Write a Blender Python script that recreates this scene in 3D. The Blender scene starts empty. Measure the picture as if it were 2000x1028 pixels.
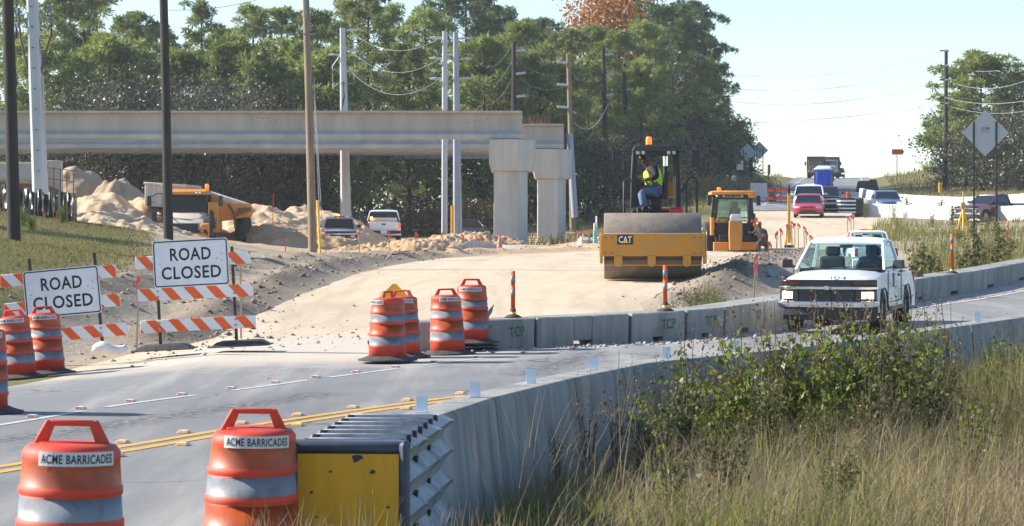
import bpy, math, random
import numpy as np
from mathutils import Vector, Matrix, Euler
C = bpy.context.scene.collection
D = bpy.data
R = math.radians
random.seed(7)
# ------------------------------------------------------------------ camera, sky, sun, exposure
F, CX, HY, CZ = 5000.0, 1000.0, 427.0, 2.14        # photo pixels (2000 wide) per unit slope, principal column, horizon row, eye height
cam = D.cameras.new('camera'); camo = D.objects.new('camera', cam); C.objects.link(camo)
camo.location = (0, 0, CZ); camo.rotation_euler = (R(90), 0, 0)
cam.sensor_width = 36.0; cam.lens = 36.0*F/2000.0
cam.shift_y = -(514.0-HY)/2000.0
cam.clip_start = 0.5; cam.clip_end = 6000
cam.dof.use_dof = True; cam.dof.focus_distance = 46.0; cam.dof.aperture_fstop = 12.0
S = bpy.context.scene
S.camera = camo
SUN_EL, SUN_AZ = R(29), R(-80)                      # azimuth measured from +Y (view direction) towards +X: sun stands to the left, slightly ahead
sd = Vector((math.sin(SUN_AZ)*math.cos(SUN_EL), math.cos(SUN_AZ)*math.cos(SUN_EL), math.sin(SUN_EL)))
W = D.worlds.new('World'); S.world = W; W.use_nodes = True
nt = W.node_tree; bg = nt.nodes['Background']
sky = nt.nodes.new('ShaderNodeTexSky'); sky.sky_type = 'NISHITA'; sky.sun_disc = False
sky.sun_elevation = SUN_EL; sky.sun_rotation = SUN_AZ
sky.air_density = 1.0; sky.dust_density = .25; sky.ozone_density = 2.5; sky.altitude = 20
tnt = nt.nodes.new('ShaderNodeMix'); tnt.data_type = 'RGBA'; tnt.blend_type = 'MULTIPLY'; tnt.inputs[0].default_value = 1; tnt.inputs[7].default_value = (.92, 1.0, 1.05, 1)
nt.links.new(sky.outputs[0], tnt.inputs[6]); nt.links.new(tnt.outputs[2], bg.inputs[0]); bg.inputs[1].default_value = 0.106
sl = D.lights.new('sun', 'SUN'); so = D.objects.new('sun', sl); C.objects.link(so)
sl.energy = 5.0; sl.angle = R(0.53); sl.color = (1.0, 0.93, 0.82)
so.rotation_euler = sd.to_track_quat('Z', 'Y').to_euler(); so.location = (-40, 20, 60)
S.view_settings.view_transform = 'Standard'; S.view_settings.look = 'None'
S.view_settings.exposure = 1.1; S.view_settings.gamma = 1.0
S.render.film_transparent = False
S.cycles.max_bounces = 6; S.cycles.transparent_max_bounces = 12
S.cycles.use_denoising = True
# ------------------------------------------------------------------ materials
MATS = {}
def mat(name, col, rough=.6, metal=0., var=.12, vs=4., bump=0., bs=30., col2=None, dust=0., dustcol=(.38, .31, .22), streak=False,
        spec=.5, coat=0., emit=None, es=1., alpha=None, trans=0., island=None, dscale=2., drange=(.42, .75)):
    if name in MATS: return MATS[name]
    m = D.materials.new(name); m.use_nodes = True; MATS[name] = m
    t = m.node_tree; N = t.nodes; L = t.links; b = N['Principled BSDF']
    b.inputs['Roughness'].default_value = rough; b.inputs['Metallic'].default_value = metal
    b.inputs['Specular IOR Level'].default_value = spec; b.inputs['Coat Weight'].default_value = coat; b.inputs['Coat Roughness'].default_value = .06
    tc = N.new('ShaderNodeTexCoord'); oi = N.new('ShaderNodeObjectInfo'); ad = N.new('ShaderNodeVectorMath'); ad.operation = 'ADD'
    sc = N.new('ShaderNodeVectorMath'); sc.operation = 'SCALE'; sc.inputs['Scale'].default_value = 37.0
    cx = N.new('ShaderNodeCombineXYZ')
    for k in range(3): L.new(oi.outputs['Random'], cx.inputs[k])
    L.new(cx.outputs[0], sc.inputs[0]); L.new(tc.outputs['Object'], ad.inputs[0]); L.new(sc.outputs[0], ad.inputs[1])
    vec = ad.outputs[0]
    mp = N.new('ShaderNodeMapping'); L.new(vec, mp.inputs[0])
    if streak: mp.inputs['Scale'].default_value = (1, 1, .12)
    nz = N.new('ShaderNodeTexNoise'); nz.inputs['Scale'].default_value = vs; nz.inputs['Detail'].default_value = 6; nz.inputs['Roughness'].default_value = .65
    L.new(mp.outputs[0], nz.inputs['Vector'])
    mr = N.new('ShaderNodeMapRange'); mr.inputs[1].default_value = .3; mr.inputs[2].default_value = .7
    L.new(nz.outputs['Fac'], mr.inputs[0])
    mx = N.new('ShaderNodeMix'); mx.data_type = 'RGBA'
    c1 = tuple(c*(1-var) for c in col); c2 = col2 or tuple(min(1, c*(1+var)) for c in col)
    mx.inputs[6].default_value = (*c1, 1); mx.inputs[7].default_value = (*c2, 1)
    if island is None: L.new(mr.outputs[0], mx.inputs[0])
    else:
        ge = N.new('ShaderNodeNewGeometry'); L.new(ge.outputs['Random Per Island'], mx.inputs[0])
    out = mx.outputs[2]
    if dust > 0:
        n2 = N.new('ShaderNodeTexNoise'); n2.inputs['Scale'].default_value = dscale; n2.inputs['Detail'].default_value = 8; n2.inputs['Roughness'].default_value = .7
        L.new(mp.outputs[0], n2.inputs['Vector'])
        m2 = N.new('ShaderNodeMapRange'); m2.inputs[1].default_value = drange[0]; m2.inputs[2].default_value = drange[1]; m2.inputs[4].default_value = dust
        L.new(n2.outputs['Fac'], m2.inputs[0])
        x2 = N.new('ShaderNodeMix'); x2.data_type = 'RGBA'; x2.inputs[7].default_value = (*dustcol, 1)
        L.new(m2.outputs[0], x2.inputs[0]); L.new(out, x2.inputs[6]); out = x2.outputs[2]
        r2 = N.new('ShaderNodeMapRange'); r2.inputs[3].default_value = rough; r2.inputs[4].default_value = min(1, rough+.3)
        L.new(n2.outputs['Fac'], r2.inputs[0]); L.new(r2.outputs[0], b.inputs['Roughness'])
    L.new(out, b.inputs['Base Color'])
    if bump:
        n3 = N.new('ShaderNodeTexNoise'); n3.inputs['Scale'].default_value = bs; n3.inputs['Detail'].default_value = 6
        L.new(vec, n3.inputs['Vector'])
        bp = N.new('ShaderNodeBump'); bp.inputs['Strength'].default_value = min(1, bump); bp.inputs['Distance'].default_value = .02*max(1, bump)
        L.new(n3.outputs['Fac'], bp.inputs['Height']); L.new(bp.outputs[0], b.inputs['Normal'])
    if emit:
        b.inputs['Emission Color'].default_value = (*emit, 1); b.inputs['Emission Strength'].default_value = es
    if alpha is not None: b.inputs['Alpha'].default_value = alpha
    if trans > 0:
        tl = N.new('ShaderNodeBsdfTranslucent'); ms = N.new('ShaderNodeMixShader'); ms.inputs[0].default_value = trans
        L.new(out, tl.inputs[0]); L.new(b.outputs[0], ms.inputs[1]); L.new(tl.outputs[0], ms.inputs[2])
        L.new(ms.outputs[0], N['Material Output'].inputs[0])
    return m
def glass(name, tint=(.75, .9, .88), fac=.25, rough=.02):
    """window pane: mostly see-through with a mirror-like sheen"""
    if name in MATS: return MATS[name]
    m = D.materials.new(name); m.use_nodes = True; MATS[name] = m
    N = m.node_tree.nodes; L = m.node_tree.links; N.remove(N['Principled BSDF'])
    t = N.new('ShaderNodeBsdfTransparent'); t.inputs[0].default_value = (*tint, 1)
    g = N.new('ShaderNodeBsdfGlossy'); g.inputs['Roughness'].default_value = rough
    lw = N.new('ShaderNodeLayerWeight'); lw.inputs[0].default_value = .5
    pw = N.new('ShaderNodeMath'); pw.operation = 'POWER'; pw.inputs[1].default_value = 4.0; L.new(lw.outputs['Facing'], pw.inputs[0])
    ma = N.new('ShaderNodeMath'); ma.operation = 'MULTIPLY_ADD'; ma.inputs[1].default_value = .6; ma.inputs[2].default_value = fac*.2
    L.new(pw.outputs[0], ma.inputs[0])
    x = N.new('ShaderNodeMixShader'); L.new(ma.outputs[0], x.inputs[0]); L.new(t.outputs[0], x.inputs[1]); L.new(g.outputs[0], x.inputs[2])
    L.new(x.outputs[0], N['Material Output'].inputs[0])
    return m
M_drum = mat('drum_orange_plastic', (.60, .042, .013), .45, var=.14, vs=3, dust=.6, dustcol=(.30, .085, .045), dscale=4, drange=(.45, .62))
M_shOr = mat('orange_sheeting', (.40, .062, .007), .33, var=.18, vs=12, dust=.6, dustcol=(.20, .04, .012), dscale=5, drange=(.45, .62))
M_shWh = mat('white_sheeting', (.225, .24, .26), .33, var=.12, vs=10, dust=.8, dustcol=(.10, .095, .09), dscale=5, drange=(.45, .62))
M_rub = mat('black_rubber', (.035, .036, .04), .75, var=.3, vs=8, dust=.5, dustcol=(.2, .18, .15), dscale=6)
M_tyre = mat('tyre_rubber', (.022, .022, .023), .8, var=.3, vs=8, dust=.4, dustcol=(.14, .12, .1), dscale=5)
M_signW = mat('sign_white', (.74, .75, .77), .4, var=.05, vs=5, dust=.3, dustcol=(.45, .44, .42), dscale=4)
M_black = mat('black_paint', (.015, .016, .018), .45, var=.2)
M_text = mat('lettering_black', (.012, .013, .016), .5, var=.1)
M_barO = mat('barricade_orange', (.82, .11, .012), .4, var=.1, dust=.2, dustcol=(.5, .2, .1), dscale=8)
M_steel = mat('dark_post_steel', (.05, .036, .03), .7, var=.4, vs=15)
M_galv = mat('galvanised_steel', (.36, .37, .385), .5, metal=.5, var=.25, vs=6, dust=.7, dustcol=(.16, .14, .12), dscale=4)
M_yelP = mat('weathered_yellow_panel', (.74, .37, .010), .5, var=.12, vs=5, dust=.3, dustcol=(.25, .15, .04), dscale=4, streak=True)
M_conc = mat('barrier_concrete', (.285, .275, .255), .85, var=.25, vs=4, bump=.5, bs=40, dust=.65, dustcol=(.10, .096, .088), dscale=3.4, drange=(.46, .66), streak=True)
M_concL = mat('pale_concrete', (.49, .465, .42), .85, var=.12, vs=1.5, bump=.3, bs=30, dust=.6, dustcol=(.31, .28, .24), dscale=1.4, streak=True)
M_girder = mat('girder_concrete', (.43, .405, .37), .85, var=.14, vs=.8, bump=.2, bs=14, dust=.6, dustcol=(.27, .245, .215), dscale=1.1, streak=True)
M_rust = mat('rusty_steel', (.17, .075, .035), .85, var=.4, vs=10, bump=.3)
M_wood = mat('pole_wood', (.036, .029, .022), .9, var=.4, vs=6, bump=.5, bs=50, streak=True)
M_woodL = mat('pole_wood_pale', (.22, .165, .11), .9, var=.3, vs=6, bump=.5, bs=50, streak=True)
M_lath = mat('stake_wood', (.46, .33, .2), .8, var=.2, vs=10)
M_pink = mat('pink_ribbon', (.9, .07, .06), .5, var=.1)
M_polec = mat('pole_concrete', (.47, .48, .50), .75, var=.1, vs=3, bump=.2, bs=25, dust=.3, dustcol=(.3, .3, .3), dscale=2, streak=True)
M_white = mat('white_car_paint', (.80, .81, .83), .22, var=.03, coat=.6, dust=.12, dustcol=(.5, .46, .4), dscale=3)
M_silver = mat('silver_blue_paint', (.27, .33, .43), .28, metal=.45, var=.05, coat=.6)
M_blueg = mat('blue_grey_paint', (.13, .21, .34), .25, metal=.4, var=.05, coat=.6)
M_red = mat('red_car_paint', (.46, .018, .035), .25, var=.06, coat=.7)
M_dred = mat('dark_red_paint', (.17, .014, .02), .25, var=.06, coat=.7)
M_dark = mat('dark_car_paint', (.02, .026, .035), .25, var=.1, coat=.6)
M_chrome = mat('chrome', (.75, .77, .8), .12, metal=1., var=.05)
M_plast = mat('black_plastic', (.022, .023, .025), .5, var=.2, dust=.15, dustcol=(.12, .11, .1))
M_dglass = mat('dark_window_glass', (.012, .016, .02), .06, var=.2, spec=.8)
M_tglass = glass('clear_window_glass')
M_lamp = mat('headlamp_lit', (.9, .85, .75), .2, var=.02, emit=(1., .62, .28), es=1.1)
M_lampo = mat('headlamp_glass', (.42, .42, .42), .1, var=.2, spec=.8)
M_amber = mat('amber_lens', (.75, .18, .02), .2, var=.1)
M_amberE = mat('amber_beacon_lit', (.9, .25, .02), .25, var=.05, emit=(1., .16, .01), es=.55)
M_strobe = mat('amber_strobe_lit', (.9, .3, .05), .3, var=.02, emit=(1., .30, .04), es=4.)
M_tail = mat('tail_lamp_red', (.4, .01, .012), .2, var=.1)
M_tailE = mat('tail_lamp_lit', (.6, .02, .02), .2, var=.1, emit=(1., .06, .04), es=1.2)
M_cat = mat('machine_yellow', (.56, .235, .012), .45, var=.07, dust=.75, dustcol=(.34, .22, .11), dscale=2.5)
M_cat2 = mat('machine_orange_yellow', (.62, .225, .018), .42, var=.08, dust=.35, dustcol=(.42, .27, .12), dscale=3)
M_drumst = mat('drum_steel_dirty', (.20, .165, .135), .75, metal=.2, var=.25, vs=5, bump=.5, bs=20, dust=.6, dustcol=(.30, .25, .19), dscale=3)
M_drumlo = mat('scraper_brown', (.15, .095, .05), .8, var=.3, vs=5)
M_mach = mat('machine_black', (.018, .018, .02), .5, var=.2, dust=.2, dustcol=(.1, .09, .08))
M_jeans = mat('denim', (.10, .16, .27), .9, var=.25, vs=14)
M_lime = mat('lime_vest', (.50, .85, .03), .7, var=.1)
M_vor = mat('orange_vest', (.85, .2, .04), .7, var=.15)
M_tape = mat('silver_tape', (.6, .62, .62), .35, var=.1)
M_skin = mat('brown_skin', (.095, .05, .033), .55, var=.1)
M_skinl = mat('tan_skin', (.35, .19, .13), .55, var=.1)
M_shirt = mat('black_shirt', (.012, .012, .014), .85, var=.3)
M_hat = mat('orange_hard_hat', (.85, .12, .02), .35, var=.05)
M_rhat = mat('red_hard_hat', (.5, .06, .05), .35, var=.05)
M_boot = mat('boot_leather', (.10, .07, .05), .8, var=.3)
M_sil = mat('silt_fabric', (.018, .022, .025), .3, var=.4, vs=6, bump=1.0, bs=7)
M_yel = mat('yellow_plastic', (.85, .42, .01), .4, var=.08)
M_teal = mat('teal_pipe', (.22, .50, .46), .5, var=.1)
M_wht = mat('white_paint', (.78, .78, .78), .5, var=.06)
M_grey = mat('grey_back_metal', (.42, .43, .45), .5, metal=.2, var=.06)
M_signY = mat('yellow_sign', (.75, .36, .01), .45, var=.06)
M_green = mat('green_sign', (.06, .42, .30), .4, var=.08)
M_blue = mat('blue_plastic', (.025, .09, .55), .4, var=.1)
M_cable = mat('cable_black', (.05, .05, .055), .5, var=.1)
M_cableL = mat('cable_bright', (.34, .36, .38), .45, metal=.0, var=.1)
M_ins = mat('insulator_grey', (.45, .46, .48), .4, var=.15)
M_orplas = mat('channelizer_orange', (.85, .10, .012), .45, var=.08, dust=.15, dustcol=(.5, .2, .1))
M_sandbag = mat('sandbag_white', (.72, .70, .64), .85, var=.12, vs=8, bump=.5, bs=20)
M_rustw = mat('worn_white_rusty', (.62, .56, .48), .7, var=.15, vs=2, dust=.75, dustcol=(.36, .15, .05), dscale=.9, streak=True)
M_redpl = mat('red_plastic', (.55, .03, .05), .4, var=.1)
# ------------------------------------------------------------------ mesh builder
class MB:
    def __init__(s): s.v = []; s.f = []; s.m = []; s.sm = []
    def add(s, vs, fs, m=0, X=None, sm=False):
        o = len(s.v)
        if X is not None: vs = [X @ Vector(v) for v in vs]
        s.v.extend([tuple(v) for v in vs])
        for f in fs: s.f.append(tuple(i+o for i in f)); s.m.append(m); s.sm.append(sm)
        return s
    def box(s, c, d, m=0, rot=None, taper=(1, 1), shift=(0, 0), X=None):
        """c centre, d full sizes; taper/shift act on the top face"""
        hx, hy, hz = d[0]/2, d[1]/2, d[2]/2
        vs = [(-hx, -hy, -hz), (hx, -hy, -hz), (hx, hy, -hz), (-hx, hy, -hz)]
        tx, ty = taper
        vs += [(-hx*tx+shift[0], -hy*ty+shift[1], hz), (hx*tx+shift[0], -hy*ty+shift[1], hz), (hx*tx+shift[0], hy*ty+shift[1], hz), (-hx*tx+shift[0], hy*ty+shift[1], hz)]
        Mx = Matrix.Translation(c)
        if rot: Mx = Mx @ Euler(rot).to_matrix().to_4x4()
        if X is not None: Mx = X @ Mx
        return s.add(vs, [(0, 3, 2, 1), (4, 5, 6, 7), (0, 1, 5, 4), (1, 2, 6, 5), (2, 3, 7, 6), (3, 0, 4, 7)], m, Mx)
    def cyl(s, p0, p1, r0, r1=None, n=12, m=0, caps=True, sm=True, X=None):
        r1 = r0 if r1 is None else r1
        p0, p1 = Vector(p0), Vector(p1); d = (p1-p0)
        if d.length < 1e-6: return s
        q = d.to_track_quat('Z', 'Y').to_matrix(); a, b = q @ Vector((1, 0, 0)), q @ Vector((0, 1, 0))
        vs = []
        for p, r in ((p0, r0), (p1, r1)):
            for k in range(n):
                t = 2*math.pi*(k+.5)/n; vs.append(p+a*(r*math.cos(t))+b*(r*math.sin(t)))
        fs = [(k, (k+1) % n, n+(k+1) % n, n+k) for k in range(n)]
        s.add(vs, fs, m, X, sm)
        if caps: s.add(vs, [tuple(range(n-1, -1, -1)), tuple(range(n, 2*n))], m, X)
        return s
    def tube(s, path, r, n=6, m=0, r2=None, caps=True, X=None):
        path = [Vector(p) for p in path]; k = len(path); vs = []; fs = []
        up = Vector((0, 0, 1))
        for i, p in enumerate(path):
            d = (path[min(i+1, k-1)]-path[max(i-1, 0)]).normalized()
            a = d.cross(up)
            if a.length < .05: a = d.cross(Vector((1, 0, 0)))
            a.normalize(); b = a.cross(d)
            rr = r if r2 is None else r+(r2-r)*i/(k-1)
            for j in range(n):
                t = 2*math.pi*j/n; vs.append(p+a*(rr*math.cos(t))+b*(rr*math.sin(t)))
        for i in range(k-1):
            for j in range(n): fs.append((i*n+j, i*n+(j+1) % n, (i+1)*n+(j+1) % n, (i+1)*n+j))
        s.add(vs, fs, m, X, True)
        if caps: s.add(vs, [tuple(range(n-1, -1, -1)), tuple(range((k-1)*n, k*n))], m, X)
        return s
    def lathe(s, prof, n=32, m=None, c=(0, 0, 0), sm=True, X=None, caps=True):
        """prof: (r, z[, material]) from the bottom up, turned round z"""
        c = Vector(c); o = len(s.v)
        for p in prof:
            for k in range(n):
                t = 2*math.pi*k/n; q = c+Vector((p[0]*math.cos(t), p[0]*math.sin(t), p[1]))
                s.v.append(tuple(X @ q if X is not None else q))
        for i in range(len(prof)-1):
            s._f([(i*n+k, i*n+(k+1) % n, (i+1)*n+(k+1) % n, (i+1)*n+k) for k in range(n)], prof[i][2] if len(prof[i]) > 2 else (m or 0), sm, o)
        if caps:
            l = (len(prof)-1)*n
            s._f([tuple(range(n-1, -1, -1))], prof[0][2] if len(prof[0]) > 2 else (m or 0), False, o)
            s._f([tuple(range(l, l+n))], prof[-2][2] if len(prof[-2]) > 2 else (m or 0), False, o)
        return s
    def _f(s, fs, m, sm, o):
        for f in fs: s.f.append(tuple(i+o for i in f)); s.m.append(m); s.sm.append(sm)
    def prism(s, pts, a, b, m=0, ax='x', X=None, wa=None, wb=None):
        """polygon pts in the plane across ax, stretched from a to b along ax"""
        n = len(pts)
        def pos(p, q):
            return {'x': (q, p[0], p[1]), 'y': (p[0], q, p[1]), 'z': (p[0], p[1], q)}[ax]
        vs = [pos(p, a) for p in pts]+[pos(p, b) for p in pts]
        fs = [tuple(range(n)), tuple(range(2*n-1, n-1, -1))]+[(k, n+k, n+(k+1) % n, (k+1) % n) for k in range(n)]
        return s.add(vs, fs, m, X)
    def loft(s, secs, m=0, X=None, sm=False, caps=True):
        """secs: rings of equal point counts"""
        n = len(secs[0]); vs = [p for q in secs for p in q]; fs = []
        for i in range(len(secs)-1):
            for k in range(n): fs.append((i*n+k, i*n+(k+1) % n, (i+1)*n+(k+1) % n, (i+1)*n+k))
        s.add(vs, fs, m, X, sm)
        if caps:
            o = len(s.v)-len(vs); l = (len(secs)-1)*n
            s._f([tuple(range(n-1, -1, -1)), tuple(range(l, l+n))], m, False, o)
        return s
    def quad(s, a, b, c, d, m=0, X=None): return s.add([a, b, c, d], [(0, 1, 2, 3)], m, X)
    def slab(s, a, b, c, d, t, m=0, X=None):
        """flat four-sided plate with thickness t behind its face"""
        a, b, c, d = map(Vector, (a, b, c, d)); nrm = (b-a).cross(d-a).normalized()*t
        vs = [a, b, c, d, a-nrm, b-nrm, c-nrm, d-nrm]
        return s.add(vs, [(0, 1, 2, 3), (7, 6, 5, 4), (0, 4, 5, 1), (1, 5, 6, 2), (2, 6, 7, 3), (3, 7, 4, 0)], m, X)
    def text(s, body, M, h, w=None, m=0, wrap=None, eps=.003):
        """lettering facing -y, centred, cap height h (and width w), in the frame M; wrap = cylinder radius"""
        vs, fs, tw, th = text_geo(body)
        sx = (w/tw) if w else h/th; sz = h/th; out = []
        for x, z in vs:
            X, Z = (x-tw/2)*sx, (z-th/2)*sz
            if wrap:
                t = X/wrap; out.append(M @ Vector((wrap*math.sin(t)*(1+eps/wrap), -wrap*math.cos(t)-eps*math.cos(t), Z)))
            else: out.append(M @ Vector((X, -eps, Z)))
        return s.add(out, fs, m)
    def build(s, name, mats, parent=None, loc=None, sharp=40, bevel=0, bseg=2, recalc=True):
        me = D.meshes.new(name); me.from_pydata(s.v, [], s.f)
        mats = mats if isinstance(mats, (list, tuple)) else [mats]
        for q in mats: me.materials.append(q)
        me.polygons.foreach_set('material_index', s.m); me.polygons.foreach_set('use_smooth', s.sm)
        if recalc:
            import bmesh
            b = bmesh.new(); b.from_mesh(me); bmesh.ops.recalc_face_normals(b, faces=b.faces); b.to_mesh(me); b.free()
        me.update()
        o = D.objects.new(name, me); C.objects.link(o)
        if parent: o.parent = parent
        if loc is not None: o.location = loc
        if bevel:
            bm = o.modifiers.new('bevel', 'BEVEL'); bm.width = bevel; bm.segments = bseg; bm.limit_method = 'ANGLE'; bm.angle_limit = R(35)
            bm.harden_normals = False
            for p in me.polygons: p.use_smooth = True
            sa = True
            try: me.set_sharp_from_angle(angle=R(32))
            except Exception: pass
        return o
TG = {}
def text_geo(body):
    if body in TG: return TG[body]
    cu = D.curves.new('lettering', 'FONT'); cu.body = body; cu.size = 1; cu.offset = .018; cu.resolution_u = 3; cu.space_character = 1.08
    ob = D.objects.new('lettering', cu); C.objects.link(ob)
    bpy.context.view_layer.update()
    me = D.meshes.new_from_object(ob.evaluated_get(bpy.context.evaluated_depsgraph_get()))
    vs = [(v.co.x, v.co.y) for v in me.vertices]; fs = [tuple(p.vertices) for p in me.polygons]
    x0 = min(v[0] for v in vs); y0 = min(v[1] for v in vs); x1 = max(v[0] for v in vs); y1 = max(v[1] for v in vs)
    vs = [(x-x0, y-y0) for x, y in vs]
    D.objects.remove(ob); D.meshes.remove(me); D.curves.remove(cu)
    TG[body] = (vs, fs, x1-x0, y1-y0); return TG[body]
for _b in ('ACME BARRICADES', 'ROAD', 'CLOSED', 'TCP', '193-4', 'CAT', 'ACME', 'JOHN DEERE', 'BARRICADES', '800-572-7704'): text_geo(_b)
def tag(o, label=None, cat=None, group=None, kind=None):
    if label: o['label'] = label
    if cat: o['category'] = cat
    if group: o['group'] = group
    if kind: o['kind'] = kind
    return o
def thing(name, label, cat, loc=(0, 0, 0), rz=0, group=None, rot=None):
    o = D.objects.new(name, None); C.objects.link(o); o.location = loc; o.rotation_euler = rot or (0, 0, rz); o.empty_display_size = .2
    return tag(o, label, cat, group)
def dup(root, loc=None, rz=None, label=None, group=None, rot=None, scale=None):
    def cp(o, par):
        c = o.copy(); C.objects.link(c); c.parent = par
        for ch in o.children: cp(ch, c)
        return c
    r = cp(root, None)
    if loc is not None: r.location = loc
    if rot is not None: r.rotation_euler = rot
    elif rz is not None: r.rotation_euler = (0, 0, rz)
    if scale is not None: r.scale = (scale,)*3 if not isinstance(scale, tuple) else scale
    return tag(r, label, None, group)
def XF(loc=(0, 0, 0), rot=(0, 0, 0)): return Matrix.Translation(loc) @ Euler(rot).to_matrix().to_4x4()
def at(px, py, Y): return Vector(((px-CX)*Y/F, Y, CZ-(py-HY)*Y/F))
# ------------------------------------------------------------------ ground heights
def smooth(a, b, x):
    t = np.clip((x-a)/(b-a), 0, 1); return t*t*(3-2*t)
def vnoise(x, y, seed=0):
    xi, yi = np.floor(x).astype(np.int64), np.floor(y).astype(np.int64); fx, fy = x-xi, y-yi
    def h(i, j):
        n = (i*374761393+j*668265263+seed*974711) & 0x7fffffff
        n = ((n ^ (n >> 13))*1274126177) & 0x7fffffff
        return ((n ^ (n >> 16)) & 0xffff)/65535.0
    u, v = fx*fx*(3-2*fx), fy*fy*(3-2*fy)
    return (h(xi, yi)*(1-u)+h(xi+1, yi)*u)*(1-v)+(h(xi, yi+1)*(1-u)+h(xi+1, yi+1)*u)*v
def fbm(x, y, f=1., oct=4, seed=0):
    x = np.asarray(x, float); y = np.asarray(y, float); a, s = 1., 0.; r = 0.
    for k in range(oct):
        r = r+a*(vnoise(x*f, y*f, seed+k)-.5); s += a; a *= .55; f *= 2.03
    return r/s*2
def pl_dist(x, y, pts):
    """distance to a polyline and the arc position of the nearest point"""
    best = np.full(np.shape(x), 1e9); arc = np.zeros(np.shape(x)); s = 0
    for (x0, y0), (x1, y1) in zip(pts[:-1], pts[1:]):
        dx, dy = x1-x0, y1-y0; L2 = dx*dx+dy*dy; t = np.clip(((x-x0)*dx+(y-y0)*dy)/L2, 0, 1)
        d = np.hypot(x-x0-t*dx, y-y0-t*dy); m = d < best; best = np.where(m, d, best); arc = np.where(m, s+t*math.sqrt(L2), arc); s += math.sqrt(L2)
    return best, arc
def inside(x, y, poly):
    r = np.zeros(np.shape(x), bool); n = len(poly)
    for i in range(n):
        (x0, y0), (x1, y1) = poly[i], poly[(i+1) % n]
        if y0 == y1: continue
        c = ((y0 > y) != (y1 > y)) & (x < (x1-x0)*(y-y0)/(y1-y0)+x0); r ^= c
    return r
ASPH = [((-15, 5), (-3.2, 5)), ((-11.5, 19), (-1.75, 12.5)), ((-8.3, 30), (-.75, 16.8)), ((-6.3, 39), (.25, 20.6)), ((-4.5, 45.2), (1.35, 23.8)), ((-1.9, 47.5), (2.1, 24.8)),
        ((.4, 42.4), (2.75, 25.8)), ((2.4, 43.1), (3.4, 26.6)), ((4.2, 45.2), (4.6, 29.0)), ((5.6, 48.6), (6.2, 31.8)), ((9.1, 57.8), (9.6, 40)), ((13.9, 70), (16, 56)), ((22, 93), (27, 82))]
ASPOLY = [a for a, b in ASPH]+[b for a, b in ASPH[::-1]]
NBL = [(-.65, 16.8), (-.39, 18.2), (0., 19.8), (.52, 21.6), (1.22, 23.7), (1.75, 24.5), (2.53, 25.4), (3.43, 26.5), (4.76, 28.9), (6.33, 31.6), (8.3, 35.6), (11, 42)]
FBL = [(-1.55, 40.8), (.37, 41.5), (1.6, 41.9), (2.67, 42.3), (3.58, 43.1), (4.5, 45.1), (6.9, 51.2), (9.0, 56.7), (10.4, 59.6), (12.1, 64.2), (13.8, 69.2), (17, 78.5), (20.5, 88)]
def prof(Y, tab):
    a = np.array(tab); r = 0
    for d in (-.06, -.03, 0, .03, .06): r = r+np.interp(Y*(1+d), a[:, 0], a[:, 1])
    return r/5
HWY = [(0, 0), (40, .03), (50, .34), (60, .74), (72, .78), (85, .74), (100, .68), (115, .8), (150, 2.2), (200, 3.65), (250, 5.05), (300, 6.5), (335, 7.5), (352, 7.65), (380, 7.2), (450, 4), (600, -4), (1000, -14), (5000, -60)]
LOW = [(0, 0), (40, .03), (50, .34), (60, .74), (72, .76), (85, .70), (100, .6), (130, .5), (160, .6), (180, 1.1), (220, 2.2), (300, 3.0), (400, 3), (600, 0), (1000, -10), (5000, -60)]
def xh(Y): return 17.3+(Y-150)*.134             # centre line of the old highway
WIND1 = [(-6.3, 45.5), (-5.7, 50), (-5.1, 58), (-4.6, 74), (-3.7, 96), (-1.5, 107), (3, 112), (7, 113)]
WIND2 = [(-8.5, 47), (-7.6, 56), (-6.6, 74), (-5.6, 95), (-4.5, 101)]
WIND3 = [(3.6, 52.5), (4.7, 57), (5.6, 63), (7.6, 78), (10.6, 97), (12.4, 108)]
WIND4 = [(6.0, 60), (7.4, 70), (9.8, 84), (12.5, 96)]
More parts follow.
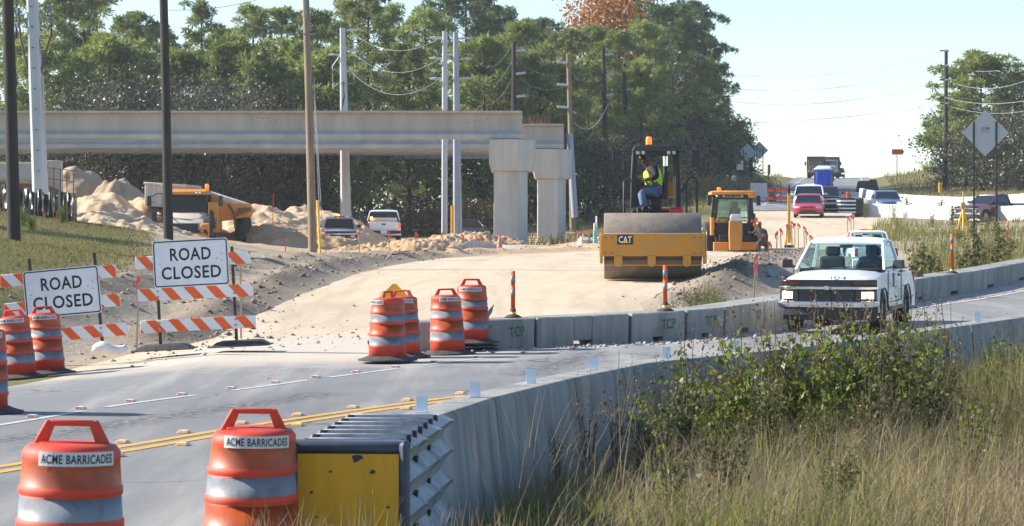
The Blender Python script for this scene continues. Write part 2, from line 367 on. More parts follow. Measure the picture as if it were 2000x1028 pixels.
def hz(x, y, fine=True):
    x = np.asarray(x, float); y = np.asarray(y, float)
    rel = x-xh(y)
    wl = smooth(-16, -6, rel)
    h = prof(y, LOW)*(1-wl)+prof(y, HWY)*wl
    # grassy bank on the left
    fac = np.interp(y, [30, 40, 55, 72, 92, 104, 116, 126], [.05, .2, .21, .08, .14, .13, .08, .0])
    h = h+np.minimum(fac*np.maximum(0, -6.8-x), 2.4)
    # shoulders either side of the climbing highway
    far = smooth(150, 215, y)*(1-smooth(330, 380, y))
    h = h+far*(1.3*np.exp(-((rel+15)/7)**2)+.9*np.exp(-((rel-19)/9)**2)*smooth(200, 290, y)*2.0)
    h = h+.6*smooth(9, 17, rel)*smooth(110, 140, y)*(1-smooth(165, 215, y))
    # hollow where the strobe-lit pickup stands
    h = h-1.0*np.exp(-(((x-13.2)/3.2)**2+((y-97)/6.0)**2))
    # level asphalt detour
    ins = inside(x, y, ASPOLY); d, _ = pl_dist(x, y, ASPOLY+ASPOLY[:1]); d = np.where(ins, 0, d)
    zn = np.interp(x, [1.2, 2.5, 4.8, 6.3, 12, 27], [0, .05, .1, .13, .25, .5]); zf = np.interp(x, [-2, .4, 2.7, 4.5, 9, 13.8, 22], [.0, .05, .12, .2, .32, .47, .7])
    q1, _ = pl_dist(x, y, NBL); q2, _ = pl_dist(x, y, FBL); tt = q1/(q1+q2+1e-6); zr = (zn*(1-tt)+zf*tt)*smooth(16, 26, y)-.09*np.clip(-4.6-x, 0, 4)*smooth(28, 37, y)
    w = smooth(.3, 5.5, d)
    h = zr*(1-w)+h*w
    # verge falls away from the near barrier
    dn, _ = pl_dist(x, y, NBL); right = (x > np.interp(y, [p[1] for p in NBL], [p[0] for p in NBL])) & (y < 47)
    h = np.where(right, h-.14*smooth(.2, 3.5, dn)+.10*fbm(x, y, .5, 3, 5), h)
    if fine:
        for W_, hh, ww, sd_ in ((WIND1, .22, .6, 1), (WIND2, .22, 1.0, 2), (WIND3, .20, .7, 3), (WIND4, .14, 1.5, 4)):
            dd, arc = pl_dist(x, y, W_)
            h = h+hh*np.exp(-(dd/ww)**2)*(1+.9*fbm(x, y, .9, 3, sd_*7))*np.where(d > .8, 1, smooth(.2, .8, d))
        rough = rough_mask(x, y, d)
        h = h+rough*(.10*fbm(x, y, 1.3, 4, 11)+.045*fbm(x, y, 5.5, 3, 21))
    return h
DIRT_L = [(-7.2, 38), (-6.6, 43), (-5.9, 48), (-4.9, 54), (-4.4, 60), (-3.9, 74), (-3.0, 97), (-.9, 105.5), (3.5, 110), (8.5, 128), (12.3, 150), (16.0, 172)]
DIRT_R = [(-1.2, 41), (0.2, 44.4), (1.9, 46.6), (2.7, 49), (3.1, 53), (4.2, 58), (5.0, 64), (7.2, 80), (10.0, 98), (12.2, 108), (19.5, 128), (22.3, 150), (25.2, 172)]
DPOLY = DIRT_L+DIRT_R[::-1]
def rough_mask(x, y, d):
    """1 on loose dirt, 0 on road surfaces and grass"""
    ins = inside(x, y, DPOLY); dd, _ = pl_dist(x, y, DPOLY+DPOLY[:1])
    a = np.where(ins, 0, smooth(.1, .9, dd))*smooth(.2, 1.0, d)
    return a*smooth(36, 42, y)*(1-smooth(135, 160, y))*smooth(-1.2, .8, x-np.interp(y, [40, 57, 75, 95, 110], [-8.3, -8.5, -10.5, -13.5, -17]))*(1-.85*smooth(0, 4, x-np.interp(y, [40, 60, 90, 120], [3, 10, 20, 26])))
def gz(x, y): return float(hz(np.array([x]), np.array([y]))[0])
def gp(px, Y, dz=0.): x = (px-CX)*Y/F; return Vector((x, Y, gz(x, Y)+dz))
def fast_mesh(name, V, Fc, mats, attr=None, smooth_=True, loops=4):
    me = D.meshes.new(name); me.vertices.add(len(V)); me.vertices.foreach_set('co', np.asarray(V, np.float32).ravel())
    n = len(Fc); me.loops.add(n*loops); me.polygons.add(n)
    me.loops.foreach_set('vertex_index', np.asarray(Fc, np.int32).ravel())
    me.polygons.foreach_set('loop_start', np.arange(0, n*loops, loops, dtype=np.int32))
    for q in (mats if isinstance(mats, (list, tuple)) else [mats]): me.materials.append(q)
    if attr is not None:
        a = me.color_attributes.new('zone', 'FLOAT_COLOR', 'POINT'); a.data.foreach_set('color', np.asarray(attr, np.float32).ravel())
    me.update(calc_edges=True); me.validate()
    if smooth_: me.polygons.foreach_set('use_smooth', np.ones(n, bool))
    o = D.objects.new(name, me); C.objects.link(o); return o
def grid_faces(nx, ny):
    i = np.arange(nx-1)[None, :]+np.arange(ny-1)[:, None]*nx
    return np.stack([i, i+1, i+1+nx, i+nx], -1).reshape(-1, 4)
def gridx(): return np.unique(np.concatenate([np.arange(-24, 26, .28), np.arange(-60, -24, 1.5), np.arange(26, 70, 1.5), np.arange(-400, -60, 20), np.arange(70, 420, 20)]))
def gridy(): return np.unique(np.concatenate([np.arange(2, 36, .6), np.arange(36, 84, .28), np.arange(84, 130, .5), np.arange(130, 260, 1.6), np.arange(260, 420, 5), np.arange(420, 760, 20), [-60, -20]]))
gx, gy = gridx(), gridy(); GX, GY = np.meshgrid(gx, gy)
GZ = hz(GX, GY)
a_ins = inside(GX, GY, ASPOLY); d_ins = inside(GX, GY, DPOLY); ad, _ = pl_dist(GX, GY, ASPOLY+ASPOLY[:1]); dd_, _ = pl_dist(GX, GY, DPOLY+DPOLY[:1])
rel_ = GX-xh(GY); hw_ins = (np.abs(rel_) < 5.2) & (GY > 160)
sink = np.where(a_ins, smooth(0, 1.2, ad), 0)*.12+np.where(d_ins & ~a_ins, smooth(0, 1.2, dd_), 0)*.10+np.where((np.abs(rel_) < 6.0) & (GY > 166), .16, 0)
GZ = GZ-sink
dirt = rough_mask(GX, GY, np.where(a_ins, 0, ad))
dirt = np.maximum(dirt, smooth(.5, .0, np.where(a_ins, 0, ad)-.4)*smooth(38, 44, GY)*(1-smooth(4, 6, GX)))
leftsite = smooth(92, 104, GY)*(1-smooth(165, 185, GY))*smooth(-17, -13, GX)*(1-smooth(4, 9, GX))
sandz = np.clip(leftsite*1.2, 0, 1)
d_edge = smooth(3.2, 1.6, np.where(d_ins, 0, dd_))*smooth(36, 42, GY)*(1-smooth(120, 135, GY))*np.where(a_ins, 0, 1)
dirt = np.maximum(dirt, d_edge)
dirt2 = np.exp(-((GX-12.0)/3.5)**2-((GY-101)/6)**2)*1.3
dirt = np.clip(np.maximum(dirt, dirt2), 0, 1)*(1-sandz*.7)
dry = np.clip(smooth(12, 22, rel_+6)*smooth(55, 80, GY)*.6+smooth(160, 220, GY)*.6+.4*fbm(GX, GY, .12, 3, 3)+smooth(45, 30, GY)*.5*(GX > 0), 0, 1)
wd1, _ = pl_dist(GX, GY, WIND1); wd3, _ = pl_dist(GX, GY, WIND3); wd2, _ = pl_dist(GX, GY, WIND2)
moist = np.maximum(np.maximum(np.exp(-(wd1/.75)**2), np.exp(-(wd3/.6)**2)), .7*np.exp(-(wd2/.9)**2))*np.clip(.75+.6*fbm(GX, GY, .5, 3, 71), 0, 1)
dry = np.where(dirt > .5, moist, dry)
zone = np.stack([dirt, sandz, dry, np.ones_like(dirt)], -1).reshape(-1, 4)
def ground_mat():
    m = D.materials.new('ground'); m.use_nodes = True; N = m.node_tree.nodes; L = m.node_tree.links; b = N['Principled BSDF']
    b.inputs['Roughness'].default_value = .95; b.inputs['Specular IOR Level'].default_value = .15
    at_ = N.new('ShaderNodeAttribute'); at_.attribute_name = 'zone'; sp = N.new('ShaderNodeSeparateColor'); L.new(at_.outputs['Color'], sp.inputs[0])
    tc = N.new('ShaderNodeTexCoord')
    def noise(s, d=7, r=.65):
        n = N.new('ShaderNodeTexNoise'); n.inputs['Scale'].default_value = s; n.inputs['Detail'].default_value = d; n.inputs['Roughness'].default_value = r
        L.new(tc.outputs['Object'], n.inputs['Vector']); r_ = N.new('ShaderNodeMapRange'); r_.inputs[1].default_value = .3; r_.inputs[2].default_value = .7; L.new(n.outputs['Fac'], r_.inputs[0]); return n, r_.outputs[0]
    def mix(f, a, b_):
        x = N.new('ShaderNodeMix'); x.data_type = 'RGBA'
        for k, q in ((0, f), (6, a), (7, b_)):
            if isinstance(q, tuple): x.inputs[k].default_value = (*q, 1)
            else: L.new(q, x.inputs[k])
        return x.outputs[2]
    n1, f1 = noise(1.1); n2, f2 = noise(6); n3, f3 = noise(30, 4)
    g = mix(f2, (.105, .105, .03), (.175, .16, .055)); dr = mix(f2, (.24, .19, .085), (.15, .125, .055))
    gr = mix(sp.outputs[2], g, dr)
    di = mix(f2, (.41, .32, .225), (.23, .17, .115)); di = mix(f3, di, (.42, .355, .275)); di = mix(sp.outputs[2], di, mix(f2, (.085, .062, .045), (.17, .13, .10)))
    sa = mix(f1, (.62, .46, .31), (.50, .30, .15))
    c = mix(sp.outputs[1], gr, sa); c = mix(sp.outputs[0], c, di); L.new(c, b.inputs['Base Color'])
    bp = N.new('ShaderNodeBump'); bp.inputs['Strength'].default_value = .8; bp.inputs['Distance'].default_value = .06; L.new(n2.outputs['Fac'], bp.inputs['Height']); L.new(bp.outputs[0], b.inputs['Normal'])
    return m
M_ground = ground_mat()
tag(fast_mesh('ground', np.stack([GX, GY, GZ], -1).reshape(-1, 3), grid_faces(len(gx), len(gy)), M_ground, zone), kind='structure')
# ------------------------------------------------------------------ road surfaces
def strip(name, Lp, Rp, m, dz, nu=14, step=1.2, fine=False, zone=None):
    """surface sheet between two paired edge lines, laid on the ground heights"""
    Ls, Rs = [], []
    for i in range(len(Lp)-1):
        a, b, c, d = map(np.array, (Lp[i], Lp[i+1], Rp[i], Rp[i+1])); n = max(1, int(max(np.linalg.norm(b-a), np.linalg.norm(d-c))/step))
        for k in range(n): Ls.append(a+(b-a)*k/n); Rs.append(c+(d-c)*k/n)
    Ls.append(np.array(Lp[-1])); Rs.append(np.array(Rp[-1])); Ls, Rs = np.array(Ls, float), np.array(Rs, float)
    u = np.linspace(0, 1, nu)[None, :, None]; P = Ls[:, None]*(1-u)+Rs[:, None]*u
    Z = hz(P[..., 0], P[..., 1], fine)+dz
    return tag(fast_mesh(name, np.concatenate([P, Z[..., None]], -1).reshape(-1, 3), grid_faces(nu, len(Ls)), m, None if zone is None else zone(P[..., 0], P[..., 1])), kind='structure')
def surf_mat(name, ca, cb, cd, s1=.5, s2=60, rough=.9, bump=.3, track=None, spec=.3, cracks=False, ruts=None):
    m = D.materials.new(name); m.use_nodes = True; N = m.node_tree.nodes; L = m.node_tree.links; b = N['Principled BSDF']
    b.inputs['Roughness'].default_value = rough; b.inputs['Specular IOR Level'].default_value = spec; tc = N.new('ShaderNodeTexCoord')
    def noise(s, d=7, sc=None):
        n = N.new('ShaderNodeTexNoise'); n.inputs['Scale'].default_value = s; n.inputs['Detail'].default_value = d; n.inputs['Roughness'].default_value = .68
        if sc:
            mp = N.new('ShaderNodeMapping'); mp.inputs['Scale'].default_value = sc; mp.inputs['Rotation'].default_value = (0, 0, track or 0); L.new(tc.outputs['Object'], mp.inputs[0]); L.new(mp.outputs[0], n.inputs['Vector'])
        else: L.new(tc.outputs['Object'], n.inputs['Vector'])
        return n.outputs['Fac']
    def rng(f, a, b_, c=0, d=1):
        r = N.new('ShaderNodeMapRange'); r.inputs[1].default_value = a; r.inputs[2].default_value = b_; r.inputs[3].default_value = c; r.inputs[4].default_value = d; L.new(f, r.inputs[0]); return r.outputs[0]
    def mix(f, a, b_):
        x = N.new('ShaderNodeMix'); x.data_type = 'RGBA'
        for k, q in ((0, f), (6, a), (7, b_)):
            if isinstance(q, tuple): x.inputs[k].default_value = (*q, 1)
            else: L.new(q, x.inputs[k])
        return x.outputs[2]
    f2 = noise(s2, 3); c = mix(rng(noise(s1), .35, .65), ca, cb); c = mix(rng(f2, .35, .7), c, tuple(v*.8 for v in ca))
    c = mix(rng(noise(.9, 8, (1., .07, 1)), .49, .68, 0, .85), c, cd)
    if cracks:
        dn = N.new('ShaderNodeTexNoise'); dn.inputs['Scale'].default_value = 1.3; dn.inputs['Detail'].default_value = 5; L.new(tc.outputs['Object'], dn.inputs['Vector'])
        av = N.new('ShaderNodeMix'); av.data_type = 'RGBA'; av.blend_type = 'ADD'; av.inputs[0].default_value = .9; L.new(tc.outputs['Object'], av.inputs[6]); L.new(dn.outputs['Color'], av.inputs[7])
        vo = N.new('ShaderNodeTexVoronoi'); vo.feature = 'DISTANCE_TO_EDGE'; vo.inputs['Scale'].default_value = .33; L.new(av.outputs[2], vo.inputs['Vector'])
        ck = rng(vo.outputs['Distance'], .0, .012, 1, 0); mk_ = rng(noise(.25, 3), .45, .62); mm = N.new('ShaderNodeMath'); mm.operation = 'MULTIPLY'; L.new(ck, mm.inputs[0]); L.new(mk_, mm.inputs[1])
        c = mix(mm.outputs[0], c, (.06, .058, .055))
        c = mix(rng(noise(.55, 6, (1.1, .16, 1)), .58, .66, 0, .5), c, (.13, .128, .125))
        za = N.new('ShaderNodeAttribute'); za.attribute_name = 'zone'; zs = N.new('ShaderNodeSeparateColor'); L.new(za.outputs['Color'], zs.inputs[0])
        def mul(p, q):
            k = N.new('ShaderNodeMath'); k.operation = 'MULTIPLY'
            for i_, v_ in ((0, p), (1, q)):
                if isinstance(v_, float): k.inputs[i_].default_value = v_
                else: L.new(v_, k.inputs[i_])
            return k.outputs[0]
        c = mix(mul(zs.outputs[1], .38), c, (.155, .153, .15)); c = mix(mul(zs.outputs[2], rng(noise(9, 5), .44, .54)), c, (.07, .068, .064))
        sn = N.new('ShaderNodeMath'); sn.operation = 'MULTIPLY_ADD'; sn.inputs[1].default_value = 1.2; sn.inputs[2].default_value = -.9; L.new(noise(1.1, 9), sn.inputs[0])
        s2_ = N.new('ShaderNodeMath'); s2_.operation = 'MULTIPLY_ADD'; s2_.inputs[1].default_value = 1.6; s2_.use_clamp = True; L.new(zs.outputs[0], s2_.inputs[0]); L.new(sn.outputs[0], s2_.inputs[2]); c = mix(s2_.outputs[0], c, mix(noise(2.5, 6), (.58, .50, .405), (.46, .40, .33)))
    if ruts:
        wv = N.new('ShaderNodeTexWave'); wv.inputs['Scale'].default_value = .42; wv.inputs['Distortion'].default_value = 9.0; wv.inputs['Detail'].default_value = 4; wv.inputs['Detail Scale'].default_value = .35
        mp2 = N.new('ShaderNodeMapping'); mp2.inputs['Rotation'].default_value = (0, 0, ruts); L.new(tc.outputs['Object'], mp2.inputs[0]); L.new(mp2.outputs[0], wv.inputs['Vector'])
        c = mix(rng(wv.outputs['Fac'], .74, 1.0, 0, .3), c, cd); c = mix(rng(noise(.18, 5), .55, .7, 0, .5), c, tuple(v*.82 for v in cd))
    L.new(c, b.inputs['Base Color'])
    bp = N.new('ShaderNodeBump'); bp.inputs['Strength'].default_value = bump; bp.inputs['Distance'].default_value = .02; L.new(f2, bp.inputs['Height']); L.new(bp.outputs[0], b.inputs['Normal'])
    return m
M_asph = surf_mat('asphalt', (.205, .205, .205), (.255, .25, .243), (.38, .355, .32), .35, 55, .85, .35, R(24), cracks=True)
M_dirtroad = surf_mat('compacted_sand', (.60, .47, .33), (.68, .55, .40), (.42, .325, .225), .6, 25, .95, .5, R(8), ruts=R(10))
M_hwy = surf_mat('old_highway_asphalt', (.20, .20, .205), (.25, .25, .25), (.33, .31, .28), .2, 20, .85, .2, R(8))
def cat_pts(P, step=.5):
    P = [np.array(p, float) for p in P]; out = []
    for i in range(len(P)-1):
        p0, p1, p2, p3 = P[max(i-1, 0)], P[i], P[i+1], P[min(i+2, len(P)-1)]; n = max(1, int(np.linalg.norm(p2-p1)/step))
        for k in range(n):
            t = k/n; out.append(.5*((2*p1)+(-p0+p2)*t+(2*p0-5*p1+4*p2-p3)*t*t+(-p0+3*p1-3*p2+p3)*t**3))
    out.append(P[-1]); return np.array(out)
def off(P, d):
    t = np.gradient(P, axis=0); t /= np.linalg.norm(t, axis=1)[:, None]; return P+np.stack([-t[:, 1], t[:, 0]], -1)*d
EDGE = cat_pts([(-8.6, 18), (-6.6, 22.8), (-5.3, 26.5), (-4.5, 29.3), (-3.25, 32.4), (-2.1, 35.3), (-.6, 38.4), (1.24, 40.7), (2.8, 41.6), (4.42, 44.0), (6.4, 48.4), (8.36, 52.6), (12.2, 61), (20, 82)], .3)
YEL = cat_pts([(-7.6, 14), (-5.9, 18), (-4.37, 21.8), (-3.63, 23.7), (-2.4, 26.8), (-1.1, 29.5), (.6, 32.4), (2.3, 34.9)], .3)
def asph_zone(x, y):
    sand = np.clip(np.maximum(smooth(34, 41.5, y-.35*(x+3))*(1-smooth(-.8, 1.6, x)), .5*smooth(1.7, .2, pl_dist(x, y, FBL)[0])), 0, 1)
    tr = 0
    for d in (.85, 2.45, -.85, -2.4): tr = np.maximum(tr, np.exp(-(pl_dist(x, y, [tuple(p) for p in off(YEL, d)[::4]])[0]/.38)**2))
    br = 0
    for L_ in ([(-6.2, 23), (-4.6, 25.2), (-3.9, 27.2), (-2.3, 31.2)], [(.2, 34.6), (.7, 37), (1.3, 39.6)], [(-9, 22), (-6, 24.2)]): br = np.maximum(br, np.exp(-(pl_dist(x, y, L_)[0]/.32)**2))
    return np.stack([sand, tr, br, x*0+1], -1).reshape(-1, 4)
strip('detour_road', [a for a, b in ASPH], [b for a, b in ASPH], M_asph, .0, 64, .4, zone=asph_zone)
strip('dirt_road', DIRT_L, [(-3.0, 37), (-1.5, 41), (.0, 44.8), (2.5, 50.0), (3.1, 55), (4.2, 60), (6.2, 74), (9.6, 97), (11.8, 106), (13.2, 110), (19.5, 128), (22.3, 150), (25.2, 172)], M_dirtroad, -.006, 24)
ys = [164, 180, 200, 230, 260, 290, 320, 335, 350, 365, 385, 420, 480]
strip('old_highway', [(xh(y)-4.6, y) for y in ys], [(xh(y)+4.6, y) for y in ys], M_hwy, .03, 8)
M_lineW = mat('road_paint_white', (.52, .52, .50), .7, var=.1, vs=8, dust=.95, dustcol=(.25, .245, .24), dscale=6)
M_lineY = mat('road_paint_yellow', (.66, .33, .03), .7, var=.1, vs=8, dust=.5, dustcol=(.3, .2, .08), dscale=5)
def line(name, P, w, m, dz=.005, dash=None):
    a, b = off(P, w/2), off(P, -w/2); v, f = [], []
    s = np.concatenate([[0], np.cumsum(np.linalg.norm(np.diff(P, axis=0), axis=1))])
    za, zb = hz(a[:, 0], a[:, 1], False)+dz, hz(b[:, 0], b[:, 1], False)+dz
    for i in range(len(P)-1):
        if dash and (s[i] % (dash[0]+dash[1])) > dash[0]: continue
        o = len(v); v += [(*a[i], za[i]), (*b[i], zb[i]), (*b[i+1], zb[i+1]), (*a[i+1], za[i+1])]; f.append((o, o+1, o+2, o+3))
    return tag(fast_mesh(name, v, f, m), kind='structure')
NEDGE = off(cat_pts([(p[0], p[1]) for p in NBL], .3), .75)
line('white_edge_line', EDGE, .10, M_lineW, dash=(2.2, .7)); line('far_lane_white_line', off(cat_pts([(2.8, 41.6), (4.42, 44.0), (6.4, 48.4), (8.36, 52.6), (12.2, 61), (20, 82)], .3), .0), .13, M_lineW, .008)
line('yellow_line', off(YEL, .13), .12, M_lineY); line('second_yellow_line', off(YEL, -.13), .12, M_lineY)
line('near_white_line', NEDGE, .12, M_lineW)
hl = np.array([(xh(y), y) for y in np.arange(175, 350, 3)]); line('highway_yellow_line', off(hl, -.1), .3, M_lineY, .04)
for sg in (-1, 1): line('highway_white_line', off(hl, sg*3.5), .16, M_lineW, .04)
# raised pavement markers
def marker(name, col, n):
    b = MB(); b.box((0, 0, .009), (.105, .10, .018), 0, taper=(.75, .6)); b.quad((-.045, -.0495, .003), (.045, -.0495, .003), (.036, -.034, .0165), (-.036, -.034, .0165), 1)
    return b.build(name, [mat('marker_white_plastic', (.7, .68, .62), .5), col])
mk = {'w': marker('raised_pavement_marker', mat('marker_red_face', (.32, .05, .04), .4), 0), 'y': marker('raised_pavement_marker', mat('marker_amber_face', (.5, .2, .03), .4), 0)}
mk['y'].data.materials[0] = mat('marker_yellow_plastic', (.72, .58, .36), .5)
def along(P, d0, step, n):
    s = np.concatenate([[0], np.cumsum(np.linalg.norm(np.diff(P, axis=0), axis=1))]); out = []
    for k in range(n):
        q = d0+k*step; x, y = np.interp(q, s, P[:, 0]), np.interp(q, s, P[:, 1]); x2, y2 = np.interp(q+.2, s, P[:, 0]), np.interp(q+.2, s, P[:, 1])
        out.append((x, y, math.atan2(y2-y, x2-x)-math.pi/2))
    return out
used = {'w': 0, 'y': 0}
def put_marker(k, x, y, a, label, group):
    o = mk[k] if not used[k] else mk[k].copy()
    if used[k]: C.objects.link(o)
    used[k] = 1; o.location = (x, y, gz(x, y)+.004 if False else float(hz(np.array([x]), np.array([y]), False)[0])+.006); o.rotation_euler = (0, 0, a); o.scale = (1.1, 1.1, 1.3)
    tag(o, label, 'road marker', group)
for x, y, a in along(off(EDGE, .16), 6.5, 1.22, 40): put_marker('w', x, y, a, 'white pavement marker with dark red face beside the dashed white edge line', 'raised markers along the white edge line')
for d_, w_ in ((.33, 'drum side of the double yellow line'), (-.33, 'barrier side of the double yellow line')):
    for x, y, a in along(off(YEL, d_), 5.0, 1.22, 12): put_marker('y', x, y, a, 'amber faced pavement marker on the '+w_, 'raised markers on the '+w_)
# ------------------------------------------------------------------ concrete barriers
def wall_piece(name, p0, p1, z0, z1, secs, m, label, cat, group, extra=None):
    """secs: list of (from, to, profile) along the piece in fractions; profile (across, up)"""
    p0, p1 = Vector(p0), Vector(p1); d = p1-p0; Ln = d.length-.05; a = math.atan2(-d.x, d.y)
    b = MB()
    for f0, f1, pr in secs:
        ring = lambda f: [(x, f*Ln, z+(z1-z0)*f) for x, z in pr]
        b.loft([ring(f0), ring(f1)], 0)
    if extra: extra(b, Ln)
    o = b.build(name, m, None, (p0.x, p0.y, z0), bevel=.018, bseg=2); o.rotation_euler = (0, 0, a)
    return tag(o, label, cat, group)
ORD = ['first', 'second', 'third', 'fourth', 'fifth', 'sixth', 'seventh', 'eighth', 'ninth', 'tenth', 'eleventh', 'twelfth', 'thirteenth', 'fourteenth', 'fifteenth', 'sixteenth', 'seventeenth', 'eighteenth', 'nineteenth', 'twentieth']
JP = [(-.26, -.3), (-.24, .06), (-.165, .775), (-.14, .81), (.14, .81), (.165, .775), (.24, .06), (.26, -.3)]
nbp = off(cat_pts(NBL, .1), .12); sN = np.concatenate([[0], np.cumsum(np.linalg.norm(np.diff(nbp, axis=0), axis=1))])
def nb_at(q): return (float(np.interp(q, sN, nbp[:, 0])), float(np.interp(q, sN, nbp[:, 1])))
q = .0; k = 0
while q < sN[-1]-2.4 and k < 11:
    a, b_ = nb_at(q), nb_at(q+2.44)
    def bolts(b, Ln, k=k):
        if k in (1, 4):
            for j in range(4): b.box((.17+.0-.012*j, Ln*.45, .3+.13*j), (.03, .035, .035), 1)
        for f in (.02, .98): b.box((.0, Ln*f, .40), (.28, .02, .72), 1)
    z0, z1 = [float(hz(np.array([p[0]-.6]), np.array([p[1]]), False)[0])-.01 for p in (a, b_)]
    wall_piece('concrete_barrier', (*a, 0), (*b_, 0), z0, z1, [(0, 1, JP)], [M_conc, M_black], ORD[k]+' tall concrete barrier section counting from the yellow nosed crash cushion', 'barrier', 'tall concrete barriers along the near edge of the detour', bolts)
    q += 2.44; k += 1
LP = lambda lo: [(-.33, lo), (-.36, .46), (-.33, .48), (.33, .48), (.36, .46), (.33, lo)]
FJ = [(-1.55, 40.8), (.40, 41.5), (1.96, 42.05), (2.9, 42.5), (3.58, 43.1), (4.42, 44.9), (5.7, 48.1), (7.2, 51.9), (8.6, 55.6), (9.55, 57.9), (11.1, 61.5), (12.8, 66.2), (14.6, 71.5), (16.4, 76.8), (18.2, 81.8)]
FDESC = {0: 'low concrete barrier with green lettering starting behind the orange drums', 1: 'low concrete barrier section right of the first green lettered one', 2: 'low concrete barrier under the second orange channelizer post', 3: 'short low concrete barrier with green lettering in front of the weedy dirt ridge',
         4: 'low concrete barrier section just left of the white pickup', 5: 'low concrete barrier hidden mostly behind the front of the white pickup', 6: 'low concrete barrier behind the cab of the white pickup'}
for k in range(len(FJ)-1):
    a, b_ = np.array(FJ[k]), np.array(FJ[k+1]); t = (b_-a)/np.linalg.norm(b_-a); nrm = np.array([-t[1], t[0]])*.33
    z0, z1 = [float(hz(np.array([p[0]+t[1]*.3]), np.array([p[1]-t[0]*.3]), False)[0]) for p in (a, b_)]
    def tcp(b, Ln, k=k):
        if k in (0, 2, 3, 4): b.text('TCP', XF((.346, Ln-.30, .30), (0, R(-4), R(90))), .17, .26, 1, eps=.012)
    wall_piece('low_concrete_barrier', (*(a+nrm), 0), (*(b_+nrm), 0), z0, z1, [(0, .4, LP(-.1)), (.4, .6, LP(.075)), (.6, 1, LP(-.1))], [M_conc, mat('stencil_green', (.03, .12, .07), .7, var=.3, vs=20)],
               FDESC.get(k, ORD[k-7]+' low concrete barrier beyond the white pickup, counting from its tailgate'), 'barrier', 'low concrete barriers between the detour and the dirt road', tcp)
# reflective tabs on top of the tall barrier
tab = None
for i, (px, Y) in enumerate([(827, 17.6), (925, 18.9), (1037, 20.5), (1159, 22.6), (1302, 24.4), (1432, 25.0), (1615, 26.1), (1910, 30.2)]):
    x = (px-CX)*Y/F; dq = np.hypot(nbp[:, 0]-x, nbp[:, 1]-Y); j = int(np.argmin(np.abs((nbp[:, 0]/nbp[:, 1])-(px-CX)/F))); x, Y = nbp[j]
    if tab is None:
        b = MB(); b.slab((-.04, -.004, .004), (.04, -.004, .004), (.04, .012, .115), (-.04, .012, .115), .004, 0); b.box((0, .0, .004), (.08, .05, .006), 0)
        tab = b.build('barrier_reflector', mat('reflector_tab_white', (.62, .66, .72), .35, var=.05)); o = tab
    else: o = tab.copy(); C.objects.link(o)
    o.location = (x, Y, float(hz(np.array([x-.6]), np.array([Y]), False)[0])+.80); o.rotation_euler = (0, 0, R(-4+6*((i*7) % 3)))
    tag(o, ORD[i]+' white reflector tab on the tall barrier, counted from the crash cushion', 'reflector', 'reflector tabs on the tall barrier')
# ------------------------------------------------------------------ crash cushion
t = thing('crash_cushion', 'yellow nosed crash cushion with corrugated steel sides at the end of the tall barrier', 'crash cushion', (-.93, 14.6, 0), R(-4.3))
b = MB(); b.prism([(-.29, .10), (.29, .10), (.29, .80), (-.29, .80)], -.035, .0, 0, 'y')
for cx_, cz_, r_ in ((.05, .778, .03), (.0, .79, .02), (.14, .70, .016), (-.1, .70, .009), (.23, .50, .01), (-.21, .58, .010), (-.18, .44, .008)):
    pts = [(cx_+r_*(1+.35*math.sin(3*a_+cx_*20))*math.cos(a_), cz_+r_*.8*(1+.3*math.sin(2*a_))*math.sin(a_)) for a_ in [2*math.pi*j/9 for j in range(9)]]
    if cz_ < .79: b.prism([(p[0], min(p[1], .795)) for p in pts], -.039, -.03, 1, 'y')
b.build('yellow_nose_panel', [M_yelP, mat('chipped_dark_spots', (.03, .034, .045), .6)], t)
b = MB(); b.box((0, .04, .45), (.56, .07, .78), 0); b.box((-.315, .03, .45), (.05, .16, .84), 0); b.box((.315, .03, .45), (.05, .16, .84), 0); b.box((0, .05, .835), (.68, .17, .07), 0)
b.build('nose_frame', mat('navy_plastic', (.035, .045, .075), .45, var=.15, dust=.4, dustcol=(.16, .16, .17)), t, bevel=.025, bseg=3)
for sg in (-1, 1):
    b = MB()
    for j in range(3):                                             # overlapping beam panels
        y0, y1 = .13+.72*j, .13+.72*(j+1)+.14; zz = [.12, .16, .27, .34, .41, .47, .54, .61, .68, .74, .80, .84]
        secs = []
        for f in (0, .5, .93, 1):
            y = y0+(y1-y0)*f; flare = .238+.008*j+.018*f; xs = [flare+(.075 if i % 3 == 1 else (.0 if i % 3 == 2 else .03))+(.025 if f == 1 and i % 3 == 1 else 0) for i in range(len(zz))]
            secs.append([(sg*x, y, z) for x, z in zip(xs, zz)]+[(sg*(x-.012), y, z) for x, z in zip(xs[::-1], zz[::-1])])
        b.loft(secs, 0)
    b.build('corrugated_fender', M_galv, t, sharp=30)
b = MB()
for j in range(7):
    y = .22+.30*j; b.box((0, y, .79), (.54, .035, .16), 0, rot=(R(-14), 0, 0)); b.box((.02, y+.12, .80+.01*(j % 2)), (.48, .16, .012), 0, rot=(R(4), 0, R(2)))
    for sx in (-.22, -.08, .07, .2): b.box((sx, y+.10, .815), (.07, .05, .02), 0)
    b.box((-.27, y, .835), (.05, .05, .06), 1); b.box((.28, y+.02, .835), (.03, .03, .06), 1)
for sx in (-.25, .25): b.box((sx, 1.15, .80), (.05, 2.1, .05), 0)
b.build('steel_diaphragms', [M_galv, M_black], t, bevel=.006, bseg=1)
b = MB()
for sg in (-1, 1):
    for j in range(3):
        for z in (.27, .47, .68): b.cyl((sg*.25, .25+.72*j, z), (sg*.285, .25+.72*j, z), .022, n=8); b.cyl((sg*.25, .32+.72*j, z), (sg*.282, .32+.72*j, z), .016, n=8)
b.build('bolt', M_black, t)
b = MB()
for j in range(4):
    for y in (.25, .8, 1.35, 1.9): b.box((0, y+.05*j, .22+.15*j), (.5, .04, .05), 0)
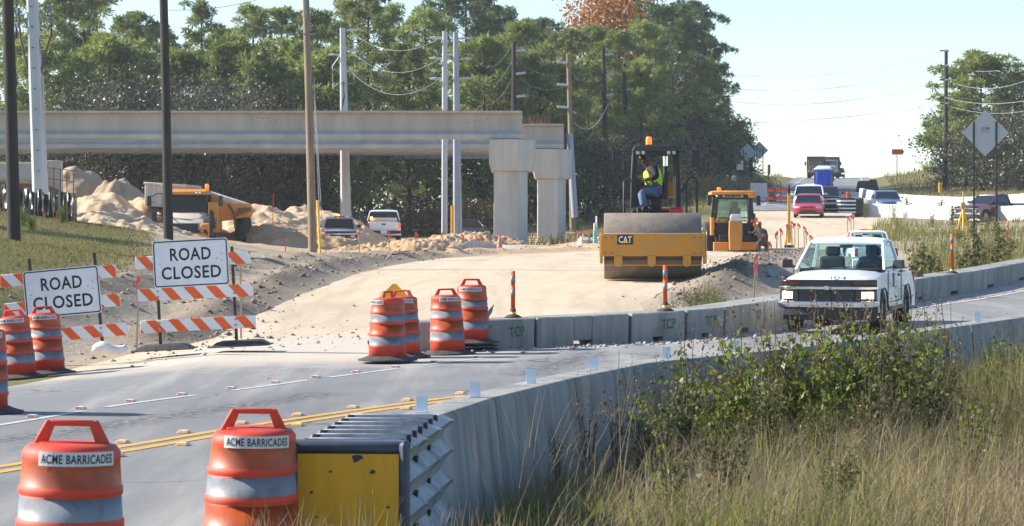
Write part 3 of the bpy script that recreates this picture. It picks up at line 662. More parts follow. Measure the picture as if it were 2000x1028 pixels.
b.box((0, 1.1, .06), (.4, 2.2, .1), 0); b.build('base_track', M_steel, t)
# ------------------------------------------------------------------ traffic drums
def dent(me, seed):
    n = len(me.vertices); co = np.empty(n*3, np.float32); me.vertices.foreach_get('co', co); co = co.reshape(-1, 3); th = np.arctan2(co[:, 1], co[:, 0])
    d = .016*fbm(np.cos(th)*1.1+seed*3.1, np.sin(th)*1.1+co[:, 2]*2.2, 1., 2, seed % 97); f = 1+d/np.maximum(.1, np.hypot(co[:, 0], co[:, 1])); co[:, 0] *= f; co[:, 1] *= f; co[:, 2] += .01*np.cos(th+seed)*co[:, 2]
    me.vertices.foreach_set('co', co.ravel()); me.update()
def drum(name, label, loc, rz, lab_rot=0, stack=0, tilt=(0, 0), torn=False, prev=None):
    t = thing(name, label, 'traffic drum', loc, rz, 'orange traffic drums'); t.scale = (1, 1, .955 if loc[1] > 20 else 1.); t.rotation_euler = (R(tilt[0]), R(tilt[1]), rz)
    if prev:
        for ch in prev.children:
            if ch.name.startswith('label_strip'): continue
            c = ch.copy(); C.objects.link(c); c.parent = t
            if ch.name.startswith('drum'): c.data = ch.data.copy(); dent(c.data, int(loc[0]*13+loc[1]*7))
    else:
        r = lambda z: .288-.052*(z/.93)
        prof_ = [(.28, .04, 0)]
        ribs = [.22, .40, .58, .74]; bands = [(.245, .375, 2), (.425, .555, 1), (.605, .715, 2), (.765, .885, 1)]
        for i, zr_ in enumerate(ribs):
            prof_ += [(r(zr_)-.004, zr_-.03, 0), (r(zr_)+.006, zr_-.016, 0), (r(zr_)+.006, zr_+.016, 0), (r(zr_)-.002, zr_+.024, bands[i][2]), (r(bands[i][1])-.002, bands[i][1]-.002, 0)]
        prof_ += [(r(.89), .89, 0), (r(.93)+.002, .925, 0), (r(.95)-.02, .955, 0), (.17, .965, 0), (.0, .967, 0)]
        b = MB(); b.lathe(prof_, 40); b.build('drum', [M_drum, M_shOr, M_shWh], t, bevel=0)
        b = MB(); z0, z1 = .95, 1.075
        b.prism([(-.19, z0), (-.12, z0), (-.085, z1-.03), (-.10, z1), (-.125, z1)], -.022, .022, 0, 'y'); b.prism([(.19, z0), (.12, z0), (.085, z1-.03), (.10, z1), (.125, z1)], -.022, .022, 0, 'y')
        b.box((0, 0, z1-.014), (.21, .044, .03), 0); b.box((0, 0, .962), (.3, .11, .018), 0)
        b.build('handle', M_drum, t, bevel=.008)
        b = MB(); b.lathe([(.44, .0), (.445, .02), (.40, .03), (.33, .055), (.29, .075), (.27, .075)], 28); b.build('rubber_base', M_rub, t)
    for j in range(stack):
        b = MB(); b.lathe([(.44, .0), (.445, .02), (.40, .03), (.33, .05), (.29, .06)], 28, c=(.03*j-.02, .02*j, -.062*(j+1))); b.build('spare_rubber_base', M_rub, t)
    b = MB(); RR = .249; n = 16; w = .40
    X = XF((0, 0, .905), (0, 0, lab_rot))
    ring = [(RR*math.sin(-w/RR/2+w/RR*i/n), -RR*math.cos(-w/RR/2+w/RR*i/n)) for i in range(n+1)]
    for i in range(n): b.quad((*ring[i], -.034), (*ring[i+1], -.034), (*ring[i+1], .034), (*ring[i], .034), 0, X)
    b.text('ACME BARRICADES', X, .044, .37, 1, wrap=RR, eps=.002)
    b.build('label_strip', [mat('label_white', (.62, .62, .64), .4, var=.1, dust=.4, dustcol=(.3, .2, .18), dscale=8), M_text], t, recalc=False)
    if torn:
        b = MB(); r0 = .285
        b.add([(.23*1.0, -.16, .36), (.33, -.13, .52), (.36, -.10, .66), (.27, -.12, .55)], [(0, 1, 2, 3)]); b.add([(.25, -.15, .2), (.34, -.16, .29), (.27, -.12, .30)], [(0, 1, 2)])
        b.build('torn_sheeting', M_shWh, t)
    return t
def G0(px, py, z=0): Y = F*(CZ-z)/(py-HY); return ((px-CX)*Y/F, Y, z)
d0 = drum('traffic_drum', 'large dusty orange drum closest to the yellow line, cut off by the photo corner', ((132-CX)*12.45/F, 12.45, .085), R(5), R(12), tilt=(0, 1.2))
drum('traffic_drum', 'large orange drum against the left side of the yellow crash cushion', ((490-CX)*14.35/F, 14.35, .0), R(6), R(5), tilt=(0, 1.0), prev=d0)
drum('traffic_drum', 'orange drum in front of the yellow diamond sign with scraped white bands', ((757-CX)*37.9/F, 37.9, .04), R(62), R(-120), prev=d0)
drum('traffic_drum', 'orange drum mostly hidden behind the drum with scraped white bands', ((785-CX)*39.2/F, 39.2, .02), R(-20), R(20), prev=d0)
drum('traffic_drum', 'orange drum on a wide black base at the left end of the low barrier', ((874-CX)*40.0/F, 40.0, .02), R(4), R(18), tilt=(0, -1.5), prev=d0)
drum('traffic_drum', 'orange drum with torn white sheeting on a stack of black bases', ((921-CX)*40.9/F, 40.9, .15), R(0), R(-4), stack=2, torn=True, prev=d0)
drum('traffic_drum', 'orange drum with cracked white band leaning at the foot of the left barricade', ((34-CX)*38.0/F, 38.0, gz((34-CX)*38/F, 38)), R(-14), R(16), tilt=(0, -4), prev=d0)
drum('traffic_drum', 'orange drum tucked between the cracked drum and the left barricade', ((91-CX)*38.8/F, 38.8, gz((91-CX)*38.8/F, 38.8)), R(6), R(8), tilt=(0, -3), prev=d0)
drum('traffic_drum', 'orange drum cut off by the left photo edge beside the dashed white line', ((-33-CX)*28.2/F, 28.2, .0), R(20), R(0), prev=d0)
# yellow diamond sign lying behind the drums
t = thing('warning_sign', 'yellow diamond warning sign low on the dirt behind the orange drums', 'sign', gp(770, 43.5), R(4))
b = MB(); h = .34; zc = at(0, 551, 43.5).z-t.location.z-h; b.prism([(-h, zc), (0, zc-h), (h, zc), (.03, zc+h-.03), (-.03, zc+h-.03)], -.006, .006, 0, 'y'); b.build('sign_panel', M_signY, t, bevel=.004)
b = MB(); b.box((0, .03, .5), (.05, .04, 1.0), 0); b.box((0, .1, .03), (.9, .5, .05), 0); b.build('sign_post', M_steel, t)
# ------------------------------------------------------------------ barricades
def clip_poly(pts, x0, x1):
    for s_, lim in ((1, x0), (-1, x1)):
        out = []
        for i in range(len(pts)):
            a, b_ = pts[i], pts[(i+1) % len(pts)]; ia, ib = s_*(a[0]-lim) >= 0, s_*(b_[0]-lim) >= 0
            if ia: out.append(a)
            if ia != ib: f = (lim-a[0])/(b_[0]-a[0]); out.append((lim, a[1]+f*(b_[1]-a[1])))
        pts = out
        if len(pts) < 3: return []
    return pts
def barricade(label, loc, roll, rails, sign_c, rz=0, posts=(-.66, .62), feet=True):
    t = thing('barricade', label, 'barricade', loc, 0, 'road closed barricades', rot=(0, R(-roll), rz))
    for zi, (cx_, zc, ph) in enumerate(rails):
        b = MB(); L_, H_ = 1.86, .2; x0, x1 = cx_-L_/2, cx_+L_/2
        b.box((cx_, 0, zc), (L_, .028, H_), 0)
        for k in range(-2, 8):
            xs = x0+ph+k*.36; p = clip_poly([(xs, zc+H_/2), (xs+.17, zc+H_/2), (xs+.17+.17, zc-H_/2), (xs+.17, zc-H_/2)], x0, x1)
            if p: b.add([(x, -.0165, z) for x, z in p]+[(x, -.013, z) for x, z in p], [tuple(range(len(p)))]+[(i, (i+1) % len(p), len(p)+(i+1) % len(p), len(p)+i) for i in range(len(p))], 1)
        for px_ in posts:
            if x0 < px_ < x1:
                for dz in (-.04, .05): b.cyl((px_+.01, -.03, zc+dz), (px_+.01, -.012, zc+dz), .018, n=10, m=2)
        b.build('rail', [mat('rail_white', (.76, .76, .76), .4, var=.04, dust=.25, dustcol=(.5, .46, .4), dscale=5), M_barO, M_galv], t, bevel=.003, bseg=1, recalc=True)
    for px_ in posts:
        b = MB(); b.box((px_, .04, .80), (.045, .045, 1.62), 0)
        for j in range(12): b.box((px_, .0165, .15+j*.12), (.016, .003, .03), 1)
        b.build('post', [M_steel, M_black], t, bevel=.003, bseg=1)
    sx, sz = sign_c; w, h = 1.22, .76
    def rr(w, h, r, n=6): return [(sx+sgx*(w/2-r)+r*math.cos(a), sz+sgz*(h/2-r)+r*math.sin(a)) for sgx, sgz, a0 in ((1, 1, 0), (-1, 1, 90), (-1, -1, 180), (1, -1, 270)) for a in [R(a0+90*k/n) for k in range(n+1)]]
    b = MB(); b.prism(rr(w, h, .05), -.046, -.040, 0, 'y')
    o_, i_ = rr(w-.028, h-.028, .042), rr(w-.066, h-.066, .03); n = len(o_)
    b.add([(x, -.0485, z) for x, z in o_+i_], [(k, (k+1) % n, n+(k+1) % n, n+k) for k in range(n)], 1)
    b.text('ROAD', XF((sx+.0, -.046, sz+.145)), .205, .66, 1); b.text('CLOSED', XF((sx, -.046, sz-.15)), .205, .96, 1)
    for bx, bz in ((.42, .06), (.5, .13), (-.5, .0), (.5, .02)): b.cyl((sx+bx, -.054, sz+bz), (sx+bx, -.046, sz+bz), .011, n=8, m=2)
    b.build('sign_panel', [M_signW, M_text, M_galv], t, recalc=False)
    if feet:
        for px_ in posts:
            b = MB(); b.loft([[(px_+.06+x*(.48-.1*k), .05+y, z) for x, y, z in ((-1, -.28, .0+.0), (1, -.28, .0), (1, .28, .0), (-1, .28, 0), )] for k in (0,)]+[[(px_+.06+x*.36, .05+y, .085) for x, y in ((-1, -.2), (1, -.2), (1, .2), (-1, .2))], [(px_+.06+x*.3, .05+y, .10) for x, y in ((-1, -.15), (1, -.15), (1, .15), (-1, .15))]])
            b.box((px_+.06, .05, .012), (1.0, .6, .02)); b.build('rubber_foot', M_rub, t, bevel=.015)
    return t
barricade('leaning road closed barricade between the two left drums and the grass', (*G0(128, 690)[:2], -.06), 5.2, [(0.0, 1.29, .2), (.02, .83, .2), (0.09, .36, .07)], (.05, 1.03), R(-3), (-.45, .60), feet=False)
barricade('upright road closed barricade on black rubber feet at the pavement edge', (*G0(386, 681, .05)[:2], .05), 3.0, [(0, 1.42, .01), (.01, .90, .02), (.03, .39, .08)], (-.03, 1.38), R(-2), (-.60, .63))
b = MB(); rg = []
for k in range(9):
    f = k/8; rr_ = math.sin(math.pi*min(max(f, .06), .94))**.5; rg.append([(-.27+.54*f, .13*rr_*math.cos(a), .10+.10*rr_*math.sin(a)+(.04*math.sin(f*7) if math.sin(a) > 0 else 0)) for a in [2*math.pi*j/14 for j in range(14)]])
b.loft(rg, 0, sm=True); o = b.build('sandbag', M_sandbag, None, (*G0(214, 694)[:2], .0)); o.rotation_euler = (0, 0, R(12)); tag(o, 'white sandbag lying against the post of the leaning barricade', 'sandbag')
# ------------------------------------------------------------------ channelizer posts
def channelizer(label, loc, h, prev=None):
    t = thing('channelizer_post', label, 'channelizer', loc, 0, 'orange channelizer posts on the low barriers')
    b = MB(); r = .036
    b.lathe([(r, .1, 0), (r, h-.40, 0), (r+.002, h-.40, 1), (r+.002, h-.30, 0), (r, h-.30, 0), (r, h-.19, 0), (r+.002, h-.19, 1), (r+.002, h-.07, 0), (r, h-.07, 0), (r, h, 0), (.0, h, 0)], 16); b.build('tube', [M_orplas, M_shWh], t, bevel=0)
    b = MB(); b.lathe([(.14, 0, 0), (.14, .02, 0), (.08, .05, 0), (.05, .06, 1), (.05, .10, 0), (.045, .15, 0), (.0, .15, 0)], 16); b.build('base', [M_rub, M_yel], t)
    return t
def fb_top(px):
    best = None
    P = cat_pts(FBL, .1); P = off(P, .25); j = int(np.argmin(np.abs(P[:, 0]/P[:, 1]-(px-CX)/F))); x, y = P[j]
    t_ = P[min(j+1, len(P)-1)]-P[max(0, j-1)]; t_ /= np.linalg.norm(t_); return (x, y, float(hz(np.array([x+t_[1]*.5]), np.array([y-t_[0]*.5]), False)[0])+.48)
channelizer('orange and white channelizer post on the low barrier right of the drums', fb_top(999), .76)
channelizer('orange and white channelizer post on the low barrier in front of the roller drum', fb_top(1302), .76)
channelizer('orange and white channelizer post on the low barrier behind the white pickup bed', fb_top(1860), .92)
channelizer('orange channelizer post beside the black pickup bed, nearer to the diamond sign', gp(1949, 121), 1.05)
channelizer('orange channelizer post beside the black pickup bed, farther from the diamond sign', gp(1968, 117), 1.05)
# ------------------------------------------------------------------ vehicles: local frame x across, y from the front bumper (0) to the tail, z up
def hull(b, top, bot, W, wheels, r, L, m=0, corner=.19, drop=.085, tuck=.07):
    """body shell: closed side outline lofted across the width, rounded towards the sides; wheel arches cut into it"""
    ra = r+.06; low = []
    for wy in wheels:
        low += [(wy-ra*1.02, bot)]+[(wy+ra*math.cos(a), max(bot, r+ra*math.sin(a)*.98)) for a in [math.pi-math.pi*k/8 for k in range(9)]]+[(wy+ra*1.02, bot)]
    out = top+[(L-.03, bot)]+low[::-1]+[(.03, bot)]
    secs = []
    for u in (-1, -.93, -.75, -.4, 0, .4, .75, .93, 1):
        a = abs(u); ring = []
        for y, z in out:
            f = max(0, 1-y/.5); g = max(0, 1-(L-y)/.4); yy = y+corner*f*a**4-corner*.6*g*a**4
            zz = z-(drop*a**3*max(0, (z-.75))/.4 if z > .75 else 0); tk = tuck*max(0, (z-.6))/.5
            ring.append((u*(W/2-(tk if a > .9 else 0)-(.02 if a == 1 else 0)), yy, zz))
        secs.append(ring)
    b.loft(secs, m)
def wheel(t, x, y, r, w=.22, rim=M_galv, name='wheel'):
    b = MB(); s_ = 1 if x > 0 else -1
    b.lathe([(r*.62, -w/2), (r*.93, -w/2), (r, -w*.3), (r, w*.3), (r*.93, w/2), (r*.62, w/2), (r*.60, w*.28), (.04, w*.22), (0, w*.25)], 22, 0, X=XF((x, y, r), (0, R(90)*s_, 0)))
    o = b.build(name, [M_tyre], t)
    b = MB(); b.lathe([(r*.60, w*.30), (r*.52, w*.34), (r*.30, w*.26), (.06, w*.36), (0, w*.36)], 16, 0, X=XF((x, y, r), (0, R(90)*s_, 0)), caps=False); b.build('rim', rim, o)
def greenhouse(t, pts, W, paint, gl, crown=.04, see=False, names=True, pw=.055, mid=None):
    """pts: (front base y,z) (roof front) (roof rear) (rear base), half widths taper upwards; mid: y fractions of extra side pillars"""
    (y0, z0), (y1, z1), (y2, z2), (y3, z3) = pts; wb, wt = W/2-.07, W/2-.20
    A = lambda s: Vector((s*wb, y0, z0)); B = lambda s: Vector((s*wt, y1, z1)); Cc = lambda s: Vector((s*wt, y2, z2)); Dd = lambda s: Vector((s*wb, y3, z3))
    b = MB()
    secs = []
    for y, z in ((y1-.03, z1-.01), (y1+.05, z1+.03), ((y1+y2)/2, z1+crown+.03), (y2-.06, z2+.03), (y2+.03, z2-.01)):
        secs.append([(-wt-.03, y, z-.05), (-wt, y, z-.012), (-wt*.7, y, z+.012), (0, y, z+.02), (wt*.7, y, z+.012), (wt, y, z-.012), (wt+.03, y, z-.05), (0, y, z-.045)])
    b.loft(secs, 0)
    for s in (-1, 1):
        for p, q in ((A(s), B(s)), (Cc(s), Dd(s))):
            d = (q-p).normalized(); b.loft([[p+Vector((-pw/2, -pw/2, 0)), p+Vector((pw/2, -pw/2, 0)), p+Vector((pw/2, pw, 0)), p+Vector((-pw/2, pw, 0))], [q+Vector((-pw/2, -pw/2, 0)), q+Vector((pw/2, -pw/2, 0)), q+Vector((pw/2, pw, 0)), q+Vector((-pw/2, pw, 0))]], 0)
        for f in (mid or []):
            p = A(s).lerp(Dd(s), f); q = B(s).lerp(Cc(s), max(0, min(1, (p.y-y1)/(y2-y1))))
            b.box((p+q)/2, (.05, .08, (q-p).length), 0, rot=(0, -s*math.atan2(wb-wt, z1-z0), 0))
    b.build('roof', paint, t, bevel=.015)
    pane = (lambda b, *q: b.quad(*q)) if gl is M_tglass else (lambda b, *q: b.slab(*q, .006, 0))
    b = MB(); f0, f1 = .0, .0
    pane(b, A(-1)+Vector((.03, -.0, .0)), A(1)+Vector((-.03, 0, 0)), B(1)+Vector((-.02, 0, -.01)), B(-1)+Vector((.02, 0, -.01))); b.build('windshield', gl, t)
    b = MB(); pane(b, Dd(1)+Vector((-.03, 0, 0)), Dd(-1)+Vector((.03, 0, 0)), Cc(-1)+Vector((.02, 0, -.01)), Cc(1)+Vector((-.02, 0, -.01))); b.build('rear_window', gl, t)
    for s in (-1, 1):
        b = MB(); q = [A(s)+Vector((0, .05, 0)), Dd(s)+Vector((0, -.02, 0)), Cc(s)+Vector((0, 0, -.02)), B(s)+Vector((0, .03, -.02))]
        pane(b, *(q if s > 0 else q[::-1])); b.build('side_window', gl, t)
def mirror(t, x, y, z, m=None, size=(.20, .10, .15)):
    b = MB(); s = 1 if x > 0 else -1; b.box((x, y, z), size, 0, rot=(0, 0, s*R(-12)), taper=(.9, .9)); b.tube([(x-s*size[0]*.5, y, z-.05), (x-s*.22, y+.05, z-.07)], .02); b.build('mirror', m or M_plast, t, bevel=.03)
def pickup(label, paint, loc, rz, L=4.9, W=1.72, k=1., crew=False, gl=None, hero=False, lit=False, tail_lit=False, lightbar=None, name='pickup_truck', group=None, bedcol=None, badge=True):
    t = thing(name, label, 'pickup truck', loc, rz, group); t.scale = (k, k, k); gl = gl or M_dglass
    cb = .62 if crew else 0; L = L+cb; r = .36; wh = (.86, L-1.22)
    b = MB()
    top = [(.0, .60), (-.01, .80), (.03, .93), (.16, .985), (.55, 1.035), (1.32, 1.10), (1.40, 1.11), (3.0+cb, 1.10), (3.04+cb, 1.02), (3.09+cb, 1.02), (3.12+cb, 1.07), (L-.03, 1.06), (L, .98), (L, .6)]
    hull(b, top, .36, W, wh, r, L); b.build('body', paint, t, bevel=.02, sharp=30)
    b = MB(); b.box((0, L/2, .42), (W*.62, L*.9, .28), 0); b.box((0, 3.12+cb+(L-3.2-cb)/2, 1.075), (W-.30, L-3.3-cb, .012), 0); b.build('underbody', M_plast, t)
    greenhouse(t, [(1.30, 1.09), (1.98, 1.58), (2.86+cb, 1.60), (3.02+cb, 1.10)], W, paint, gl, mid=[.52] if crew else None)
    f = W/1.72
    b = MB(); b.loft([[(x*f, y, z) for x, y in ((-.845, .125), (-.66, -.012), (-.4, -.03), (.4, -.03), (.66, -.012), (.845, .125), (.8, .2), (-.8, .2))] for z in (.575, .938)], 0); b.box((0, .0, .875), (.84*f, .075, .10), 0); b.box((0, -.005, .665), (.94*f, .08, .17), 0)
    for j in range(4): b.box((-.02, -.048, .60+.045*j), (.92*f, .012, .012), 1)
    b.build('grille', [M_black, M_plast], t)
    b = MB()
    for s in (-1, 1):
        b.loft([[(s*.28*f, -.058, z), (s*.55*f, -.05, z), (s*.66*f, -.04, z), (s*.865*f, .10, z), (s*.84*f, .15, z), (s*.28*f, .1, z)] for z in (.772, .822)], 0)
    b.box((0, -.032, .797), (.60*f, .06, .05), 0)
    b.build('chrome_bar', M_chrome, t, bevel=.008)
    for s in (-1, 1):
        b = MB(); b.loft([[(s*.50*f, -.045, z), (s*.66*f, -.03, z), (s*.85*f, .09, z), (s*.84*f, .16, z), (s*.5*f, .08, z)] for z in (.585, .755)], 0)
        b.loft([[(s*x, y-.006, z) for x, y in ((.60*f, -.038), (.70*f, -.018), (.80*f, .04), (.80*f, .10), (.6*f, .08))] for z in (.61, .735)], 1)
        b.build('headlight', [mat('smoked_lens', (.035, .034, .033), .12, spec=.5), M_lamp if lit else M_lampo], t, bevel=.008)
        b = MB(); b.loft([[(s*.43*f, -.035, z), (s*.66*f, -.02, z), (s*.85*f, .10, z), (s*.84*f, .16, z), (s*.43*f, .08, z)] for z in (.845, .925)], 0); b.build('turn_lamp', mat('amber_brown_lens', (.055, .022, .016), .12, var=.4, vs=6), t, bevel=.008)
    b = MB(); b.loft([[(x, y-.05+dy, z) for x, y in ((-.88*f, .16), (-.80*f, .03), (-.5*f, -.05), (.5*f, -.05), (.80*f, .03), (.88*f, .16))]+[(.86*f, .25, z), (-.86*f, .25, z)] for z, dy in ((.46, .0), (.50, -.02), (.56, -.02), (.585, .03))], 0); b.build('front_bumper', M_chrome, t, bevel=.012)
    b = MB(); b.loft([[(x*f, y-.02+dy, z) for x, y in ((-.86, .16), (-.78, .02), (-.5, -.05), (.5, -.05), (.78, .02), (.86, .16), (.84, .3), (-.84, .3))] for z, dy in ((.24, .06), (.33, .0), (.455, .0))], 0); b.build('lower_valance', M_plast, t, bevel=.01)
    b = MB()
    for s in (-1, 1):
        for y in (1.36, 2.93+cb)+((2.25,) if crew else ()): b.box((s*(W/2-.012), y, .80), (.016, .012, .56), 0)
        b.box((s*(W/2-.012), (1.36+2.93+cb)/2, .515), (.016, 1.6+cb, .012), 0); b.box((s*(W/2-.02), L/2, .40), (.05, L*.4, .07), 0)
        for wy in wh: b.tube([(s*(W/2-.0), wy+.43*math.cos(a), max(.37, r+.42*math.sin(a))) for a in [math.pi*j/12 for j in range(13)]], .016, 5)
    b.build('panel_gaps_and_arch_lips', M_black, t)
    for s in (-1, 1):
        mirror(t, s*(W/2+.14), 1.58, 1.19)
        for wy in wh: wheel(t, s*(W/2-.13), wy, r)
        b = MB(); b.box((s*(W/2-.11), L-.015, .84), (.11, .10, .32), 0); b.build('tail_lamp', M_tailE if tail_lit and s < 0 else M_tail, t, bevel=.015)
        b = MB(); b.box((s*(W/2-.025), 2.72, .98), (.03, .14, .05), 0); b.build('door_handle', M_plast, t, bevel=.01)
    b = MB(); b.box((0, L+.0, .84), (W-.30, .035, .40), 0); b.box((0, L+.025, .93), (.20, .03, .07), 1); b.build('tailgate', [paint, M_black], t, bevel=.012)
    b = MB(); b.box((0, L+.07, .53), (W-.06, .17, .15), 0); b.box((0, L+.16, .54), (.32, .012, .15), 1); b.build('rear_bumper', [M_plast, M_wht], t, bevel=.02)
    if hero or gl is M_tglass:
        b = MB(); b.box((0, 1.55, 1.0), (W-.24, .45, .22), 0); b.box((0, 2.5, .9), (W-.2, .9, .1), 0)
        b.build('dashboard', mat('dark_interior', (.015, .015, .016), .8), t, bevel=.03)
        for s in (-1, 1):
            b = MB(); b.box((s*.37, 2.66, 1.10), (.46, .14, .42), 0, rot=(R(8), 0, 0)); b.box((s*.37, 2.72, 1.40), (.28, .10, .18), 0); b.build('seat', mat('dark_seat', (.018, .019, .022), .85), t, bevel=.05)
        b = MB(); b.tube([(.37+.17*math.cos(a), 1.9-.02*math.sin(a), 1.10+.17*math.sin(a)) for a in [2*math.pi*j/16 for j in range(17)]], .013); b.box((.37, 1.9, 1.1), (.30, .02, .05), 0); b.build('steering_wheel', M_black, t)
        b = MB(); b.box((0, 1.93, 1.50), (.24, .03, .06), 0); b.build('rear_view_mirror', M_black, t, bevel=.02)
        b = MB(); b.tube([(-.55, 1.30, 1.125), (-.1, 1.38, 1.155), (.0, 1.36, 1.15)], .009); b.tube([(.05, 1.30, 1.125), (.5, 1.38, 1.155), (.62, 1.36, 1.15)], .009); b.box((0, 1.28, 1.10), (W-.3, .10, .03), 0); b.build('wiper', M_black, t)
    if badge:
        b = MB(); b.prism([(-.10, .78), (-.035, .78), (-.035, .765), (.035, .765), (.035, .78), (.10, .78), (.085, .82), (.035, .82), (.035, .835), (-.035, .835), (-.035, .82), (-.085, .82)], -.075, -.055, 0, 'y'); b.build('bow_tie_badge', M_chrome, t, bevel=.004)
    if lightbar:
        b = MB(); b.box((0, 2.3, 1.69), (.55, .2, .06), 0); o = b.build('light_bar', M_amber, t, bevel=.02)
        b = MB(); b.lathe([(.09, 0), (.10, .05), (.06, .11), (0, .12)], 14, c=(lightbar, 2.3, 1.69)); b.build('strobe', M_strobe, o)
    return t
def car(label, paint, loc, rz, kind='sedan', k=1., name='car', gl=None, lit=False, group=None):
    t = thing(name, label, 'car', loc, rz, group); t.scale = (k, k, k); gl = gl or M_dglass
    if kind == 'sedan': L, W, r, top, gh = 4.5, 1.74, .31, [(.0, .45), (-.01, .60), (.08, .70), (.5, .80), (1.25, .92), (1.4, .93), (3.5, .95), (3.75, .96), (4.42, .92), (4.5, .8), (4.5, .45)], [(1.2, .91), (1.95, 1.36), (2.95, 1.37), (3.70, .95)]
    else: L, W, r, top, gh = 4.9, 1.95, .37, [(.0, .6), (-.01, .85), (.08, 1.0), (.5, 1.06), (1.25, 1.14), (1.4, 1.15), (4.6, 1.16), (4.88, 1.1), (4.9, .9), (4.9, .55)], [(1.2, 1.13), (1.85, 1.72), (4.35, 1.74), (4.75, 1.15)]
    b = MB(); wh = (.82, L-.95); hull(b, top, .24 if kind == 'sedan' else .32, W, wh, r, L, corner=.28); b.build('body', paint, t, bevel=.02, sharp=30)
    greenhouse(t, gh, W, paint, gl, mid=[.5] if kind == 'sedan' else [.36, .68])
    zf = .62 if kind == 'sedan' else .88
    for s in (-1, 1):
        b = MB(); b.loft([[(s*.46, .0, z), (s*.62, .03, z), (s*.80, .16, z), (s*.79, .30, z), (s*.46, .2, z)] for z in (zf-.055, zf+.065)], 0); b.build('headlight', M_lamp if lit and s > 0 else M_lampo, t, bevel=.01)
        b = MB(); b.box((s*(W/2-.12), L-.02, zf+.12), (.22, .06, .12), 0); b.build('tail_lamp', M_tail, t, bevel=.01)
        mirror(t, s*(W/2+.09), gh[0][0]+.35, gh[0][1]+.07, paint, (.17, .08, .11))
        for wy in wh: wheel(t, s*(W/2-.11), wy, r, .19)
    b = MB(); b.box((0, .0, zf-.22), (.9, .06, .10), 0); b.box((0, .01, zf+.01), (.62, .05, .05), 0); b.build('grille', M_black, t)
    b = MB(); b.loft([[(-.80, .16, z), (-.6, .0, z), (.6, .0, z), (.80, .16, z), (.8, .3, z), (-.8, .3, z)] for z in (zf-.40, zf-.30)], 0); b.build('lower_bumper', M_plast, t)
    return t
def skinned(name, pts, edges, m, parent, sub=1):
    """one continuous limb-and-trunk surface grown from joints (x, y, z, radius)"""
    me = D.meshes.new(name); me.from_pydata([p[:3] for p in pts], edges, []); me.materials.append(m)
    o = D.objects.new(name, me); C.objects.link(o); o.parent = parent
    md = o.modifiers.new('skin', 'SKIN'); md.use_smooth_shade = True
    for v, p in zip(me.skin_vertices[0].data, pts): v.radius = (p[3]*1.28, (p[3] if len(p) < 5 else p[4])*1.28)
    me.skin_vertices[0].data[0].use_root = True
    s = o.modifiers.new('subdivision', 'SUBSURF'); s.levels = sub; s.render_levels = sub
    return o
def place(t, q): t.location = q; return t
# ---- hero pickup
HX = (1613-CX)*43.0/F; HY_, HZ_ = 42.8, .5*(gz(4.6, 43.6)+gz(5.9, 43.2))+.01
hero = pickup('white pickup truck with lit headlights driving along the detour between the barriers', M_white, (HX, HY_, HZ_), R(-17), k=.965, gl=M_tglass, hero=True, lit=True)
b = MB()
b.text('193-4', XF((.19, .05, .962), (R(-30), 0, 0)), .06, .26, 0, eps=.02)
X = XF((.862, 2.15, .86), (0, 0, R(90)))
for j, x in enumerate((-.35, -.28, -.24, -.16)): b.box((.858, 2.2+x, .90), (.006, .035, .26), 0, rot=(R(12), 0, 0))
for j in range(5): b.box((.858, 2.42, .86-.045*j), (.006, .22-.03*(j % 3), .015), 1)
b.build('fleet_lettering', [mat('lettering_blue', (.02, .04, .25), .4), mat('lettering_grey', (.25, .3, .4), .4)], hero)
b = MB(); b.box((.28, 3.55, 1.12), (.8, .5, .26), 0); b.box((.55, 3.75, 1.17), (.3, .9, .16), 0); b.cyl((.60, 3.4, 1.17), (.60, 4.2, 1.17), .09, n=12, m=1); b.build('bed_toolbox', [M_white, M_galv], hero, bevel=.02)
def driver(parent_loc, rz, x, y, z, label, k=1.):
    t = thing('person', label, 'person', parent_loc, rz); X = Vector((x, y, z))
    P = [(0, .02, .0, .15, .12), (0, .05, .22, .17, .11), (0, .06, .42, .17, .10), (0, .04, .52, .06), (0, .02, .60, .065), (0, .0, .69, .095, .105), (0, .0, .78, .07),
         (-.19, .05, .43, .055), (-.24, -.12, .24, .045), (-.15, -.38, .26, .04), (.19, .05, .43, .055), (.24, -.12, .24, .045), (.13, -.40, .26, .04)]
    E_ = [(0, 1), (1, 2), (2, 3), (3, 4), (4, 5), (5, 6), (2, 7), (7, 8), (8, 9), (2, 10), (10, 11), (11, 12)]
    skinned('body', [(X.x+p[0], X.y+p[1], X.z+p[2], *p[3:]) for p in P], E_, mat('dark_clothing', (.03, .035, .05), .9), t)
    b = MB(); b.lathe([(.105, .71), (.11, .75), (.09, .81), (.0, .83)], 14, c=X); b.box(X+Vector((0, -.13, .735)), (.15, .12, .015), 0); b.build('cap', M_black, t, bevel=.01)
    return t
driver((HX, HY_, HZ_), R(-17), .37*.965, 2.48*.965, .75, 'driver in dark clothes and cap at the wheel of the white pickup')
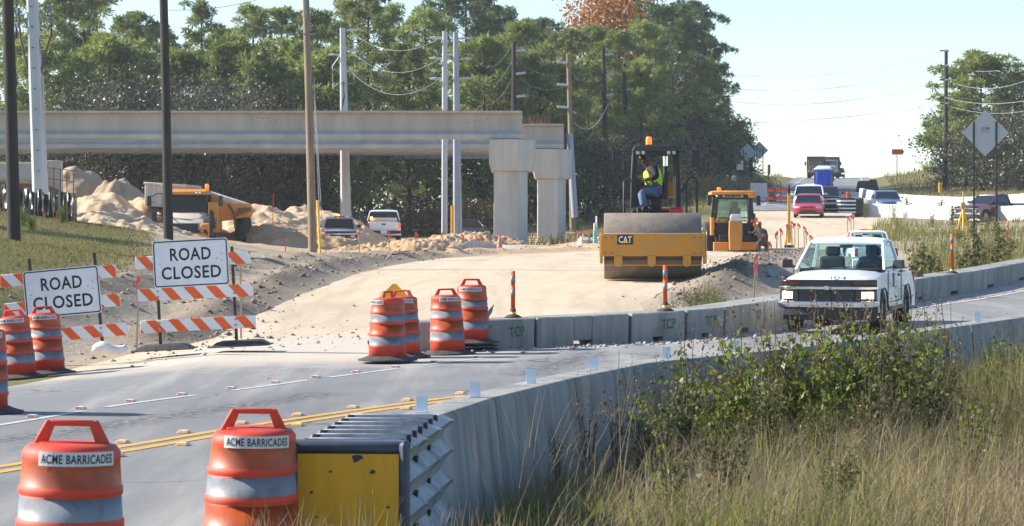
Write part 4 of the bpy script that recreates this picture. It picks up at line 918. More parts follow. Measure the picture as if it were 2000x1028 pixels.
# ---- pickups, cars and trucks farther off
pickup('silver pickup with an amber strobe on its roof showing its tail behind the white pickup', M_white, (((1681-CX)*101/F)+.0, 101.6, .02), R(180), lightbar=-.12, badge=False, gl=M_tglass)
pickup('silver blue pickup with amber roof strobe facing the camera beside the yellow guy guard', M_silver, gp(662, 136.0), R(3), k=1.06, lightbar=-.1, gl=M_dglass)
q = gp(737, 147); o = pickup('white crew cab pickup with lit tail lamp parked under the bridge girder', M_white, (q.x+.1, 152, q.z+.20), R(183), W=1.78, k=1.13, crew=True, tail_lit=True, badge=False); 
b = MB(); b.box((.62, 5.5, 1.24), (.13, .05, .13), 0); b.build('strobe', M_strobe, o); b = MB(); b.box((0, 5.25, 1.17), (1.35, .3, .17), 0); b.build('bed_box', M_rustw, o, bevel=.02)
for s in (-1, 1): mirror(o, s*1.13, 1.5, 1.32, None, (.22, .1, .3))
ROAD_AZ = R(-8)
def road_car(px, Y, f, **k): q = gp(px, Y); return f(loc=q, rz=ROAD_AZ, **k)
road_car(1578, 150, car, label='red sedan leading the queue of oncoming cars on the old highway', paint=M_red)
road_car(1579, 160, lambda **k: car(kind='suv', **k), label='white sport utility vehicle close behind the red sedan', paint=M_white, name='sport_utility_vehicle')
road_car(1614, 163, lambda **k: pickup(badge=False, **k), label='dark pickup beside the white sport utility vehicle, towing the blue toilet', paint=M_dark)
road_car(1586, 186, car, label='small white car behind the white sport utility vehicle', paint=M_white)
def portable_toilet(label, loc, rz):
    t = thing('portable_toilet', label, 'portable toilet', loc, rz)
    b = MB(); b.box((0, 0, 1.06), (1.1, 1.1, 2.0), 0)
    for k in range(5): b.box((-.44+.22*k, -.56, 1.1), (.03, .03, 1.7), 0)
    b.build('cabin', M_blue, t, bevel=.03)
    b = MB(); b.loft([[(-.6, -.6, 2.02), (.6, -.6, 2.02), (.6, .6, 2.02), (-.6, .6, 2.02)], [(-.6, -.6, 2.12), (.6, -.6, 2.12), (.6, .6, 2.12), (-.6, .6, 2.12)], [(-.35, -.4, 2.32), (.35, -.4, 2.32), (.35, .4, 2.32), (-.35, .4, 2.32)]]); b.build('roof', mat('toilet_roof_white', (.66, .7, .74), .4), t, bevel=.04)
    b = MB(); b.box((0, -.57, 1.05), (.7, .03, 1.8), 0); b.box((.26, -.60, 1.1), (.05, .03, .14), 1); b.build('door', [M_blue, M_black], t, bevel=.01)
    return t
q = gp(1610, 170); portable_toilet('blue portable toilet with white roof on the trailer behind the dark pickup', (q.x, 170.5, q.z+.55), ROAD_AZ)
t = thing('utility_trailer', 'red flat trailer carrying the blue portable toilet', 'trailer', (q.x+.25, 169, q.z), ROAD_AZ)
b = MB(); b.box((0, 1.3, .48), (2.0, 3.2, .12), 0)
for s in (-1, 1):
    for y in (-.2, 1.3, 2.8): b.box((s*.98, y, .85), (.06, .06, .7), 0)
    b.box((s*.98, 1.3, 1.18), (.05, 3.1, .06), 0); b.box((s*1.02, 1.3, .55), (.3, 1.0, .06), 0)
b.build('deck', M_redpl, t)
for s in (-1, 1): wheel(t, s*.95, 1.3, .33)
def dump_truck(label, loc, rz, col, box, k=1.):
    t = thing('dump_truck', label, 'dump truck', loc, rz, 'dump trucks cresting the hill'); t.scale = (k,)*3
    b = MB(); b.loft([[(-.85, y, z0), (.85, y, z0), (.9, y, z1-.15), (.7, y, z1), (-.7, y, z1), (-.9, y, z1-.15)] for y, z0, z1 in ((.15, .75, 1.62), (.4, .7, 1.72), (1.7, .7, 1.85))]); b.loft([[(-1.05, y, .8), (1.05, y, .8), (w, y, 2.65), (-w, y, 2.65)] for y, w in ((1.7, 1.02), (3.0, 1.02))]); b.build('cab', col, t, bevel=.06)
    b = MB(); b.slab((-.92, 1.69, 1.9), (.92, 1.69, 1.9), (.9, 1.69, 2.5), (-.9, 1.69, 2.5), .02); b.build('windshield', M_dglass, t)
    b = MB(); b.box((0, .12, 1.15), (1.1, .06, .75), 0)
    for j in range(6): b.box((0, .08, .85+.12*j), (1.15, .04, .03), 1)
    b.build('grille', [M_black, M_chrome], t)
    b = MB(); b.box((0, .0, .62), (2.35, .22, .28), 0); b.build('front_bumper', M_plast, t, bevel=.03)
    for s in (-1, 1):
        b = MB(); b.box((s*.86, .2, 1.05), (.34, .14, .2), 0); b.build('headlight', M_lampo, t, bevel=.03)
        b = MB(); b.box((s*1.42, 1.8, 2.1), (.2, .08, .5), 0); b.tube([(s*1.0, 1.85, 2.2), (s*1.4, 1.8, 2.2)], .02); b.build('mirror', M_black, t)
        b = MB(); b.loft([[(s*.75, y, z0), (s*1.2, y, z0), (s*1.2, y, z1), (s*.75, y, z1)] for y, z0, z1 in ((.3, .9, 1.0), (.6, 1.15, 1.25), (1.2, 1.15, 1.25), (1.6, .8, .9))]); b.build('fender', col, t)
        wheel(t, s*1.0, .95, .5, .3)
        for y in (5.2, 6.5): wheel(t, s*.95, y, .5, .5)
    b = MB(); b.box((0, 5.4, 2.05), (2.45, 4.7, 1.5), 0, taper=(1.03, 1))
    for j in range(6): b.box((0, 3.4+.8*j, 2.05), (2.56, .1, 1.4), 0)
    b.box((0, 3.05, 2.85), (2.5, .16, .5), 0); b.box((0, 4.6, .95), (.9, 7, .3), 0); b.build('dump_body', box, t, bevel=.02)
    return t
dump_truck('dark red dump truck nosing over the hill crest on the old highway', (gp(1593, 318).x, 318, gp(1593, 318).z), ROAD_AZ, mat('maroon_paint', (.10, .03, .035), .4), mat('maroon_box', (.16, .03, .03), .5), .92)
dump_truck('pale cabbed dump truck just behind the dark red one on the hill crest', (gp(1622, 334).x, 334, gp(1622, 334).z), ROAD_AZ, mat('pale_blue_paint', (.30, .33, .38), .35), mat('dark_box', (.05, .05, .06), .5), .92)
road_car(1637, 338, car, label='small dark car behind the pale cabbed dump truck on the hill crest', paint=M_dark, lit=True)
dump_truck('small red truck with amber beacon descending behind the blue portable toilet', (gp(1608, 236).x, 236, gp(1608, 236).z), ROAD_AZ, mat('worn_red_paint', (.30, .07, .05), .5), M_dred, .72)['group'] = 'trucks on the old highway'
o = pickup('dark red pickup with black bed behind the dark posts of the large diamond sign', M_dred, gp(1884, 143), R(-50), badge=False, gl=M_dglass)
b = MB()
for s in (-1, 1): b.box((s*.85, 4.02, .80), (.04, 1.72, .56), 0)
b.box((0, 4.93, .8), (1.66, .03, .6), 0); b.box((0, 4.0, 1.10), (1.7, 1.75, .05), 0); b.build('bed_side', M_dark, o, bevel=.01)
car('blue grey sedan with lit headlamp driving between the white barriers', M_blueg, (gp(1738, 162).x, 162, gp(1738, 162).z-.05), R(-2), lit=True)
car('dark car mostly hidden by sand and the bridge pier', M_dark, gp(935, 158), R(20))
# ------------------------------------------------------------------ road roller
t = thing('road_roller', 'yellow and black drum roller with amber beacon standing on the sand road', 'roller', (gp(1274, 60).x, 60, gp(1274, 60).z+.01), R(-2.2)); roller = t
b = MB(); b.lathe([(.70, -1.13), (.76, -1.13), (.775, -1.11), (.775, 1.11), (.76, 1.13), (.70, 1.13), (.66, 1.0), (.0, 1.0)], 64, 0, c=(0, 0, 0), X=XF((0, 0, .775), (0, R(90), 0))); b.build('drum', M_drumst, t)
b = MB(); b.box((0, -.95, .81), (2.40, .12, .52), 0); b.box((0, -.945, 1.075), (2.30, .10, .012), 2)
for s in (-1, 1): b.box((s*1.19, .2, .80), (.07, 2.3, .50), 0); b.box((s*1.19, -.86, .48), (.07, .28, .2), 0)
b.box((1.235, -.93, .72), (.012, .05, .8), 1); b.box((0, 1.45, .85), (2.4, .3, .55), 0)
for x in (-1.1, -.95, .95, 1.1):
    for z in (.62, .98): b.cyl((x, -1.03, z), (x, -1.005, z), .02, n=8, m=3)
for s in (-1, 1): b.box((s*1.19, -.6, 1.08), (.09, .5, .03), 0); b.cyl((s*1.235, .0, .78), (s*1.15, .0, .78), .26, n=18, m=3)
b.build('drum_frame', [M_cat, M_wht, M_rustw, M_drumlo], t, bevel=.012)
b = MB()
for k in range(4): b.tube([(-.55+.11*k, 1.3, 1.05), (-.6+.13*k, 1.25, 1.55+.05*k), (-.35+.1*k, 1.5, 1.72), (-.1+.1*k, 1.8, 1.5)], .022, 6)
b.build('hydraulic_hose', M_mach, t)
b = MB(); b.box((.27, 1.58, 1.5), (1.25, .06, .06), 0); b.box((-.30, 1.5, 1.62), (.10, .2, .16), 0); b.box((.2, 1.9, 1.58), (.5, .4, .1), 0); b.build('floor_plate', M_mach, t, bevel=.01)
b = MB(); b.box((0, -.88, .49), (2.26, .05, .14), 0); b.build('scraper_plate', M_drumlo, t)
b = MB(); b.cyl((-1.12, -.93, .41), (1.12, -.93, .41), .075, n=14, m=0); b.box((0, -.955, .36), (2.24, .05, .06), 1); b.build('scraper_bar', [M_drumlo, M_cat], t)
for x in (-.80, -.03, .78):
    b = MB(); b.prism([(x-.095, .56), (x+.095, .56)]+[(x+.095*math.cos(a), .40-.095*math.sin(a)) for a in [math.pi*k/8 for k in range(9)]], -1.03, -.98, 0, 'y'); b.cyl((x, -1.05, .40), (x, -1.03, .40), .022, n=8, m=1); b.build('bracket', [M_cat, M_galv], t, bevel=.008)
b = MB(); b.box((-.64, -1.016, .93), (.36, .012, .22), 0); b.text('CAT', XF((-.64, -1.022, .935)), .155, .30, 1, eps=.004); b.prism([(-.735, .855), (-.545, .855), (-.64, .925)], -1.032, -1.027, 2, 'y'); b.build('logo_plate', [M_black, M_wht, mat('logo_yellow', (.9, .45, .02), .4)], t)
CXo = .11
b = MB(); b.box((CXo, 2.5, 1.36), (1.5, 1.9, .28), 0); b.box((CXo, 4.7, 1.25), (1.1, 2.6, .9), 1); b.box((CXo, 1.75, 1.15), (.5, .9, .5), 0); b.prism([(.30, 1.95), (.72, 1.95), (.72, 2.05), (.55, 2.32), (.30, 2.32)], 3.4, 4.8, 1, 'y'); b.box((CXo, 3.3, .95), (1.9, 1.4, .5), 0)
b.build('rear_body', [M_mach, M_cat], t, bevel=.03)
for s in (-1, 1): wheel(t, CXo+s*.78, 3.6, .74, .52, M_cat)
b = MB()                                                              # roll-over frame
for y in (1.75, 3.05):
    for s in (-1, 1): b.loft([[(CXo+s*x+dx, y+dy, z) for dx, dy in ((-.065, -.06), (.065, -.06), (.065, .06), (-.065, .06))] for x, z in ((.545, 1.5), (.53, 2.4), (.50, 2.98), (.44, 3.1))], 0)
b.loft([[(CXo-.58+i, 1.6, 3.03), (CXo+.58-i, 1.6, 3.03), (CXo+.58-i, 3.2, 3.03), (CXo-.58+i, 3.2, 3.03)] for i in (0,)]+[[(CXo-.50, 1.66, 3.18), (CXo+.50, 1.66, 3.18), (CXo+.50, 3.15, 3.18), (CXo-.50, 3.15, 3.18)]], 0)
b.loft([[(CXo-.4, 1.62, 3.04), (CXo+.4, 1.62, 3.04), (CXo+.4, 1.8, 3.04), (CXo-.4, 1.8, 3.04)], [(CXo-.25, 1.62, 2.93), (CXo+.25, 1.62, 2.93), (CXo+.25, 1.8, 2.93), (CXo-.25, 1.8, 2.93)]], 0)
b.build('roll_over_frame', M_mach, t, bevel=.02)
for x in (-.43, -.30, .31, .44):
    b = MB(); b.box((CXo+x, 1.58, 3.0), (.10, .08, .10), 0); b.box((CXo+x, 1.535, 3.0), (.075, .012, .075), 1); b.build('work_light', [M_black, M_lampo], t, bevel=.008)
b = MB(); b.lathe([(.07, 3.18, 0), (.075, 3.21, 1), (.07, 3.36, 1), (.055, 3.40, 1), (.0, 3.40, 1)], 16, c=(CXo-.16, 2.0, 0)); b.build('beacon', [M_black, M_amberE], t)
for s, x in ((-1, -.84), (1, 1.06)):
    b = MB(); b.box((x, 1.55, 2.86), (.20, .09, .42), 0, taper=(.9, .9)); b.tube([(x-s*.06, 1.58, 3.03), (CXo+s*.5, 1.7, 3.04)], .013); b.build('mirror', M_plast, t, bevel=.035, bseg=3)
b = MB(); b.tube([(-.66, 1.6, 1.45), (-.66, 1.6, 2.28), (-.62, 1.6, 2.36), (-.52, 1.65, 2.37), (-.48, 1.8, 2.3)], .022, 8); b.build('handrail', M_mach, t)
b = MB(); b.tube([(.72, 1.6, 2.05), (.90, 1.6, 2.36), (.97, 1.6, 2.42), (1.06, 1.6, 2.40), (1.10, 1.6, 2.28), (1.10, 1.6, 1.45)], .024, 8); b.tube([(.85, 1.6, 1.45), (.85, 1.6, 2.28)], .02, 8); b.build('handrail', M_mach, t)
b = MB(); b.cyl((.38, 3.4, 1.9), (.38, 3.4, 2.72), .055, n=12, m=0); b.cyl((.38, 3.4, 2.72), (.38, 3.4, 2.96), .058, n=12, m=1); b.build('exhaust', [M_mach, M_chrome], t)
b = MB(); b.box((.12, 2.55, 1.98), (.52, .5, .14), 0); b.box((.36, 2.7, 2.28), (.14, .5, .55), 0, rot=(0, R(10), 0)); b.box((.12, 2.55, 1.7), (.3, .3, .5), 0); b.build('seat', mat('vinyl_seat', (.03, .03, .032), .6), t, bevel=.04)
b = MB(); b.box((-.28, 2.3, 2.22), (.26, .3, .26), 0, rot=(0, R(-12), 0)); b.box((-.32, 2.3, 1.8), (.12, .14, .7), 0); b.tube([(-.36+.17*math.cos(a), 2.05+.05*math.sin(a), 2.38+.15*math.sin(a)) for a in [2*math.pi*j/14 for j in range(15)]], .014, 6); b.cyl((-.18, 2.1, 2.14), (-.18, 2.15, 2.14), .03, n=10, m=1); b.build('steering_console', [M_mach, mat('red_knob', (.8, .03, .03), .4)], t, bevel=.02)
o = tag(MB().box((.60, 1.75, 1.59), (.34, .22, .14), 0).box((.60, 1.75, 1.675), (.30, .18, .03), 0).build('toolbox', M_redpl, None, bevel=.02), 'small red toolbox on the platform of the drum roller', 'toolbox'); o.location = t.location; o.rotation_euler = (0, 0, R(-2.2))
p = thing('person', 'roller driver in lime vest, jeans and black cap looking down over the console', 'person', t.location, R(-2.2))
J = [(.10, 2.5, 2.12, .15, .13), (.07, 2.48, 2.36, .16, .14), (.03, 2.45, 2.56, .17, .13), (-.05, 2.43, 2.68, .075), (-.11, 2.41, 2.76, .06), (-.16, 2.40, 2.83, .085, .10), (-.19, 2.4, 2.90, .075),
     (.06, 2.22, 2.60, .062), (.14, 2.05, 2.42, .05), (-.10, 1.98, 2.36, .038), (-.18, 2.0, 2.36, .035),
     (.00, 2.66, 2.58, .06), (-.18, 2.68, 2.44, .05), (-.36, 2.35, 2.42, .036),
     (.08, 2.36, 2.08, .095), (-.24, 2.2, 2.10, .075), (-.17, 2.12, 1.78, .055), (-.2, 2.1, 1.66, .045), (.10, 2.62, 2.08, .095), (-.22, 2.55, 2.12, .075), (-.10, 2.5, 1.75, .055), (-.14, 2.48, 1.66, .045)]
E_ = [(0, 1), (1, 2), (2, 3), (3, 4), (4, 5), (5, 6), (2, 7), (7, 8), (8, 9), (9, 10), (2, 11), (11, 12), (12, 13), (0, 14), (14, 15), (15, 16), (16, 17), (0, 18), (18, 19), (19, 20), (20, 21)]
skinned('body', J, E_, M_skin, p)
skinned('shirt_sleeves', [(.02, 2.42, 2.56, .13), (.07, 2.22, 2.61, .088), (.14, 2.06, 2.44, .072), (-.02, 2.0, 2.38, .058), (.0, 2.66, 2.58, .085), (-.18, 2.68, 2.44, .07)], [(0, 1), (1, 2), (2, 3), (0, 4), (4, 5)], M_shirt, p)
skinned('vest', [(.10, 2.5, 2.16, .19, .17), (.07, 2.47, 2.36, .20, .18), (.03, 2.44, 2.55, .21, .17), (-.02, 2.43, 2.66, .14, .125)], [(0, 1), (1, 2), (2, 3)], M_lime, p)
skinned('jeans', [(.10, 2.5, 2.13, .165, .14), (.08, 2.36, 2.08, .11), (-.25, 2.2, 2.10, .09), (-.18, 2.12, 1.78, .072), (-.19, 2.1, 1.70, .065), (.10, 2.62, 2.08, .11), (-.23, 2.55, 2.12, .09), (-.11, 2.5, 1.75, .072), (-.12, 2.48, 1.70, .065)], [(0, 1), (1, 2), (2, 3), (3, 4), (0, 5), (5, 6), (6, 7), (7, 8)], M_jeans, p)
b = MB()
for pts in ([(-.05, 2.285, 2.66), (-.03, 2.27, 2.5), (-.02, 2.275, 2.36), (.0, 2.29, 2.22)], [(.06, 2.29, 2.66), (.14, 2.29, 2.5), (.17, 2.30, 2.36)]):
    for w, m_ in ((.05, 1), (.026, 0)):
        for a_, c_ in zip(pts[:-1], pts[1:]): b.quad((a_[0]-w/2, a_[1]-.012-(.004 if m_ == 0 else 0), a_[2]), (c_[0]-w/2, c_[1]-.012-(.004 if m_ == 0 else 0), c_[2]), (c_[0]+w/2, c_[1]-.012-(.004 if m_ == 0 else 0), c_[2]), (a_[0]+w/2, a_[1]-.012-(.004 if m_ == 0 else 0), a_[2]), m_)
b.build('vest_stripes', [M_tape, M_vor], p)
b = MB(); b.lathe([(.095, -.01), (.10, .03), (.085, .085), (.04, .11), (0, .115)], 14, X=XF((-.185, 2.4, 2.87), (0, R(-18), 0))); b.box((-.29, 2.4, 2.87), (.14, .13, .015), 0, rot=(0, R(-25), 0)); b.build('cap', M_black, p)
b = MB()
for y in (2.11, 2.49): b.loft([[(-.30, y-.05, 1.58), (-.08, y-.05, 1.58), (-.08, y+.05, 1.58), (-.30, y+.05, 1.58)], [(-.28, y-.045, 1.64), (-.08, y-.045, 1.70), (-.08, y+.045, 1.70), (-.28, y+.045, 1.64)]])
b.build('boots', M_boot, p, bevel=.02)
# ------------------------------------------------------------------ backhoe loader
q = gp(1432, 109); t = thing('backhoe_loader', 'orange backhoe loader behind the roller with its folded boom towards the camera', 'backhoe', (q.x, 109, q.z), R(0))
b = MB(); b.box((0, 1.0, .75), (1.5, 2.6, .8), 0); b.box((0, 3.4, 1.0), (1.0, 2.2, .9), 1); b.build('chassis', [M_mach, M_cat2], t, bevel=.03)
b = MB(); b.loft([[(-.97, -.5, 2.40), (.97, -.5, 2.40), (.97, 1.4, 2.40), (-.97, 1.4, 2.40)], [(-.95, -.52, 2.52), (.95, -.52, 2.52), (.95, 1.4, 2.52), (-.95, 1.4, 2.52)], [(-.8, -.4, 2.57), (.8, -.4, 2.57), (.8, 1.3, 2.57), (-.8, 1.3, 2.57)]]); b.box((.72, -.5, 2.36), (.26, .12, .22), 0); b.build('roof', M_cat2, t, bevel=.02)
b = MB()
for s in (-1, 1):
    for y in (-.3, 1.2): b.loft([[(s*x-.07, y-.06, z), (s*x+.07, y-.06, z), (s*x+.07, y+.06, z), (s*x-.07, y+.06, z)] for x, z in ((.66, .9), (.80, 1.3), (.70, 2.4))])
b.box((0, -.3, 2.30), (1.5, .1, .2), 0); b.box((0, -.32, 1.42), (1.4, .05, .04), 0); b.box((0, -.25, .95), (1.5, .2, .5), 0); b.box((.1, .6, 1.5), (.5, .3, .7), 0); b.box((.1, .5, 1.95), (.28, .2, .28), 0)
b.text('JOHN DEERE', XF((0, -.36, 2.30)), .10, .8, 1, eps=.004)
b.build('cab_frame', [M_mach, M_grey], t, bevel=.015)
b = MB(); b.quad((-.62, -.31, 1.25), (.62, -.31, 1.25), (.64, -.31, 2.2), (-.64, -.31, 2.2)); b.build('rear_window', glass('teal_glass', (.55, .8, .78), .5), t)
b = MB(); b.quad((-.62, 1.2, 1.25), (.62, 1.2, 1.25), (.64, 1.2, 2.2), (-.64, 1.2, 2.2)); b.build('front_window', glass('teal_glass'), t)
b = MB(); b.loft([[(-.27, -1.25, 1.30), (.27, -1.25, 1.30), (.27, -1.05, 1.30), (-.27, -1.05, 1.30)], [(-.30, -1.45, .75), (.27, -1.45, .75), (.27, -1.2, .75), (-.30, -1.2, .75)], [(-.27, -1.5, .05), (.20, -1.5, .05), (.20, -1.2, .05), (-.27, -1.2, .05)]]); b.build('boom', M_cat2, t, bevel=.02)
b = MB(); b.loft([[(-.22, -1.3, 1.28), (.22, -1.3, 1.28), (.22, -1.0, 1.28), (-.22, -1.0, 1.28)], [(-.23, -1.35, 1.48), (.23, -1.35, 1.48), (.23, -.9, 1.48), (-.23, -.9, 1.48)], [(-.16, -1.25, 1.58), (.18, -1.25, 1.58), (.18, -.95, 1.58), (-.16, -.95, 1.58)]]); b.build('dipper_end', mat('worn_pale_steel', (.5, .52, .56), .4, metal=.4, var=.1), t, bevel=.02)
b = MB(); b.box((0, -.75, .22), (1.8, .35, .34), 0); b.box((0, -.6, .55), (1.3, .3, .3), 1); b.build('stabiliser_frame', [M_cat2, M_mach], t, bevel=.02)
for s in (-1, 1):
    b = MB(); b.tube([(s*.85, -.5, 1.6), (s*.9, -.55, 1.0), (s*.75, -.6, .4)], .05); b.box((s*.76, -.45, 1.28), (.12, .1, .12), 1); b.box((s*.92, -.3, 1.05), (.14, .6, .75), 2); b.box((s*.5, -.36, 1.28), (.25, .06, .06), 2); b.build('stabiliser_arm', [M_mach, M_amber, M_cat2], t, bevel=.01)
    mirror(t, s*1.05, -.3, 2.15, None, (.17, .1, .42)); wheel(t, s*1.0, .6, .62, .42, M_cat2); wheel(t, s*.9, 4.0, .45, .3, M_cat2)
for x in (-.72, -.45, .33):
    b = MB(); b.lathe([(.05, 0), (.055, .04), (0, .05)], 10, X=XF((x, -.5, 2.34), (R(90), 0, 0))); b.build('work_light', M_lampo, t)
b = MB(); b.lathe([(.09, 2.57), (.085, 2.70), (.0, 2.72)], 12, c=(-.6, 0, 0)); b.build('beacon', M_amberE, t)
# kneeling worker
q = gp(1491, 107.0); p = thing('person', 'worker in red hard hat and orange vest crouching at the backhoe tyre', 'person', (q.x, 107.0, q.z+.02), R(-15))
J = [(0, 0, .42, .15, .12), (-.03, -.03, .68, .17, .12), (-.09, -.06, .90, .17, .11), (-.12, -.08, 1.0, .06), (-.14, -.09, 1.06, .055), (-.16, -.1, 1.14, .085), (-.17, -.1, 1.2, .07), (-.27, -.1, .92, .055), (-.45, -.14, .78, .045), (-.62, -.16, .86, .04), (.11, -.08, .88, .055), (.18, -.1, .62, .045), (.12, -.22, .42, .04),
     (-.1, -.1, .36, .09), (-.16, -.42, .40, .07), (-.14, -.2, .06, .05), (.12, .0, .34, .09), (.18, -.3, .10, .07), (.16, .12, .07, .05)]
E_ = [(0, 1), (1, 2), (2, 3), (3, 4), (4, 5), (5, 6), (2, 7), (7, 8), (8, 9), (2, 10), (10, 11), (11, 12), (0, 13), (13, 14), (14, 15), (0, 16), (16, 17), (17, 18)]
skinned('body', J, E_, mat('worker_dark_clothing', (.06, .045, .04), .9), p)
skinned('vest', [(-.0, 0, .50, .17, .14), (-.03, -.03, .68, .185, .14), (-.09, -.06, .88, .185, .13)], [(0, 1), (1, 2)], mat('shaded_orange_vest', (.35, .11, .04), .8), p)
def hard_hat(par, c, m):
    b = MB(); b.lathe([(.135, 0), (.12, .015), (.115, .06), (.08, .11), (.0, .13)], 16, c=c); b.build('hard_hat', m, par)
hard_hat(p, (-.17, -.1, 1.17), M_rhat)
q = gp(1659, 99.5); p = thing('person', 'worker in orange hard hat standing beyond the roof of the white pickup', 'person', q, R(20))
J = [(0, 0, .92, .15, .12), (0, 0, 1.15, .16, .12), (0, 0, 1.38, .18, .11), (0, 0, 1.48, .06), (0, -.01, 1.54, .055), (0, -.02, 1.63, .08), (0, -.02, 1.70, .07), (-.2, 0, 1.37, .055), (-.27, -.03, 1.1, .045), (-.26, -.15, .88, .04), (.2, 0, 1.37, .055), (.27, -.03, 1.1, .045), (.26, -.15, .88, .04), (-.1, 0, .86, .09), (-.11, 0, .48, .07), (-.11, .02, .06, .05), (.1, 0, .86, .09), (.11, 0, .48, .07), (.11, .02, .06, .05)]
E_ = [(0, 1), (1, 2), (2, 3), (3, 4), (4, 5), (5, 6), (2, 7), (7, 8), (8, 9), (2, 10), (10, 11), (11, 12), (0, 13), (13, 14), (14, 15), (0, 16), (16, 17), (17, 18)]
skinned('body', J, E_, mat('worker_navy', (.03, .035, .06), .9), p); skinned('vest', [(0, 0, .98, .17, .14), (0, 0, 1.18, .18, .14), (0, 0, 1.38, .19, .13)], [(0, 1), (1, 2)], M_vor, p); hard_hat(p, (0, -.02, 1.67), M_hat)
# ------------------------------------------------------------------ articulated dump truck
q = gp(352, 125); t = thing('articulated_dump_truck', 'orange articulated dump truck with rusty pale bed parked in the sand', 'dump truck', (q.x, 125, q.z+.05), 0)
b = MB(); b.loft([[(-.85, y, .9), (1.15, y, .9), (1.15, y, z), (.95, y, z+.06), (-.65, y, z+.06), (-.85, y, z)] for y, z in ((.0, 1.20), (.25, 1.38), (1.5, 1.80))]); b.build('hood', [mat('pale_hood', (.60, .50, .40), .4, dust=.3)], t, bevel=.04)
b = MB(); b.box((.15, -.03, 1.03), (1.45, .1, .42), 0); b.build('grille', M_black, t)
b = MB()
for s, x in ((-1, -1.05), (1, 1.22)): b.loft([[(x-.22, y, z0), (x+.22, y, z0), (x+.22, y, z1), (x-.22, y, z1)] for y, z0, z1 in ((-.15, .55, 1.22), (.3, .5, 1.3), (1.3, .7, 1.25))])
b.box((.15, -.1, .62), (2.3, .25, .32), 0); b.build('front_fender', M_cat2, t, bevel=.05)
for s, x in ((-1, -.98), (1, 1.20)):
    b = MB(); b.lathe([(.19, 0), (.17, .05), (0, .03)], 6, X=XF((x, -.16, .78), (R(90), 0, 0))); b.build('headlight', M_black, t)
    mirror(t, .15+s*1.75, .6, 2.35, None, (.22, .12, .5)); b = MB(); b.tube([(.15+s*1.62, .6, 2.55), (.15+s*1.4, .8, 2.72), (.15+s*.95, 1.2, 2.68)], .025); b.build('mirror_arm', M_mach, t)
    b = MB(); b.tube([(.15+s*1.3, -.1, 1.3), (.15+s*1.3, -.1, 1.85), (.15+s*1.3, .8, 1.95)], .03); b.tube([(.15+s*.95, .1, 1.55), (.15+s*1.45, .0, 1.75)], .02); b.box((.15+s*1.42, -.05, 1.5), (.16, .12, .7), 0); b.build('handrail', M_mach, t)
b = MB(); b.loft([[(-.85, 1.3, 1.75), (1.2, 1.3, 1.75), (1.2, 2.8, 1.75), (-.85, 2.8, 1.75)], [(-.82, 1.25, 1.9), (1.17, 1.25, 1.9), (1.17, 2.8, 1.9), (-.82, 2.8, 1.9)], [(-.72, 1.5, 2.68), (1.08, 1.5, 2.68), (1.08, 2.8, 2.68), (-.72, 2.8, 2.68)]]); b.build('cab', [M_mach], t, bevel=.03)
b = MB(); b.slab((-.72, 1.26, 1.93), (1.06, 1.26, 1.93), (.99, 1.50, 2.64), (-.64, 1.50, 2.64), .02); b.build('windshield', mat('teal_dark_glass', (.05, .12, .13), .06, spec=.8, var=.5, vs=1.5), t)
b = MB(); b.loft([[(-.88, 1.2, 2.66), (1.24, 1.2, 2.66), (1.24, 2.9, 2.66), (-.88, 2.9, 2.66)], [(-.85, 1.25, 2.82), (1.2, 1.25, 2.82), (1.2, 2.9, 2.85), (-.85, 2.9, 2.85)], [(-.7, 1.5, 2.94), (1.0, 1.5, 2.94), (1.0, 2.8, 2.94), (-.7, 2.8, 2.94)]]); b.build('roof', M_cat2, t, bevel=.03)
for x in (-.6, .68, .84): b = MB(); b.lathe([(.05, 0), (.055, .04), (0, .05)], 10, X=XF((x, 1.2, 2.74), (R(90), 0, 0))); b.build('work_light', M_lampo, t)
b = MB(); b.lathe([(.1, 2.92), (.1, 3.12), (.07, 3.2), (.0, 3.2)], 12, c=(1.12, 1.6, 0)); b.build('beacon', M_amberE, t)
b = MB(); b.tube([(-.5, 1.24, 1.92), (.1, 1.22, 2.0), (.5, 1.24, 1.92)], .015); b.tube([(.3, 1.24, 1.92), (.75, 1.22, 2.02), (.9, 1.24, 1.95)], .015); b.build('wiper', M_black, t)
b = MB(); b.box((1.45, 2.1, 1.55), (.5, 1.8, 1.5), 0); b.prism([(1.2, 1.3), (3.0, 1.55), (3.15, 1.9), (2.95, 2.25), (2.0, 2.25), (1.5, 2.62), (1.2, 2.62)], 2.3, 4.6, 0, 'y'); b.build('rear_frame', M_cat2, t, bevel=.04)
b = MB(); b.prism([(-2.15, 2.1), (1.2, 1.9), (2.9, 2.0), (2.95, 2.22), (.35, 3.05), (-.1, 3.12), (-2.15, 3.25)], 2.9, 5.4, 0, 'y'); b.prism([(-2.2, 3.18), (.4, 3.02), (.4, 3.14), (-2.2, 3.32)], 2.84, 5.45, 0, 'y'); b.box((-1.3, 2.86, 2.65), (.1, .1, 1.1), 0); b.build('dump_bed', M_rustw, t, bevel=.04)
b = MB(); b.tube([(2.1, 2.25, 2.2), (2.4, 2.2, 1.75), (2.45, 2.2, 1.0)], .06); b.loft([[(2.5, 2.2, 1.6), (3.15, 2.2, 1.85), (3.2, 2.2, 2.05), (2.6, 2.2, 2.0)], [(2.5, 2.8, 1.6), (3.15, 2.8, 1.85), (3.2, 2.8, 2.05), (2.6, 2.8, 2.0)]]); b.build('tailgate_arm', M_rust, t)
for x, y in ((-1.05, .75), (1.3, .75), (2.65, 3.4), (-1.0, 4.2), (2.65, 4.9)): wheel(t, x, y, .8, .55, M_cat2)
